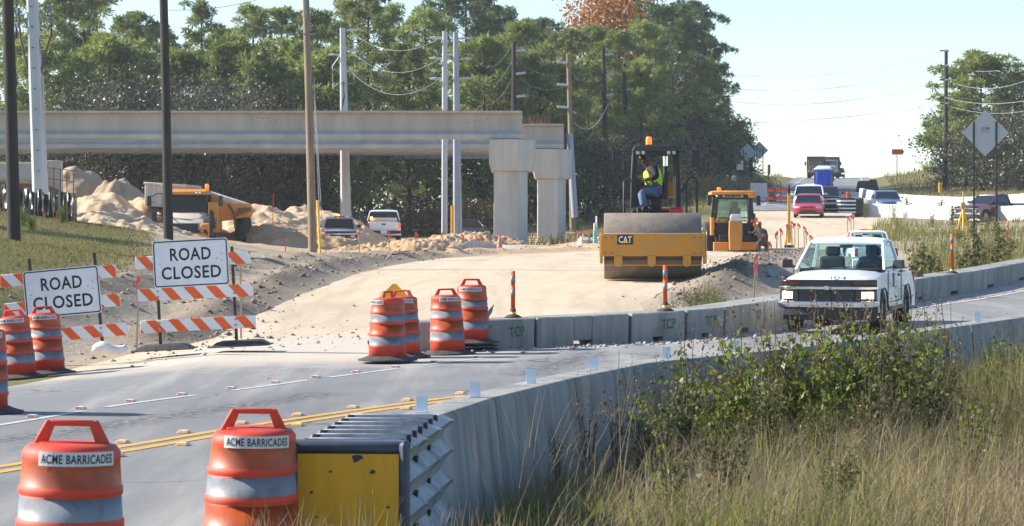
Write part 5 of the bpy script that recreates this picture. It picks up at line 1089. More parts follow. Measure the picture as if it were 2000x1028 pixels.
# ------------------------------------------------------------------ bridge
GP_ = [(-.62, 1.52), (-.62, 1.42), (-.16, 1.32), (-.10, 1.22), (-.10, .52), (-.16, .42), (-.48, .26), (-.50, .22), (-.50, .03), (-.47, 0)]
GPF = GP_+[(-y, z) for y, z in GP_[::-1]]
def girder(label, Y, x1, z, x0=-36):
    t = thing('bridge_girder', label, 'girder', (x1, Y, z), 0, 'concrete girders of the unfinished bridge')
    b = MB(); L = x0-x1; b.loft([[(x, y, zz) for y, zz in GPF] for x in (L, 0)], 0)
    for x in (-2.9, -2.6, -2.35, -2.2, -1.9): b.cyl((x, -.115, 1.12-.25*abs(math.sin(x*5))), (x, -.10, 1.12-.25*abs(math.sin(x*5))), .03, n=6, m=1)
    for x in (-14.4, -14.15, -13.9, -13.7, -13.45): b.cyl((x, -.115, 1.15-.2*(x > -13.8)), (x, -.10, 1.15-.2*(x > -13.8)), .03, n=6, m=1)
    b.build('beam', [M_girder, M_black], t, sharp=25)
    b = MB(); random.seed(3)
    for i in range(int(-L/.42)):
        x = -.3-.42*i+random.uniform(-.05, .05)
        for y in (-.1, .12): b.tube([(x, y, 1.50), (x, y, 1.60+random.uniform(0, .05)), (x+.12, y, 1.62+random.uniform(-.03, .03)), (x+.14, y, 1.5)], .014, 4)
    b.build('stirrups', M_rust, t)
    b = MB()
    for i in range(6): x = -.95-.24*i; b.tube([(x, 0, 1.5), (x, 0, 1.95), (x+.05, 0, 2.06), (x+.14, 0, 2.07), (x+.18, 0, 1.9)], .022, 5)
    b.build('lifting_loops', M_rust, t)
girder('nearest long concrete girder ending on the front pier', 139.6, .56, 6.47)
for i, (Y, n) in enumerate(((158.7, 'second concrete girder resting on the rear pier cap'), (162.6, 'third girder seen edge on just under the second girder'), (166.8, 'fourth girder, middle one of the lower edges under the bridge'), (171.2, 'fifth girder in the stack of lower edges under the bridge'), (176, 'sixth girder, last but one of the stack under the bridge'), (186.5, 'rearmost concrete girder whose lower edge shows lowest under the bridge'))): girder(n, Y, (.0202-.00003*(Y-158.7))*Y, 6.47)
def pier(label, x, Y, w, zt, zc, zb, side, cw):
    t = thing('bridge_pier', label, 'bridge pier', (x, Y, zb), 0, 'piers of the unfinished bridge')
    b = MB(); P = [(0, 0), (w, 0), (w+side, 1.9), (w+side, 5.2), (0, 5.2)]; Q = [(.12, .08), (w-.02, .08), (w+side-.1, 1.9), (w+side-.1, 5.1), (.12, 5.1)]
    b.loft([[(px, py, zt-zb) for px, py in P], [(px, py, zc-zb+.45) for px, py in P], [(px, py, zc-zb) for px, py in Q]]); b.build('pier_cap', M_concL, t, bevel=.03)
    b = MB(); o_ = .26; P = [(o_, .3), (w-.06, .3), (w+side*.55, 1.7), (w+side*.55, 4.4), (o_, 4.4)]; b.loft([[(px, py, z) for px, py in P] for z in (-1.0, zc-zb)]); b.build('column', M_concL, t, bevel=.02)
pier('nearer bridge pier with the front girder on its cap', -45/36., 138.7, 57/36., 6.44, 4.72, .45, 34/36., 1.4)
pier('farther bridge pier half hidden behind the nearer one', 42/31.5, 158.0, 48/31.5, 6.44, 4.6, .33, 28/31.5, 1.3)
b = MB(); random.seed(5)
PT = [(-.9, 128), (.2, 127), (1.8, 126.5), (3.0, 127.5), (3.9, 129)]
b.loft([[(x-.0, y-.15, .35), (x, y-.15, .82), (x, y+.15, .82), (x, y+.15, .35)] for x, y in PT]); tag(b.build('concrete_curb', M_concL, None, bevel=.02), 'curved low concrete curb at the foot of the bridge piers', 'curb')
b = MB(); b.loft([[(-2.5, 124, .3), (-2.5, 124.6, .3), (-2.4, 124.6, .9), (-2.4, 124.1, .9)], [(-1.9, 124, .3), (-1.9, 124.6, .3), (-1.9, 124.6, 1.15), (-1.9, 124.1, 1.15)], [(-.75, 126, .3), (-.75, 126.6, .3), (-.75, 126.6, .85), (-.75, 126.1, .85)]]); tag(b.build('concrete_end_block', M_concL, None, bevel=.02), 'sloped concrete end block beside the orange cone', 'barrier')
b = MB()
for k in range(26): x, y = 3.8+random.uniform(-.5, .6), 124.5+random.uniform(-1, 1); r = random.uniform(.1, .28); b.box((x, y, .6+random.uniform(0, .45)), (r*1.6, r*1.2, r), 0, rot=(random.random(), random.random(), random.random()*3))
tag(b.build('broken_concrete_pile', M_concL, None, bevel=.02), 'heap of broken concrete lumps beside the teal pipes', 'rubble')
def tube_thing(name, label, cat, pts, r, m, group=None, n=10, r2=None):
    o = MB().tube(pts, r, n, 0, r2).build(name, m); return tag(o, label, cat, group)
for px, dz, l in ((1161, .95, 'shorter teal capped pipe right of the pier curb'), (1165, 1.3, 'taller teal capped pipe right of the pier curb')):
    q = gp(px, 122); b = MB(); b.cyl(q, q+Vector((0, 0, dz*.62)), .055, n=10, m=0); b.cyl(q+Vector((0, 0, dz*.62)), q+Vector((0, 0, dz)), .04, n=10, m=1); tag(b.build('marker_pipe', [M_teal, M_wht]), l, 'pipe', 'pipes beside the piers')
# abutment with forms on the left
t = thing('bridge_abutment', 'unfinished concrete abutment with timber forms at the left end of the bridge', 'abutment', (-30, 142, 2.5))
b = MB(); b.box((1.0, 3, 1.75), (6.4, 4, 2.1), 0); b.box((1.0, .8, 2.5), (5.2, .6, .45), 0); b.box((4.45, 1.0, 1.5), (.8, .8, 2.75), 0); b.build('backwall', M_concL, t, bevel=.03)
b = MB(); b.box((.6, .2, 2.15), (6.5, .12, .75), 0); b.box((.6, .1, 1.75), (6.5, .1, .10), 1); b.build('formwork', [mat('form_grey', (.4, .42, .44), .7), M_lath], t)
b = MB(); b.slab((-3, -.4, 1.65), (4.2, -.4, 1.55), (5.6, -.2, .9), (-3, -.4, -.6), .3, 0); b.slab((2.5, -.6, 1.6), (5.9, -.5, .75), (5.9, -.5, .95), (2.5, -.6, 1.85), .3, 1); b.build('soffit_form', [M_rust, M_lath], t)
b = MB()
for k in range(7): x = 3.6+.36*k; b.box((x, -.5, 2.1-.12*k), (.045, .045, 1.5), 0); b.box((x-.08, -.45, 1.62-.16*k), (.03, .03, .5), 0, rot=(0, R(35), 0))
for z in (1.5, 2.15, 2.75): b.box((4.7, -.5, z-.35), (2.4, .03, .04), 0, rot=(0, R(7), 0))
b.build('rebar_cage', M_rust, t)
b = MB(); random.seed(9); FP = [(2, 386, 104), (35, 400, 103), (70, 412, 102), (100, 420, 101), (125, 425, 100), (146, 428, 99), (150, 432, 98)]
V = []
for k in range(60):
    f = k/59*(len(FP)-1); i = min(int(f), len(FP)-2); u = f-i; px = FP[i][0]+(FP[i+1][0]-FP[i][0])*u; Y = FP[i][2]+(FP[i+1][2]-FP[i][2])*u
    g = gp(px, Y); g.y += .12*math.sin(k*1.7)+random.uniform(-.06, .06); V.append((g, 1.05+.1*math.sin(k*.9)))
b.loft([[g+Vector((0, 0, -.2)), g+Vector((0, .02+.08*random.random(), h*.5)), g+Vector((0, -.02, h)), g+Vector((0, .02, h)), g+Vector((0, .06, -.2))] for g, h in V], 0, sm=True)
t = thing('silt_fence', 'sagging black silt fence on wooden stakes below the grey pole', 'fence'); b.build('fabric', M_sil, t)
for k in range(1, 60, 6): g = V[k][0]; bb = MB(); bb.box(g+Vector((0, -.1, .5)), (.05, .04, 1.25), 0, rot=(0, R(random.uniform(-6, 6)), 0)); bb.build('stake', M_lath, t)
# ------------------------------------------------------------------ poles and cables
def pole(label, top, base, Y, r0, r1, m, ext=0., name='utility_pole', group='utility poles'):
    bq = at(base[0], base[1], Y); tq = at(top[0], top[1], Y); d = tq-bq; tq = tq+d*ext; zz = gz(bq.x, bq.y)-.15; bq = bq-d*max(0, (bq.z-zz)/d.z)
    t = thing(name, label, 'utility pole', bq, 0, group)
    b = MB(); b.tube([(0, 0, 0), (tq-bq)*.5+Vector((.02, 0, 0)), tq-bq], r0, 14, 0, r1); b.build('shaft', m, t); return t, bq, tq
pole('dark wooden pole at the left photo edge rising from the grass bank', (14, 0), (28, 487), 71, .185, .15, M_wood, .4)
t, bq, tq = pole('dark wooden pole standing behind the upright barricade sign', (319, 0), (329, 466), 91, .175, .14, M_wood, .3)
t, bq, tq = pole('paler wooden pole with guy wires left of the silver blue pickup', (597, 0), (611, 502), 104, .18, .13, M_woodL, .25)
b = MB(); z = at(597, 18, 104)-bq; b.box(z+Vector((.0, -.17, 0)), (.10, .03, .75), 0); b.cyl(at(605, 67, 104)-bq+Vector((-.25, -.1, 0)), at(605, 67, 104)-bq+Vector((.2, -.1, 0)), .03, n=6, m=0); b.build('pole_tag', M_galv, t)
gb = gp(625.5, 102.5)
for k in range(2): tube_thing('guy_wire', ('front' if k == 0 else 'rear')+' guy wire from the paler wooden pole to the yellow guard', 'cable', [gb+Vector((.06*k, .3*k, 1.0)), at(612+k, 150, 104)], .012, M_cableL, 'guy wires', 5)
tube_thing('guy_guard', 'yellow guy wire guard leaning beside the paler wooden pole', 'guy guard', [gb, at(620, 392, 103)], .055, M_yel)
def ins_pole(label, top, base, Y, w0, w1, arms, ext=0., m=None):
    bq = at(*base, Y); tq = at(*top, Y); t = thing('concrete_pole', label, 'utility pole', bq-Vector((0, 0, .5)), 0, 'grey concrete poles'); b = MB(); d = tq-bq+Vector((0, 0, .5)); d = d*(1+ext)
    b.loft([[(s*w0/2, u*w0/2, 0) for s, u in ((-1, -.6), (-.6, -1), (.6, -1), (1, -.6), (1, .6), (.6, 1), (-.6, 1), (-1, .6))], [(d.x+s*w1/2, u*w1/2, d.z) for s, u in ((-1, -.6), (-.6, -1), (.6, -1), (1, -.6), (1, .6), (.6, 1), (-.6, 1), (-1, .6))]])
    b.build('shaft', m or M_polec, t, bevel=.01)
    for px, py, s in arms:
        c = at(px, py, Y)-t.location; b = MB(); b.cyl(c, c+Vector((s*.45, 0, .05)), .06, n=8); b.cyl(c+Vector((s*.4, 0, .05)), c+Vector((s*.75, 0, .02)), .085, .06, n=8); b.build('insulator', M_ins, t)
    return t
t = ins_pole('thick pale grey concrete pole behind the silt fence at left', (63, 0), (81, 400), 119, .72, .42, [], .35)
b = MB(); random.seed(2)
for k in range(9): c = at(63+k*1.9, 14+k*40, 119)-t.location; b.cyl(c+Vector((0, -.40, 0)), c+Vector((0, -.18, 0)), .035, n=6)
b.build('bolt', M_black, t)
b = MB(); L_ = lambda px, py: at(px, py, 119)-t.location+Vector((0, -.1, 0))
b.tube([L_(57, 145), L_(42, 80), L_(38, 45), L_(37, 22)], .05, 8, 0); b.tube([L_(80, 145), L_(92, 95), L_(101, 70), L_(101, 30)], .05, 8, 0); b.tube([L_(77, 120), L_(78, 85), L_(73, 60)], .05, 8, 0); b.tube([L_(36, 40), L_(100, 32)], .03, 6, 1)
for px, py in ((37, 28), (97, 26), (101, 45), (37, 55)): b.cyl(L_(px, py), L_(px, py-12), .09, n=8, m=2)
b.build('cable_riser', [mat('riser_brown', (.11, .05, .045), .6), M_galv, mat('cutout_slate', (.12, .15, .2), .5)], t)
b = MB(); b.tube([L_(84, 150), L_(92, 395)], .05, 8, 0); b.tube([L_(58, 150), L_(70, 395)], .035, 8, 0); b.build('conduit', M_polec, t)
t = ins_pole('grey concrete pole with riser cables above the white crew cab pickup', (669, 55), (676, 437), 165, .72, .34, [(676, 60, 1), (676, 99, 1), (678, 139, 1), (664, 108, -1)])
b = MB(); L2 = lambda px, py: at(px, py, 165)-t.location+Vector((0, -.3, 0))
b.tube([L2(664, 110), L2(650, 130), L2(651, 175)], .035, 6); b.tube([L2(690, 142), L2(692, 150), L2(688, 190)], .035, 6); b.tube([L2(652, 164), L2(690, 164)], .03, 6, 1); b.tube([L2(671, 160), L2(673, 190), L2(668, 212)], .04, 6, 2); b.build('cable_riser', [M_cableL, M_galv, M_black], t)
ins_pole('slimmer of the paired concrete poles left of the front pier', (869, 62), (868, 460), 150, .36, .30, [(864, 75, -1), (863, 115, -1), (864, 155, -1)])
ins_pole('thicker of the paired concrete poles left of the front pier', (890, 63), (894, 455), 152, .56, .30, [(895, 76, 1), (896, 116, 1), (897, 154, 1), (886, 108, -1), (886, 147, -1)], m=mat('pole_bluegrey', (.30, .33, .38), .7, var=.15, vs=3, streak=True))
q0 = gp(884, 148)
for k, px in enumerate((882, 885)): tube_thing('guy_guard', ('left' if k == 0 else 'right')+' one of the two thin yellow guy guards at the paired poles', 'guy guard', [gp(px, 148), at(px, 402, 148)], .05, M_yel, 'yellow guy guards')
far = [((1004, 82), (1003, 400), 168, .17, 'dark wooden pole directly above the lifting loops of the front girder'), ((1110, 106), (1118, 420), 172, .16, 'wooden pole with pale lower sleeve right of the rear pier'), ((1178, 92), (1186, 390), 190, .17, 'dark wooden pole left of the roller cab mirror'), ((1219, 125), (1225, 380), 205, .17, 'wooden pole above the left roof edge of the roller'),
       ((1292, 148), (1296, 370), 225, .17, 'thin wooden pole above the right half of the roller roof'), ((1337, 143), (1340, 365), 235, .17, 'wooden pole above the right mirror of the roller'), ((1359, 143), (1362, 360), 250, .17, 'first wooden pole left of the tree line end'), ((1380, 128), (1385, 345), 265, .2, 'wooden pole with transformer can at the end of the tree line')]
fp = []
for tp, bs_, Y, r, l in far:
    t, bq, tq = pole(l, tp, bs_, Y, r+.06, r-.02, M_wood if Y != 172 else M_woodL, group='dark poles along the tree line'); fp.append(tq)
    if Y < 260:
        for j in range(3): c = tq-bq+Vector((0, 0, -.6-1.5*j)); b = MB(); b.cyl(c, c+Vector((.75*(1 if Y < 170 or Y > 185 else -1), -.1, .06)), .09, n=8); b.build('insulator', M_ins, t)
    else:
        b = MB(); c = tq-bq+Vector((.1, -.3, -3.2)); b.cyl(c+Vector((-.2, 0, -.5)), c+Vector((-.2, 0, .4)), .3, n=12); b.build('transformer', M_ins, t)
b = MB(); tq = at(1110, 262, 172); b2 = at(1119, 425, 172); tag(MB().tube([b2+Vector((.12, -.5, 0)), tq+Vector((.08, -.35, 0))], .22, 12).build('pole_sleeve', mat('sleeve_blue_grey', (.27, .32, .40), .6)), 'pale blue grey steel stub strapped to the wooden pole by the rear pier', 'pole')
t, bq, tq = pole('tall dark wooden pole on the right hand hill with three cross arms', (1848, 97), (1846, 384), 227, .20, .15, M_wood)
for py in (100, 129, 157, 192, 203): c = at(1848, py, 227)-bq; b = MB(); b.cyl(c+Vector((.1, -.2, 0)), c+Vector((-.6, -.2, .02)), .055, n=6); b.cyl(c+Vector((-.15, -.3, 0)), c+Vector((.2, -.3, 0)), .08, n=6, m=1); b.build('cross_arm', [M_black, M_ins], t)
pole('slender pole standing between the grey diamond signs', (1463, 278), (1469, 355), 245, .22, .16, M_wood); pole('short distant pole right of the grey diamond signs', (1502, 322), (1501, 348), 300, .2, .16, M_wood)
t, bq, tq = pole('small distant pole with two cross arms above the cedar', (1421, 187), (1426, 330), 300, .2, .15, M_wood)
for py in (190, 206): c = at(1421, py, 300)-bq; MB().cyl(c, c+Vector((.7, 0, .1)), .05, n=5).build('cross_arm', M_ins, t)
def wire(label, a, b_, sag, r=.022, m=None, group='overhead cables'):
    P = [a.lerp(b_, k/14)+Vector((0, 0, -sag*4*(k/14)*(1-k/14))) for k in range(15)]; return tube_thing('overhead_cable', label, 'cable', P, r, m or M_cable, group, 5)
for j, py in enumerate((60, 99, 139)):
    wire(ORD[j]+' cable from the top between the riser pole and the paired poles', at(684, py, 165), at(858, 75+40*j, 150), 1.0+.1*j, .010, M_cableL)
    wire(ORD[j]+' cable from the top between the paired poles and the pole above the girder', at(903, 76+40*j, 152), at(1000, 86+33*j, 168), 1.6, .010, M_cableL)
    wire(ORD[j]+' cable from the top right of the pole above the girder', at(1014, 86+33*j, 168), at(1105, 118+25*j, 172), .5, .010, M_cableL)
    wire(ORD[j]+' cable from the top between the sleeved pole and the dark poles beyond', at(1112, 118+25*j, 172), at(1290, 152+20*j, 225), 1.0, .02)
    wire(ORD[j]+' cable from the top crossing the sky left of the right hand pole', at(1382, 140+26*j, 265), at(1840, 100+29*j, 227), 1.3, .02, mat('cable_grey', (.3, .33, .36), .5))
wire('lowest cable crossing the sky left of the right hand pole', at(1382, 240, 265), at(1840, 204, 227), .5, .02, mat('cable_grey', (.3, .33, .36), .5))
wire('bright sagging cable looping from the sleeved pole', at(1122, 240, 172), at(1187, 205, 190), 1.0, .03, M_cableL); wire('bright short cable loop above the roller beacon', at(1200, 230, 190), at(1228, 235, 205), .5, .03, M_cableL)
wire('bright cable loop right of the roller mirror', at(1310, 262, 235), at(1364, 230, 250), .3, .03, M_cableL); wire('bright cable loop at the end of the tree line', at(1364, 230, 250), at(1388, 205, 265), .6, .03, M_cableL)
wire('short bright cable in front of the right hand pine top', at(1905, 139, 210), at(1950, 138, 200), .05, .018, M_cableL)
wire('uppermost long bright cable right of the tall hill pole', at(1868, 164, 220), at(2010, 155, 190), .55, .02, M_cableL); wire('middle bright cable right of the tall hill pole', at(1852, 193, 226), at(2010, 196, 190), .35, .02, M_cableL); wire('lowest thin cable right of the tall hill pole', at(1856, 208, 226), at(2010, 216, 190), .4, .016, M_cableL)
wire('thin cable in the sky left of the paler wooden pole', at(330, 20, 91), at(520, -5, 104), .15, .012); wire('thin cable running left of the paler wooden pole', at(460, 40, 80), at(600, 68, 104), .1, .012)
# ------------------------------------------------------------------ signs and small things
def sign_back(label, c, Y, side, posts, base_py, lettering=True, group=None, m=None):
    t = thing('warning_sign', label, 'sign', at(c[0], base_py, Y), 0, group); o = at(c[0], c[1], Y)-t.location; h = side*.7071
    b = MB(); b.prism([(o.x-h+.04, o.z-.04), (o.x-h, o.z), (o.x-h+.04, o.z+.04), (o.x-.04, o.z+h-.04), (o.x+.04, o.z+h-.04), (o.x+h, o.z), (o.x-.02, o.z-h)], -.006, .006, 0, 'y')
    if lettering:
        b.text('ACME', XF((o.x-.0, -.006, o.z+.22)), .10, .40, 1); b.text('BARRICADES', XF((o.x, -.006, o.z+.13)), .035, .40, 1); b.text('800-572-7704', XF((o.x, -.006, o.z+.03)), .05, .40, 1)
    b.build('sign_panel', [m or M_grey, M_text], t, recalc=False)
    for px, py in posts:
        a = at(px, py, Y)-t.location; b = MB(); b.box((a.x, -.03, a.z/2-.3), (.085, .05, a.z+.6)); b.build('post', mat('post_dark_green', (.02, .035, .022), .5), t)
sign_back('large grey back of a diamond sign with printed lettering on two dark posts', (1925, 260), 118, 1.52, [(1902, 238), (1946, 238)], 440)
sign_back('grey diamond sign back at left of the distant pair', (1460, 298), 240, 1.2, [(1446, 296), (1452, 292)], 366, False, 'distant grey diamond signs'); sign_back('grey diamond sign back at right of the distant pair', (1483, 294), 250, 1.25, [(1474, 290), (1490, 290)], 352, False, 'distant grey diamond signs')
def board(name, label, cat, c, Y, w, h, post_px, base_py, m, group=None, pm=None):
    t = thing(name, label, cat, at(post_px[0], base_py, Y), 0, group); o = at(c[0], c[1], Y)-t.location
    b = MB(); b.box((o.x, 0, o.z), (w, .02, h)); b.build('sign_panel', m, t, bevel=.005)
    for px in post_px: a = at(px, c[1], Y)-t.location; b = MB(); b.box((a.x, .04, a.z/2-.2), (.07, .05, a.z+.4)); b.build('post', pm or M_steel, t)
board('roadside_sign', 'bright orange rectangular sign on one post on the right hand hill', 'sign', (1753, 297), 260, 1.15, .55, [1752], 352, M_orplas)
board('roadside_sign', 'white square sign below the left distant diamond sign', 'sign', (1445, 323), 235, .62, .85, [1447], 365, M_wht)
for k, (px, py, Y) in enumerate(((1482, 372, 185), (1510, 384, 165))):
    pass
board('barricade', 'grey back of a road closed board across the far old highway', 'barricade', (1482, 372), 185, 1.2, 1.05, [1466, 1497], 402, M_grey)
for k, (px, l) in enumerate(((1506, 'far orange railed barricade nearer to the grey board'), (1525, 'far orange railed barricade nearer to the yellow rod'))):
    t = thing('barricade', l, 'barricade', gp(px, 182), 0, 'far orange barricades'); b = MB(); z0 = t.location.z
    for py in (372, 388): o = at(px, py, 182)-t.location; bb = MB(); bb.box((0, 0, o.z), (.62 if k == 0 else .95, .03, .22)); bb.build('rail', M_orplas, t)
    bb = MB(); bb.box((.0, .03, .75), (.05, .05, 1.7)); bb.box((0, .03, .03), (.8, .5, .06)); bb.build('post', M_black, t)
d = None
for px, Y, l in ((1508, 188, 'far orange drum behind the orange railed barricades'), (1563, 192, 'far orange drum left of the small white car'), (1656, 178, 'far orange drum beside the striped attenuator')): drum('traffic_drum', l, gp(px, Y), R(px*7 % 90), prev=d0)
q = gp(1382, 240); t = thing('street_sign', 'green street name sign on a thin post before the dark trees', 'sign', q); b = MB(); o = at(1382, 314, 240)-q; b.box((o.x-.1, 0, o.z), (1.2, .02, .22)); b.box((o.x, 0, o.z+.2), (.02, .9, .2)); b.box((o.x, 0, o.z-.2), (.25, .05, .3)); b.build('name_blade', M_green, t); b = MB(); b.cyl((o.x, 0, 0), (o.x, 0, o.z), .04, n=6); b.build('post', M_galv, t)
def mailbox(label, px, py, Y, m, pm):
    q = gp(px, Y); t = thing('mailbox', label, 'mailbox', q, 0, 'mailboxes by the old highway'); o = at(px, py, Y)-q; b = MB()
    b.loft([[(x*.2, y, o.z+z*.25) for x, z in ((-1, -1), (1, -1), (1, .2), (.7, .8), (0, 1), (-.7, .8), (-1, .2))] for y in (-.3, .3)]); b.build('box', m, t); b = MB(); b.box((0, 0, o.z/2-.2), (.1, .1, o.z+.1)); b.box((0, 0, o.z-.32), (.45, .4, .1)); b.build('post', pm, t)
mailbox('black mailbox on a yellow post behind the backhoe', 1415, 356, 205, M_dark, M_yelP); mailbox('white mailbox uphill of the black one', 1433, 348, 220, M_wht, M_steel)
q = gp(1541, 114); t = thing('survey_rod', 'tall yellow survey rod with black head standing by the pink ribboned stakes', 'survey rod', q); h = at(1541, 368, 114).z-q.z
b = MB(); b.box((0, 0, .8), (.18, .14, .4), 0); b.box((-.0, 0, h*.5), (.12, .10, h*.85), 0); b.tube([(-.03, 0, .7), (-.22, .1, 0)], .035); b.tube([(.05, 0, .7), (.12, -.1, 0)], .035); b.build('mast', M_yel, t); b = MB(); b.box((0, 0, h*.95), (.10, .10, h*.10), 0); b.cyl((0, 0, h*.97), (0, 0, h+.15), .05, n=8); b.box((0, 0, .06), (.4, .3, .12), 0); b.build('head_and_feet', M_black, t)
q = gp(1881, 128); t = thing('survey_tripod', 'yellow survey tripod beside the dark post of the diamond sign', 'tripod', q); b = MB()
for a in (0, 2.1, 4.2): b.tube([(0, 0, 1.35), (.42*math.cos(a+.4), .42*math.sin(a+.4), -.05)], .05)
b.build('legs', M_yel, t); b = MB(); b.box((0, 0, 1.5), (.22, .2, .3)); b.cyl((0, 0, 1.65), (0, 0, 2.2), .04, n=8); b.build('instrument', mat('instrument_tan', (.5, .35, .1), .5), t)
for s in (0, 1): tube_thing('guy_guard', ('left' if s == 0 else 'right')+' yellow guy guard left of the tall hill pole', 'guy guard', [gp(1835+3*s, 222), at(1835+3*s, 357, 222)], .09, M_yel, 'guy guards at the hill pole')
def cone(label, q, k=1.):
    t = thing('traffic_cone', label, 'traffic cone', q); t.scale = (k,)*3; b = MB(); b.lathe([(.15, .03, 0), (.12, .22, 1), (.10, .34, 0), (.09, .42, 1), (.07, .52, 0), (.045, .72, 0), (.0, .72, 0)], 16); b.build('cone', [M_orplas, M_shWh], t); b = MB(); b.box((0, 0, .02), (.38, .38, .04)); b.build('foot', M_orplas, t, bevel=.01)
cone('orange cone with white collars in front of the nearer pier', gp(976, 123), 1.05)
# black and white attenuator at the end of the far barrier row
q = gp(1666, 152); t = thing('crash_attenuator', 'black and white corrugated attenuator at the end of the white barrier row', 'crash cushion', (q.x, 152, q.z+.1)); b = MB()
for j in range(4): b.box((-.35, .3, .18+.22*j), (.95, 1.4, .09), 0); b.box((-.35, .4, .29+.22*j), (.85, 1.2, .13), 1)
b.box((.35, .5, .5), (.5, 1.6, .95), 1); b.build('attenuator', [M_wht, M_black], t, bevel=.02)
def row(pts, zf, grp, lab):
    for k in range(len(pts)-1):
        a, c = Vector((*pts[k], 0)), Vector((*pts[k+1], 0)); wall_piece('white_concrete_barrier', a, c, zf(a), zf(c), [(0, 1, JP)], M_white_conc, ORD[k]+lab, 'barrier', grp)
M_white_conc = mat('new_barrier_concrete', (.58, .57, .55), .8, var=.05, vs=2, bump=.15, dust=.2, dustcol=(.5, .48, .45))
def X_(px, Y): return ((px-CX)*Y/F, Y)
zg = lambda p: gz(p.x, p.y)-.03
row([X_(1674, 153), X_(1742, 151), X_(1806, 149), X_(1866, 147), X_(1930, 144.5), X_(1990, 142), X_(2055, 139)], zg, 'nearer row of sunlit white barriers', ' white barrier of the nearer row, counted from the attenuator')
row([X_(1683, 208), X_(1712, 194), X_(1745, 186), X_(1785, 180), X_(1830, 176), X_(1876, 172.5), X_(1925, 169.5), X_(1975, 167), X_(2030, 164)], lambda p: gz(p.x, p.y)-.1, 'farther row of sunlit white barriers', ' white barrier of the farther row, counted from the old highway')
o = MB().box((0, 0, .5), (2.0, 1.2, 1.0), 0, taper=(.8, .8)).box((.5, 0, .95), (.6, .8, .3), 0).build('equipment_trailer', M_black, None, gp(1694, 230), bevel=.06); tag(o, 'black covered trailer at the roadside above the farther white barriers', 'trailer')
# stakes with ribbons
def stake(label, px, py0, py1, Y, kind='r', group='ribboned survey stakes'):
    a = at(px, py1, Y); g = gp(px, Y); h = at(px, py0, Y).z-g.z; h = max(h, .35)
    t = thing('survey_stake', label, 'survey stake', g, 0, group); lean = random.uniform(-.05, .05)
    b = MB(); b.loft([[(-.017, -.008, -.1), (.017, -.008, -.1), (.017, .008, -.1), (-.017, .008, -.1)], [(lean-.017, -.008, h), (lean+.017, -.008, h), (lean+.017, .008, h), (lean-.017, .008, h)]]); b.build('lath', M_lath if kind != 'red' else M_pink, t)
    if kind == 'r':
        s = random.choice((-1, 1)); b = MB(); w = .03*Y/60; b.box((lean, 0, h-.05), (.06, .04, .09)); b.loft([[(lean, -.02, h-.08), (lean+.03*s, -.02, h-.02), (lean+.03*s, -.01, h-.02), (lean, -.01, h-.08)], [(lean+s*w, -.03, h-.15), (lean+s*w*2, -.03, h-.11), (lean+s*w*2, -.02, h-.11), (lean+s*w, -.02, h-.15)], [(lean+s*w*1.2, -.03, h-.24), (lean+s*w*1.9, -.03, h-.22), (lean+s*w*1.9, -.02, h-.22), (lean+s*w*1.2, -.02, h-.24)]]); b.build('ribbon', M_pink, t)
random.seed(4)
stake('red painted stake in the sand left of the paler wooden pole', 558, 465, 510, 96, 'red')
for k, (px, a, c, Y) in enumerate(((637, 452, 505, 99), (702, 452, 498, 101), (761, 452, 494, 104), (812, 453, 496, 104), (864, 453, 493, 106), (903, 457, 492, 107), (941, 464, 490, 110))): stake(ORD[k]+' ribboned stake in the row right of the yellow guy guard', px, a, c, Y)
for k, (px, a, c, Y) in enumerate(((1472, 515, 588, 54), (1480, 497, 565, 58), (1500, 472, 540, 68), (1516, 452, 520, 78), (1526, 446, 510, 84), (1536, 438, 505, 92), (1548, 432, 490, 102), (1552, 436, 490, 104), (1560, 436, 488, 106), (1571, 442, 488, 107), (1576, 450, 486, 108), (1582, 459, 486, 108))): stake(ORD[k]+' ribboned stake right of the roller, counting from the low barrier', px, a, c, Y)
stake('ribboned stake on the dirt between the two road closed barricades', 267, 540, 622, 43.5); stake('pale bare lath behind the right end of the upright barricade', 471, 508, 600, 46, 'n')
for px, a, c, Y, l in ((85, 436, 444, 94, 'upper small red flag in front of the silt fence'), (111, 453, 462, 90, 'lower small red flag in front of the silt fence'), (1137, 452, 478, 118, 'shorter ribboned stake by the teal pipes'), (1151, 447, 472, 124, 'taller ribboned stake by the teal pipes')): stake(l, px, a, c, Y)
for k, (px, a, c, Y) in enumerate(((1655, 424, 440, 118), (1662, 420, 436, 122), (1667, 418, 432, 126))): stake(ORD[k]+' small ribboned stake in the grass above the strobe lit pickup', px, a, c, Y)
t = stake('red lath standing on the crest of the sand heap', 532, 378, 400, 128, 'red')
HAZE = .00022
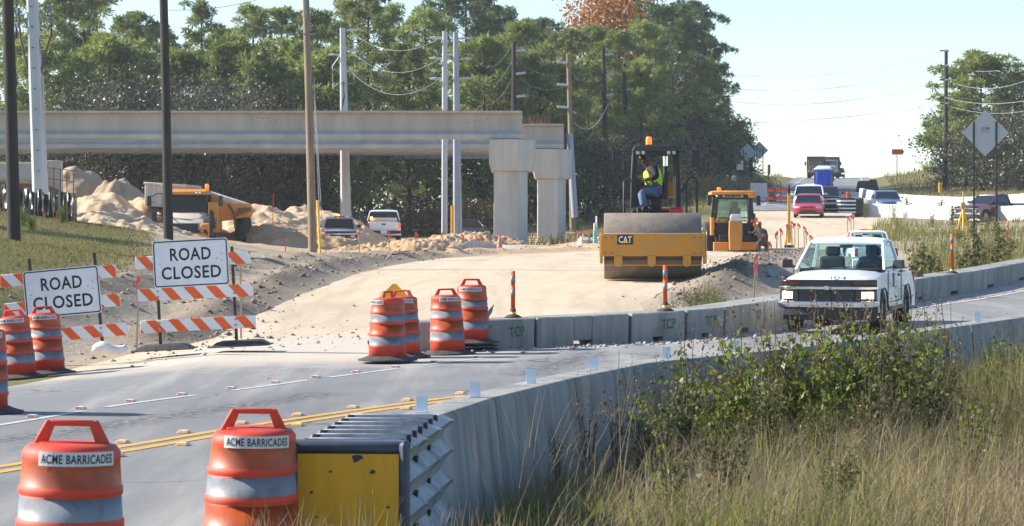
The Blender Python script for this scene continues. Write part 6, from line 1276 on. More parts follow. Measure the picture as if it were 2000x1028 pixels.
# ------------------------------------------------------------------ earth heaps
M_sandp = mat('heap_pale_sand', (.58, .385, .21), .95, var=.2, vs=.5, bump=2.5, bs=2.2, col2=(.66, .51, .35), dust=.6, dustcol=(.48, .27, .125), dscale=.4)
M_sando = mat('heap_orange_sand', (.46, .25, .11), .95, var=.2, vs=.7, bump=2.5, bs=2.5, col2=(.54, .38, .23))
M_sandt = mat('heap_tan_earth', (.36, .265, .175), .95, var=.15, vs=.6, bump=2.0, bs=2.2, dust=.3, dustcol=(.46, .36, .26), dscale=.5)
def heap(label, px, Y, top, rx, ry, m, seed, peak=1.0, skew=0.):
    x0 = (px-CX)*Y/F; g = gz(x0, Y); H = at(px, top, Y).z-g; n = 84
    u = np.linspace(-1, 1, n); U, V = np.meshgrid(u, u); X, Yy = x0+U*rx, Y+V*ry
    th = np.arctan2(V, U); rr = np.hypot(U+skew*(1-np.hypot(U, V)).clip(0), V)*(1+.18*fbm(th*1.2+seed, th*0+seed, 1., 2, seed))
    s = np.clip(1-rr, 0, 1)**peak; s = s*(1-.12*np.exp(-(rr/.12)**2))
    Z = hz(X, Yy)+H*s*(1+.22*fbm(X, Yy, .55, 3, seed))+np.minimum(s*3, 1)*(.26*fbm(X, Yy, 1.6, 4, seed+3)+.16*np.abs(fbm(X, Yy, 3.1, 3, seed+9)))-np.where(rr > .97, .5, .0)-.05
    Z = Z+(H-(Z-g).max())*np.clip(s, 0, 1)
    o = fast_mesh('sand_heap', np.stack([X, Yy, Z], -1).reshape(-1, 3), grid_faces(n, n), m); return tag(o, label, 'sand heap')
heap('tall tan earth heap with steep peak behind the rebar cage', 162, 150, 322, 5.5, 5, M_sandt, 1, 1.0, .1)
heap('smaller tan earth heap between the tall peak and the pale truck bed', 230, 148, 346, 4.2, 4, M_sandt, 2, .95)
heap('low tan earth heap behind the top of the rebar cage', 125, 156, 322, 4, 4, M_sandt, 12, .8)
heap('pale sand heap in front of the tan heaps, right of the silt fence', 190, 128, 374, 5.2, 5, M_sandp, 3, 1.0)
heap('wide pale sand heap left of the orange articulated truck', 262, 131, 384, 5.8, 5, M_sandp, 4, .8)
heap('low pale sand heap spilling down to the grass below the truck', 215, 119, 412, 4.8, 4, M_sandp, 5, .9)
heap('long pale sand heap right of the orange articulated truck', 505, 143, 398, 5.8, 6, M_sandp, 6, .65)
heap('pale sand heap rising behind the paler wooden pole', 590, 146, 400, 5.0, 6, M_sandp, 7, .7)
heap('low streaky sand heap in front of the long one', 520, 131, 432, 5.5, 4, M_sando, 8, .7)
heap('small earth heap under the nose of the articulated truck', 342, 119, 462, 2.4, 1.6, M_sandt, 13, .9)
heap('low orange sand heap in front of the white crew cab pickup', 735, 128, 472, 2.6, 2, M_sando, 9, .8)
heap('orange sand heap in the middle of the ribboned stake row', 815, 124, 464, 2.6, 2.4, M_sando, 14, .8)
heap('orange sand heap with a steep left flank near the front pier', 872, 126, 455, 2.4, 2.2, M_sando, 10, .9)
heap('broad orange sand heap touching the front pier', 930, 131, 452, 2.8, 2.4, M_sando, 11, .7)
# ------------------------------------------------------------------ loose clods and gravel
def rocks(name, X, Y, r, m, zoff=0.):
    n = len(X); Z = hz(X, Y)+zoff; base = np.array([(1, 0, 0), (0, 1, 0), (-1, 0, 0), (0, -1, 0), (.1, .1, .9), (.0, 0, -.6)])
    rng = np.random.default_rng(3); V = base[None]*(.6+.8*rng.random((n, 6, 1)))*r[:, None, None]; a = rng.random(n)*6.3; c, s = np.cos(a)[:, None], np.sin(a)[:, None]
    V = np.stack([V[..., 0]*c-V[..., 1]*s, V[..., 0]*s+V[..., 1]*c, V[..., 2]*.8], -1)+np.stack([X, Y, Z], -1)[:, None]
    f = np.array([(0, 1, 4), (1, 2, 4), (2, 3, 4), (3, 0, 4), (1, 0, 5), (2, 1, 5), (3, 2, 5), (0, 3, 5)])
    Fc = (f[None]+6*np.arange(n)[:, None, None]).reshape(-1, 3); return tag(fast_mesh(name, V.reshape(-1, 3), Fc, m, smooth_=False, loops=3), kind='stuff')
rng = np.random.default_rng(11)
def scatter_line(W_, n, w):
    P = cat_pts(W_, .2); i = rng.integers(0, len(P), n); return P[i, 0]+rng.normal(0, w, n), P[i, 1]+rng.normal(0, w*1.6, n)
M_clod = mat('dirt_clod', (.13, .10, .075), .95, var=.3, island=1, col2=(.34, .28, .22))
M_grav = mat('gravel_stone', (.22, .205, .185), .9, var=.3, island=1, col2=(.48, .46, .43))
xs, ys = zip(*[scatter_line(w, n, s) for w, n, s in ((WIND1, 2200, .45), (WIND2, 1500, .7), (WIND3, 1800, .55), (WIND4, 1200, 1.2), ([(-8, 44), (-4.5, 48)], 300, 1.2))])
X, Y = np.concatenate(xs), np.concatenate(ys); rocks('dirt_clods', X, Y, .012+.075*rng.random(len(X))**4, M_clod)
xs, ys = zip(*[scatter_line(w, n, s) for w, n, s in ((WIND4, 1800, 1.3), ([(p[0]+.25, p[1]-.35) for p in FBL[:7]], 900, .18), (DIRT_R[:4], 500, .3), ([(-6, 42), (-2, 46.5)], 140, .8))])
X, Y = np.concatenate(xs), np.concatenate(ys); rocks('gravel', X, Y, .012+.045*rng.random(len(X))**3, M_grav, .005)
# ------------------------------------------------------------------ grass
def ramp_mat(name, cols, rough=.7, trans=.42):
    m = D.materials.new(name); m.use_nodes = True; N = m.node_tree.nodes; L = m.node_tree.links; b = N['Principled BSDF']; b.inputs['Roughness'].default_value = rough; b.inputs['Specular IOR Level'].default_value = .22
    g = N.new('ShaderNodeNewGeometry'); r = N.new('ShaderNodeValToRGB'); L.new(g.outputs['Random Per Island'], r.inputs[0]); e = r.color_ramp.elements
    while len(e) < len(cols): e.new(.5)
    for k, c in enumerate(cols): e[k].position = k/(len(cols)-1); e[k].color = (*c, 1)
    oi = N.new('ShaderNodeObjectInfo'); h = N.new('ShaderNodeHueSaturation'); mr = N.new('ShaderNodeMapRange'); mr.inputs[3].default_value = .72; mr.inputs[4].default_value = 1.25
    L.new(oi.outputs['Random'], mr.inputs[0]); L.new(mr.outputs[0], h.inputs['Value']); L.new(r.outputs[0], h.inputs['Color']); L.new(h.outputs[0], b.inputs['Base Color'])
    t = N.new('ShaderNodeBsdfTranslucent'); x = N.new('ShaderNodeMixShader'); x.inputs[0].default_value = trans; L.new(h.outputs[0], t.inputs[0]); L.new(b.outputs[0], x.inputs[1]); L.new(t.outputs[0], x.inputs[2]); L.new(x.outputs[0], N['Material Output'].inputs[0])
    return m
def blades(name, X, Y, H, Wd, m, lean=.35, wind=(0., 0.), segs=3, zoff=-.03, seed=0, Z=None):
    n = len(X); g = np.random.default_rng(seed); Z = (hz(X, Y) if Z is None else Z)+zoff
    a = g.random(n)*2*np.pi; la = g.random(n)*lean; dx, dy = np.cos(a)*la+wind[0]*g.random(n), np.sin(a)*la+wind[1]*g.random(n); wa = g.random(n)*np.pi
    wx, wy = np.cos(wa)*Wd/2, np.sin(wa)*Wd/2; V = np.zeros((n, (segs+1)*2, 3))
    for k in range(segs+1):
        t = k/segs; wv = (1-t)**.7 if k < segs else .12; bend = t**1.8; zc = H*(t-.18*bend*np.hypot(dx, dy))
        cx_, cy_ = X+dx*H*bend, Y+dy*H*bend
        V[:, 2*k] = np.stack([cx_-wx*wv, cy_-wy*wv, Z+zc], -1); V[:, 2*k+1] = np.stack([cx_+wx*wv, cy_+wy*wv, Z+zc], -1)
    f = np.array([(2*k, 2*k+1, 2*k+3, 2*k+2) for k in range(segs)]); Fc = (f[None]+(segs+1)*2*np.arange(n)[:, None, None]).reshape(-1, 4)
    return tag(fast_mesh(name, V.reshape(-1, 3), Fc, m, smooth_=False), kind='stuff')
def in_verge(n, y0, y1, xmax=11, gap=.34, xmin=-9):
    Y = y0+(y1-y0)*rng.random(n*3); X = xmin+(xmax-xmin)*rng.random(n*3); nb = np.interp(Y, [p[1] for p in NBL], [p[0] for p in NBL], left=-.95)
    nb = np.where(Y < 16.8, -.55, nb); k = (X > nb+gap) & (X < .215*Y+1.2) & (X > -.215*Y-.5); return X[k][:n], Y[k][:n]
def clumped(X, Y, f, seed, thr=.0, pw=1.):
    v = fbm(X, Y, f, 3, seed); k = rng.random(len(X)) < np.clip((v-thr)*2.2+.5, 0.03, 1)**pw; return X[k], Y[k]
G_dry = ramp_mat('dry_grass_blade', [(.32, .23, .11), (.50, .39, .21), (.38, .28, .14), (.58, .48, .30), (.25, .19, .10)])
G_grn = ramp_mat('green_grass_blade', [(.12, .15, .028), (.21, .235, .045), (.30, .29, .075), (.15, .18, .03), (.40, .36, .13)])
G_str = ramp_mat('straw_seed_stalk', [(.36, .26, .13), (.46, .36, .21), (.28, .19, .10)])
G_brn = ramp_mat('brown_grass_blade', [(.29, .22, .13), (.42, .33, .21), (.22, .165, .09), (.50, .42, .28)])
hf = lambda X, Y: .78+.28*smooth(.3, 2.2, X-np.interp(Y, [12, 20, 24, 33], [-.6, .1, 1.4, 7.2]))+.25*fbm(X, Y, .7, 2, 77)+.55*smooth(3.2, 6, X)
X, Y = in_verge(44000, 12.2, 33); X, Y = clumped(X, Y, .8, 31, .0, 1.4); blades('dry_grass', X, Y, (.22+.42*rng.random(len(X)))*hf(X, Y), .006+.006*rng.random(len(X)), G_dry, 1.1, (.22, -.05), 3, seed=1)
X, Y = in_verge(46000, 12.2, 33); X, Y = clumped(X, Y, .7, 87, -.05, 1.2); blades('brown_grass', X, Y, (.22+.40*rng.random(len(X)))*hf(X, Y), .006+.006*rng.random(len(X)), G_brn, 1.2, (.15, -.05), 3, seed=9)
X, Y = in_verge(44000, 12.2, 33); X, Y = clumped(X, Y, .75, 47, .05, 1.5); blades('green_grass', X, Y, (.18+.42*rng.random(len(X)))*hf(X, Y), .008+.012*rng.random(len(X)), G_grn, .9, (.12, 0), 3, seed=2)
X, Y = in_verge(3400, 14, 32); X, Y = clumped(X, Y, .5, 53, .1, 1.6); blades('tall_seed_grass', X, Y, .6+.55*rng.random(len(X)), .005+.007*rng.random(len(X)), G_str, .45, (.55, -.05), 4, seed=3)
X = -1.45+1.75*rng.random(1500); Y = 12.9+1.5*rng.random(1500); k = (Y < 14.4) | (X > -.45); X, Y = X[k], Y[k]; blades('dry_grass_tuft', X, Y, .35+.35*rng.random(len(X))**2, .007+.006*rng.random(len(X)), G_dry, .5, (.1, 0), 3, seed=4)
# left bank turf, median grass, far slopes
def area(n, x0, x1, y0, y1, cond): X = x0+(x1-x0)*rng.random(n); Y = y0+(y1-y0)*rng.random(n); k = cond(X, Y); return X[k], Y[k]
X, Y = area(80000, -21, -8, 40, 106, lambda X, Y: (X < np.interp(Y, [40, 57, 75, 95, 110], [-8.2, -8.3, -10.2, -13.3, -17])+.5*fbm(X, Y, .5, 2, 3)) & (X > -.22*Y-1)); blades('bank_turf', X, Y, (.04+.09*rng.random(len(X))), .02+.02*rng.random(len(X)), ramp_mat('turf_blade', [(.12, .105, .03), (.18, .155, .055), (.13, .115, .035), (.25, .205, .09), (.085, .08, .025)]), .9, (.2, 0), 2, seed=5)
def med(X, Y): fb = np.interp(Y, [p[1] for p in FBL], [p[0] for p in FBL]); l = np.interp(Y, [45, 60, 80, 100, 118, 150], [5.2, 8.4, 12.8, 15.4, 16.6, 21.5]); return (X > l+.6*fbm(X, Y, .3, 2, 9)) & (X < np.where(Y < 88, fb-.7, 60)) & (X < .22*Y+3) & ~((Y > 140) & (X > 20))
# FBL runs along the road's far side: the median lies left of it
X, Y = area(90000, 4, 34, 44, 150, med); X, Y = clumped(X, Y, .22, 61, -.12, 1.1); blades('median_grass', X, Y, .22+.48*rng.random(len(X)), .02+.03*rng.random(len(X)), ramp_mat('median_blade', [(.25, .21, .07), (.18, .19, .035), (.36, .30, .12), (.13, .15, .03), (.30, .28, .07)]), .6, (.2, 0), 2, seed=6)
X, Y = area(26000, -2, 75, 130, 330, lambda X, Y: ((np.abs(X-xh(Y)) > 6.4) & (X < .22*Y+2) & ((X < xh(Y)-4) | (Y > 205) | (X > .2*Y+2)))); blades('hillside_grass', X, Y, .25+.5*rng.random(len(X)), .05+.06*rng.random(len(X)), ramp_mat('hillside_blade', [(.25, .20, .09), (.15, .15, .035), (.33, .27, .13), (.11, .12, .03)]), .7, (.2, 0), 2, seed=7)
# ------------------------------------------------------------------ trees and plants
def cards(P, size, rng_, aspect=.6, up=.0):
    """leaf-shaped quads at points P"""
    n = len(P); a = rng_.normal(size=(n, 3)); a[:, 2] += up; a /= np.linalg.norm(a, axis=1)[:, None]; b = rng_.normal(size=(n, 3)); b -= a*(a*b).sum(1)[:, None]; b /= np.linalg.norm(b, axis=1)[:, None]
    s = (size*(.6+.8*rng_.random(n)))[:, None]; V = np.stack([P-a*s*.5, P+b*s*aspect*.5, P+a*s*.5, P-b*s*aspect*.5], 1); return V.reshape(-1, 3), np.arange(4*n).reshape(-1, 4)
def leaf_mesh(name, V, Fc, m, parent=None):
    o = fast_mesh(name, V, Fc, m, smooth_=False); o.parent = parent; return o
M_bark = mat('pine_bark', (.075, .055, .042), .95, var=.4, vs=5, bump=.6, bs=12)
M_need = ramp_mat('pine_needles', [(.14, .185, .042), (.21, .255, .06), (.31, .34, .095), (.16, .205, .055), (.38, .385, .14)], .45, .42)
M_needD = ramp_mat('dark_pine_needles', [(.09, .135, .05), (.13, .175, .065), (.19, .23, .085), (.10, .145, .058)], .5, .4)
def pine_parts(seed, H, cb, spread, nb, m, flat=.5):
    """meshes of a pine: trunk with limbs, crown of needle tufts"""
    g = np.random.default_rng(seed); r_ = random.Random(seed); b = MB(); bend = [r_.uniform(-.35, .35), r_.uniform(-.3, .3)]
    axis = lambda t: Vector((bend[0]*math.sin(t*2.6)*1.2, bend[1]*math.sin(t*2.2), H*t))
    b.tube([axis(k/9) for k in range(10)], H*.0125, 8, 0, H*.003); tufts = []
    cl = []
    for i in range(nb):
        f = (i+.5)/nb; t = cb+(.97-cb)*f; p = axis(t); a = i*2.4+r_.uniform(-.6, .6)
        Ln = spread*max(.12, math.sin(math.pi*min(1, .24+.72*f)))**.8*(.5+.65*r_.random()); el = r_.uniform(-.1, .3)+f*.55
        d = Vector((math.cos(a)*math.cos(el), math.sin(a)*math.cos(el), math.sin(el))); q = p+d*Ln*.5; e = p+d*Ln+Vector((0, 0, .15*Ln))
        b.tube([p, q, e], .06*(1-f*.6), 5, 0, .015, caps=False)
        for u in (.5, .75, 1.0):
            if r_.random() < (.55, .85, 1)[int(u*4)-2]: c = q.lerp(e, (u-.5)*2); cl.append((c.x+r_.gauss(0, .35), c.y+r_.gauss(0, .35), c.z+r_.uniform(0, .35), .42+.34*r_.random()))
            if u == 1. and r_.random() < .6: cl.append((e.x+r_.gauss(0, .7), e.y+r_.gauss(0, .7), e.z+r_.uniform(-.1, .5), .35+.25*r_.random()))
    cl.append((*axis(1.0), .5)); T = np.array(cl); n = len(T); K = 120; dirs = g.normal(size=(n, K, 3)); dirs[..., 2] = dirs[..., 2]*.75+.35; dirs /= np.linalg.norm(dirs, axis=2)[..., None]
    R_ = T[:, 3][:, None, None]; st = (.15+.55*g.random((n, K)))[..., None]*R_; Lq = (.26+.20*g.random((n, K)))[..., None]; d2 = dirs+g.normal(size=dirs.shape)*.35; side = np.cross(d2, g.normal(size=(n, K, 3))); side /= np.linalg.norm(side, axis=2)[..., None]; wq = .05
    c = T[:, None, :3]+dirs*st*np.array([1, 1, .72]); V = np.stack([c-side*wq*.5, c+d2*Lq*.5-side*wq, c+d2*Lq, c+d2*Lq*.5+side*wq], 2).reshape(-1, 3)
    tr = b.build('trunk', M_bark); cr = leaf_mesh('crown', V, np.arange(len(V)).reshape(-1, 4), m); return tr, cr
PV = {}
def pine(label, px, top, Y, kind, base_py=None, wide=1., group='pine trees along the wood edge'):
    g = gp(px, Y); H = at(px, top, Y).z-g.z
    if kind not in PV:
        sp = dict(tall=(1, 22, .36, 4.2, 44, M_need), full=(2, 20, .22, 4.3, 58, M_need), thin=(3, 20, .45, 2.6, 20, M_need), round=(4, 22, .42, 6.0, 72, M_needD), low=(5, 14, .10, 4.2, 54, M_need), tall2=(6, 22, .32, 4.6, 50, M_need), dark=(7, 21, .3, 4.6, 56, M_needD), young=(8, 12, .06, 4.4, 60, M_need))[kind]
        PV[kind] = (pine_parts(*sp), sp[1]); first = True
    else: first = False
    (tr, cr), H0 = PV[kind]; t = thing('pine_tree', label, 'tree', g, random.uniform(0, 6.28), group); s = H/H0; t.scale = (s*wide, s*wide, s)
    for o in (tr, cr):
        if first: o.parent = t
        else: c = o.copy(); C.objects.link(c); c.parent = t
    return t
random.seed(12)
for a in [(38, -45, 186, 'tall2', 'pine behind the left edge pole, cropped by the photo top'), (128, -20, 198, 'full', 'full pine right of the pale grey concrete pole'), (182, -45, 212, 'tall', 'tall pine with bare limbs showing left of the sky gap'), (262, 30, 208, 'tall2', 'open pine just left of the dark pole behind the barricade'),
          (300, 55, 222, 'full', 'pine standing directly behind the dark pole'), (392, 8, 196, 'thin', 'thin pine alone against the sky right of the dark pole'), (440, 60, 215, 'full', 'rounded pine right of the thin lone pine'), (492, 18, 204, 'tall', 'pine halfway between the dark and the paler wooden pole'), (548, 22, 220, 'tall2', 'pine left of the top of the paler wooden pole'),
          (622, 28, 206, 'full', 'pine right of the top of the paler wooden pole'), (722, -12, 196, 'tall2', 'tallest pine with a clear dark trunk between the concrete poles'), (670, 8, 225, 'tall', 'pine behind the concrete pole with riser cables'), (772, 18, 222, 'tall', 'pine right of the tallest clear trunked pine'), (838, 26, 216, 'full', 'pine left of the paired concrete poles'),
          (908, -22, 238, 'round', 'great dark rounded pine above the paired concrete poles'), (968, 18, 242, 'dark', 'dark pine at the right shoulder of the great rounded one'), (1012, 48, 206, 'full', 'pine behind the pole above the girder'), (1062, 42, 224, 'dark', 'pale topped pine left of the sleeved pole'), (1108, 62, 208, 'tall2', 'pine with forked trunk behind the rear pier'), (1160, 58, 218, 'full', 'pine below the orange leaved tree, left side'),
          (1212, 66, 214, 'tall2', 'pine in front of the orange leaved tree'), (1262, 48, 224, 'full', 'pine below the right side of the orange leaved tree'), (1318, 18, 232, 'round', 'large pine with leaning limb above the roller'), (1352, 8, 244, 'dark', 'dark pine forming the right end of the wood skyline'), (1374, 70, 258, 'dark', 'narrow dark pine at the very end of the tree line'), (1366, 120, 236, 'low', 'low dark pine under the end of the tree line'),
          (75, 80, 178, 'low', 'young pine left of the pale concrete pole riser'), (222, 92, 180, 'young', 'bright young pine above the shrubs left of the dark pole'), (352, 110, 182, 'low', 'young pine above the shrubs right of the dark pole'), (470, 96, 180, 'young', 'bushy young pine in the middle of the left wood'), (575, 92, 184, 'low', 'young pine just left of the paler pole'), (640, 120, 180, 'young', 'young pine left of the riser pole'),
          (800, 100, 186, 'low', 'young pine between riser pole and paired poles'), (950, 86, 190, 'low', 'young pine right of the paired poles'), (1045, 110, 192, 'young', 'young pine above the end of the front girder'), (1150, 130, 200, 'low', 'low branched pine right of the rear pier'), (1250, 130, 206, 'low', 'low branched pine behind the roller roof'),
          (1925, 118, 232, 'young', 'broad pine behind the large grey diamond sign'), (1888, 190, 240, 'low', 'pine left of the large grey diamond sign'), (1985, 150, 238, 'dark', 'dark evergreen at the right photo edge')]: pine(a[4], a[0], a[1], a[2], a[3], wide=1.35 if a[0] > 1800 else 1.)
def broadleaf(name, label, px, top, Y, w, leaf, n, m, cone=0., seed=0, base=.0, group=None, trunk=True, cat='tree', g=None, H=None):
    g = g if g is not None else gp(px, Y); H = H or at(px, top, Y).z-g.z; t = thing(name, label, cat, g, 0, group); r_ = np.random.default_rng(seed)
    nc = max(8, int(n/90)); u = r_.random(nc)**.8; ang = r_.random(nc)*6.28; rad = w/2*np.sqrt(r_.random(nc)); rad = rad*np.where(cone > 0, 1-u*cone, np.sqrt(np.clip(1-(2*np.abs(u-.45))**2.2, .12, 1)))
    cc = np.stack([np.cos(ang)*rad, np.sin(ang)*rad, H*(base+(1-base)*u*.93)+.1], -1); i = r_.integers(0, nc, n); sg = np.array([w*.13, w*.13, max(.25, H*.055)])
    P = cc[i]+r_.normal(size=(n, 3))*sg; P[:, 2] = np.abs(P[:, 2]); V, Fc = cards(P, leaf, r_, .55); leaf_mesh('crown', V, Fc, m, t)
    b = MB(); b.tube([(0, 0, -.3), (.05*w, 0, H*.4), (0, .03*w, H*.85)], max(.03, H*.015), 6, 0, .02)
    for k in range(0, nc, max(1, nc//14)): c = cc[k]; b.tube([(0, 0, c[2]*.45), tuple(c*.6+np.array([0, 0, c[2]*.15])), tuple(c)], .02+.004*H, 4, 0, .01, caps=False)
    b.build('trunk' if cat == 'tree' else 'stem', M_bark, t); return t
M_lgrey = ramp_mat('grey_green_leaves', [(.075, .07, .045), (.13, .12, .085), (.20, .19, .15), (.06, .065, .035), (.10, .09, .06)], .38, .15)
M_lbrown = ramp_mat('russet_leaves', [(.10, .05, .025), (.16, .09, .035), (.07, .055, .03), (.2, .14, .05)], .5, .25)
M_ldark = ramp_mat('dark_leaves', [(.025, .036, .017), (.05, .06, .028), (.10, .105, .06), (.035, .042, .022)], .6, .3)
M_lor = ramp_mat('autumn_orange_leaves', [(.50, .15, .02), (.62, .27, .03), (.34, .11, .025), (.60, .38, .05)], .5, .5)
M_lyel = ramp_mat('yellowing_leaves', [(.34, .24, .03), (.25, .15, .03), (.14, .14, .03), (.40, .22, .03)], .55, .4)
M_oak = ramp_mat('oak_leaves', [(.05, .055, .025), (.10, .10, .05), (.16, .15, .09), (.035, .045, .02)], .4, .15)
GS = 'grey leaved shrubs behind the girders'
for k, (px, top, w, l) in enumerate(((45, 150, 6.5, 'grey shrub at the left photo edge above the girder'), (125, 165, 6.5, 'grey shrub just right of the pale concrete pole'), (205, 150, 6.5, 'grey shrub midway between the concrete pole and the dark pole'), (275, 140, 7, 'pale grey shrub touching the left side of the dark pole'), (365, 136, 8, 'tallest grey shrub right of the dark pole'), (435, 150, 7, 'grey shrub below the rounded pine'), (505, 165, 6, 'grey shrub left of the russet shrub'))):
    broadleaf('shrub', l, px, top, 176-(k % 3)*2, w, .20, 5200, M_lgrey, seed=20+k, group=GS, cat='shrub')
for k, (px, top, w, l) in enumerate(((565, 172, 5.5, 'russet shrub left of the paler wooden pole'), (630, 185, 5, 'russet shrub right of the paler wooden pole'))): broadleaf('shrub', l, px, top, 176, w, .2, 3000, M_lbrown, seed=30+k, group='russet shrubs behind the girder', cat='shrub')
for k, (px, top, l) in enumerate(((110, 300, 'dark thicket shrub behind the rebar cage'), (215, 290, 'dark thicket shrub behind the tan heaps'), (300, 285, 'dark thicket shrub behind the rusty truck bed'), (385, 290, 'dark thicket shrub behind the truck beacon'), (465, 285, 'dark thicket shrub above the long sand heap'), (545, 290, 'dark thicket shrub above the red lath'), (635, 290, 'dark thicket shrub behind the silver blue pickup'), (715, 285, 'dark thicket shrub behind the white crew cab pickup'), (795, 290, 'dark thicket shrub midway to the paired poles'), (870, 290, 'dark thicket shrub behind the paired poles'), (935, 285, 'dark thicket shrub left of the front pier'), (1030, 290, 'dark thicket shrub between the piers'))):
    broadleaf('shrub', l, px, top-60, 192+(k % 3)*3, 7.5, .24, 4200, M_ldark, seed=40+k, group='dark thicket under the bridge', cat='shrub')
for k, (px, top, l) in enumerate(((780, 405, 'low brown brush left of the paired poles'), (850, 398, 'low brown brush behind the paired poles'), (930, 395, 'low brown brush beside the front pier'))): broadleaf('shrub', l, px, top, 172, 5, .16, 2200, ramp_mat('brown_brush_%d' % k, [(.08, .06, .03), (.13, .10, .05), (.06, .055, .025)], .7, .2), seed=60+k, group='brown brush under the bridge', cat='shrub')
broadleaf('autumn_tree', 'tree with orange autumn leaves rising above the pines', 1205, -45, 246, 9.5, .36, 15000, M_lor, seed=70, base=.45, cat='tree')
for k, (px, top, Y, w, l) in enumerate(((1215, 222, 205, 4.5, 'yellow leaved sapling left of the roller beacon'), (1255, 215, 212, 4.5, 'yellow leaved sapling right of the roller beacon'), (1310, 318, 190, 4, 'small yellow leaved sapling seen through the roller cab'))): broadleaf('sapling', l, px, top, Y, w, .2, 900, M_lyel, seed=75+k, group='yellow saplings behind the roller', cat='tree', base=.2)
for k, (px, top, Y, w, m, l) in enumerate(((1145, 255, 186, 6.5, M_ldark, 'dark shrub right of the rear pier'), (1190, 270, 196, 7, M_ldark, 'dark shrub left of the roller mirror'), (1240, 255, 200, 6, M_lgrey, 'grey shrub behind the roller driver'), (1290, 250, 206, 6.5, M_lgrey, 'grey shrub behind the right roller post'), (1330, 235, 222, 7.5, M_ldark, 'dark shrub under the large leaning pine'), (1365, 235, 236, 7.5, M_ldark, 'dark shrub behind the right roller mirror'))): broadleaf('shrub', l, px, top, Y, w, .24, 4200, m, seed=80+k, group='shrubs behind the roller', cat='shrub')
for k, (px, top, Y, w, l) in enumerate(((1398, 250, 240, 4.5, 'cedar nearest to the tree line end'), (1417, 228, 244, 4.6, 'tallest cedar with pointed top under the small pole'), (1440, 232, 248, 4.2, 'rightmost cedar beside the distant diamond signs'), (1452, 262, 250, 3.2, 'smallest cedar just left of the distant diamond signs'))): broadleaf('cedar_tree', l, px, top, Y, w, .26, 3600, M_needD, cone=.72, seed=90+k, group='cedars at the end of the wood')
for k, (px, top, Y, w, l) in enumerate(((1850, 222, 240, 6, 'grey oak behind the tall hill pole'), (1905, 250, 226, 7, 'oak right of the tall hill pole below the pine'), (1960, 215, 224, 8, 'oak behind the right post of the large diamond sign'), (2005, 170, 230, 9, 'oak cut by the right photo edge'))): broadleaf('oak_tree', l, px, top, Y, w, .24, 5200, M_oak, seed=100+k, group='oaks on the right hand hill')
for k, (px, Y, w, h, l) in enumerate(((1395, 215, 4, 1.3, 'tawny bush uphill behind the backhoe'), (1345, 200, 4.5, 1.6, 'tawny bush behind the right roller handrail'), (1290, 190, 4, 1.4, 'tawny bush behind the roller platform'), (1442, 205, 3.5, 1.3, 'tawny bush in front of the distant signs'), (1475, 232, 4, 1.1, 'tawny bush below the right distant diamond sign'), (1240, 182, 4, 1.2, 'tawny bush left of the roller steps'))): broadleaf('bush', l, px, 0, Y, w, .14, 1500, ramp_mat('tawny_leaves_%d' % k, [(.22, .17, .09), (.14, .125, .05), (.30, .25, .15)], .7, .25), seed=110+k, group='tawny bushes on the slope', cat='bush', H=h)
# a deep wood behind, one dense mass
r_ = np.random.default_rng(77); n = 42000; px = -150+1560*r_.random(n); Y = 232+45*r_.random(n); X = (px-CX)*Y/F; gx_ = hz(X, Y, False)
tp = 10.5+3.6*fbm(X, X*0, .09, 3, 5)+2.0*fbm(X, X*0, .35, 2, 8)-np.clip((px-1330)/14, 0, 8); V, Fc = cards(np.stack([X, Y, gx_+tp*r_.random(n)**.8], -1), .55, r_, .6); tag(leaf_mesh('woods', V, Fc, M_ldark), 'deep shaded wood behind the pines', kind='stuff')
# ------------------------------------------------------------------ weeds
M_weed = ramp_mat('weed_leaf', [(.06, .10, .014), (.12, .17, .022), (.19, .23, .035), (.085, .125, .02), (.28, .29, .06)], .38, .42)
M_weedD = ramp_mat('dark_weed_leaf', [(.06, .075, .02), (.10, .12, .03), (.15, .14, .07), (.18, .19, .04)], .5, .4)
M_stem = mat('weed_stem', (.11, .075, .04), .8, var=.3)
def weed_parts(seed, H, spread, ns, leaf, m, dens=46, tip=True):
    r2 = np.random.default_rng(seed); b = MB(); P = []; Q = []
    for s in range(ns):
        a = r2.random()*6.28; rd = spread*math.sqrt(r2.random()); h = H*(.55+.45*r2.random()); e = np.array([math.cos(a)*rd, math.sin(a)*rd, h]); c = np.array([e[0]*.35, e[1]*.35, h*.5])
        pt = [np.array([e[0]*.08, e[1]*.08, -.08]), c, e]; b.tube([tuple(p) for p in pt], .006*H+.002, 4, 0, .002, caps=False)
        for k in range(dens):
            u = r2.random()**.8; p = pt[0]*(1-u)**2+2*c*u*(1-u)+pt[2]*u*u; w = spread*.28*(1.1-u)+.02; q = p+r2.normal(size=3)*np.array([w, w, .04*H]); (Q if tip and u > .78 else P).append(q)
    P = np.array(P); P[:, 2] = np.abs(P[:, 2])+.03; V, Fc = cards(P, leaf, r2, .62, .3); nl = len(Fc)
    if len(Q): V2, F2 = cards(np.array(Q), leaf*.45, r2, .6); Fc = np.concatenate([Fc, F2+len(V)]); V = np.concatenate([V, V2])
    lv = leaf_mesh('foliage', V, Fc, [m, M_lbrown]); lv.data.polygons.foreach_set('material_index', (np.arange(len(Fc)) >= nl).astype(np.int32)); st = b.build('stem', M_stem); return [st, lv]
WV = {}
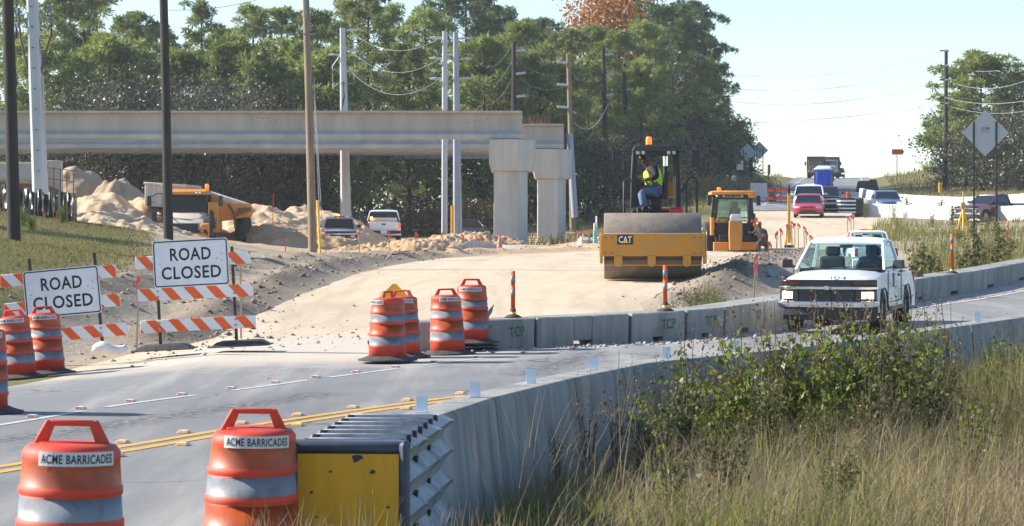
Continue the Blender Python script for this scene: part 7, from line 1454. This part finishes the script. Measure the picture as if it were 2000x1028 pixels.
def weed(label, q, kind, s=1., group='tall weeds'):
    if kind not in WV: WV[kind] = weed_parts(*dict(bushy=(1, 1.25, .42, 18, .062, M_weed, 62), loose=(2, 1.2, .34, 11, .055, M_weed, 44), spindly=(3, 1.2, .22, 6, .036, M_lbrown, 26), cone=(4, 1.3, .26, 9, .10, M_weedD, 34, False), dark=(5, 1.25, .42, 15, .058, M_weedD, 60))[kind]); first = True
    else: first = False
    t = thing('weed', label, 'weed', q, random.uniform(0, 6.28), group); t.scale = (s, s, s)
    for o in WV[kind]:
        if first: o.parent = t
        else: c = o.copy(); C.objects.link(c); c.parent = t
    return t
random.seed(31)
for k, (px, Y, kind, s, l) in enumerate(((1345, 22.3, 'loose', .98, 'leafy weed with a bare red tip in front of the barrier reflector tabs'), (1395, 22.0, 'bushy', .72, 'low leafy weed right of the red tipped one'), (1250, 21.2, 'loose', .70, 'thin weed with yellow leaves, left of the big weed thicket'), (1205, 20.6, 'spindly', .85, 'brown spindly weed against the tall barrier'), (1150, 20.2, 'spindly', .75, 'leftmost brown spindly weed against the tall barrier'), (1450, 23.4, 'bushy', .98, 'bushy weed left of the white pickup wheel'), (1520, 23.8, 'loose', 1.08, 'weed sprouting before the front wheel of the white pickup'), (1570, 23.6, 'bushy', 1.02, 'bushy weed under the white pickup bumper'), (1625, 24.3, 'loose', 1.12, 'tall weed below the white pickup headlight'),
        (1665, 24.2, 'bushy', 1.05, 'bushy weed in the middle of the weed thicket'), (1722, 24.8, 'dark', 1.06, 'dark weed below the side of the white pickup'), (1775, 25.4, 'bushy', 1.0, 'bushy weed at the right of the thicket'), (1812, 26.2, 'loose', 1.0, 'weed with bare top right of the thicket'), (1858, 26.8, 'spindly', 1.05, 'brown spindly weed on the right part of the barrier'), (1300, 21.0, 'dark', .62, 'dark low weed before the thicket'), (1500, 22.2, 'dark', .68, 'dark low weed in front of the thicket'), (1820, 23.5, 'dark', .75, 'dark weed clump in the grass on the right'), (1700, 22.6, 'dark', .66, 'dark weed clump in the grass below the thicket'), (1600, 22.0, 'bushy', .55, 'small leafy weed in the grass below the thicket'), (1090, 19.3, 'spindly', .6, 'small brown weed near the dark barrier joint'), (1310, 17.6, 'loose', .62, 'leafy weed low in the grass nearest the shaded foot of the tall barrier'), (1420, 18.4, 'dark', .6, 'dark weed rising from the middle of the brown grass'), (1900, 21.5, 'loose', .72, 'pale weed in the tall grass near the right photo edge'), (1640, 17.4, 'dark', .58, 'dark weed in the lowest brown grass, right of centre'), (1960, 27.5, 'bushy', .7, 'bushy weed in front of the last barrier section at the right edge'))):
    weed(l, gp(px, Y), kind, s*1.12, 'weeds in front of the tall barrier')
for k, (px, Y, kind, s, l) in enumerate(((1322, 46, 'bushy', .62, 'leafy weed beside the second channelizer post'), (1352, 47, 'dark', .75, 'dark weed on the dirt ridge in front of the roller'), (1378, 48, 'loose', .85, 'taller weed on the dirt ridge in front of the roller'), (1402, 48.5, 'bushy', .6, 'right hand weed on the dirt ridge behind the low barrier'))): weed(l, gp(px, Y), kind, s, 'weeds on the dirt ridge')
ML = ['left of the roadside channelizer post', 'right of the roadside channelizer post', 'in the upper median grass', 'below the white barriers', 'near the large diamond sign']
for k, (px, base, s, kind, l) in enumerate(((1787, 585, 1.05, 'cone', 'first cone shaped weed right of the white pickup bed'), (1812, 575, .95, 'cone', 'second cone shaped weed right of the white pickup bed'), (1832, 570, .8, 'cone', 'small cone weed left of the roadside channelizer post'), (1878, 560, .85, 'cone', 'cone weed just right of the roadside channelizer post'), (1903, 552, 1.1, 'cone', 'tall cone weed right of the roadside channelizer post'), (1922, 545, 1.05, 'dark', 'dense dark weed in the group near the barrier end'), (1945, 540, 1.1, 'cone', 'tall pointed weed in the group near the barrier end'), (1968, 530, .8, 'cone', 'slanting weed at the right of the barrier end group'),
        (1845, 505, .95, 'loose', 'leafy median weed left of the dark sign post'), (1872, 480, .9, 'dark', 'dark median weed below the tripod'), (1900, 470, 1.0, 'cone', 'median weed at the foot of the dark sign post'), (1928, 455, .9, 'dark', 'median weed between the two sign posts'), (1950, 480, 1.05, 'cone', 'median weed below the orange channelizer pair'), (1975, 500, .9, 'loose', 'median weed at the right photo edge'), (1820, 445, .9, 'loose', 'pale weed in the middle of the median slope'), (1860, 440, .9, 'cone', 'weed left of the tripod on the median slope'), (1690, 405, 1.0, 'loose', 'weed in front of the white barriers below the blue grey sedan'), (1745, 412, .95, 'loose', 'weed before the second white barrier'), (1775, 415, 1.0, 'cone', 'weed before the third white barrier'), (1798, 422, .95, 'dark', 'dark weed before the fourth white barrier'), (1835, 425, .95, 'cone', 'weed before the fifth white barrier'))):
    Yg = np.linspace(46, 150, 400); Xg = (px-CX)*Yg/F; rows = HY+(CZ-hz(Xg, Yg))*F/Yg; j = int(np.argmin(np.abs(rows-base))); weed(l, gp(px, float(Yg[j])), kind, s, 'weeds on the median slope')
for k, (px, Y, s, l) in enumerate(((45, 86, .55, 'green bush at the foot of the left edge pole'), (62, 84, .4, 'leafy weed below the silt fence by the pole'), (122, 92, .55, 'bright green sapling in front of the silt fence'))): weed(l, gp(px, Y), 'bushy', s*1.3, 'greenery by the silt fence')

# two pines on the bank outside the left edge, whose shadows stripe the turf
for x, Y, k, l in ((-33, 70, 'thin', 'thin pine on the bank left of the photo edge, shading the turf'), (-31, 86, 'tall', 'open pine on the bank left of the photo edge, shading the turf')): t = pine(l, CX+x*F/Y, HY-(14-CZ)*F/Y, Y, k)
# ------------------------------------------------------------------ air
hm = D.materials.new('haze_air'); hm.use_nodes = True; N = hm.node_tree.nodes; N.remove(N['Principled BSDF']); pv = N.new('ShaderNodeVolumePrincipled'); pv.inputs['Color'].default_value = (.86, .92, 1, 1); pv.inputs['Density'].default_value = HAZE; pv.inputs['Anisotropy'].default_value = .2
hm.node_tree.links.new(pv.outputs[0], N['Material Output'].inputs['Volume'])
o = MB().box((0, 345, 12), (900, 860, 84)).build('haze', hm); tag(o, kind='stuff')
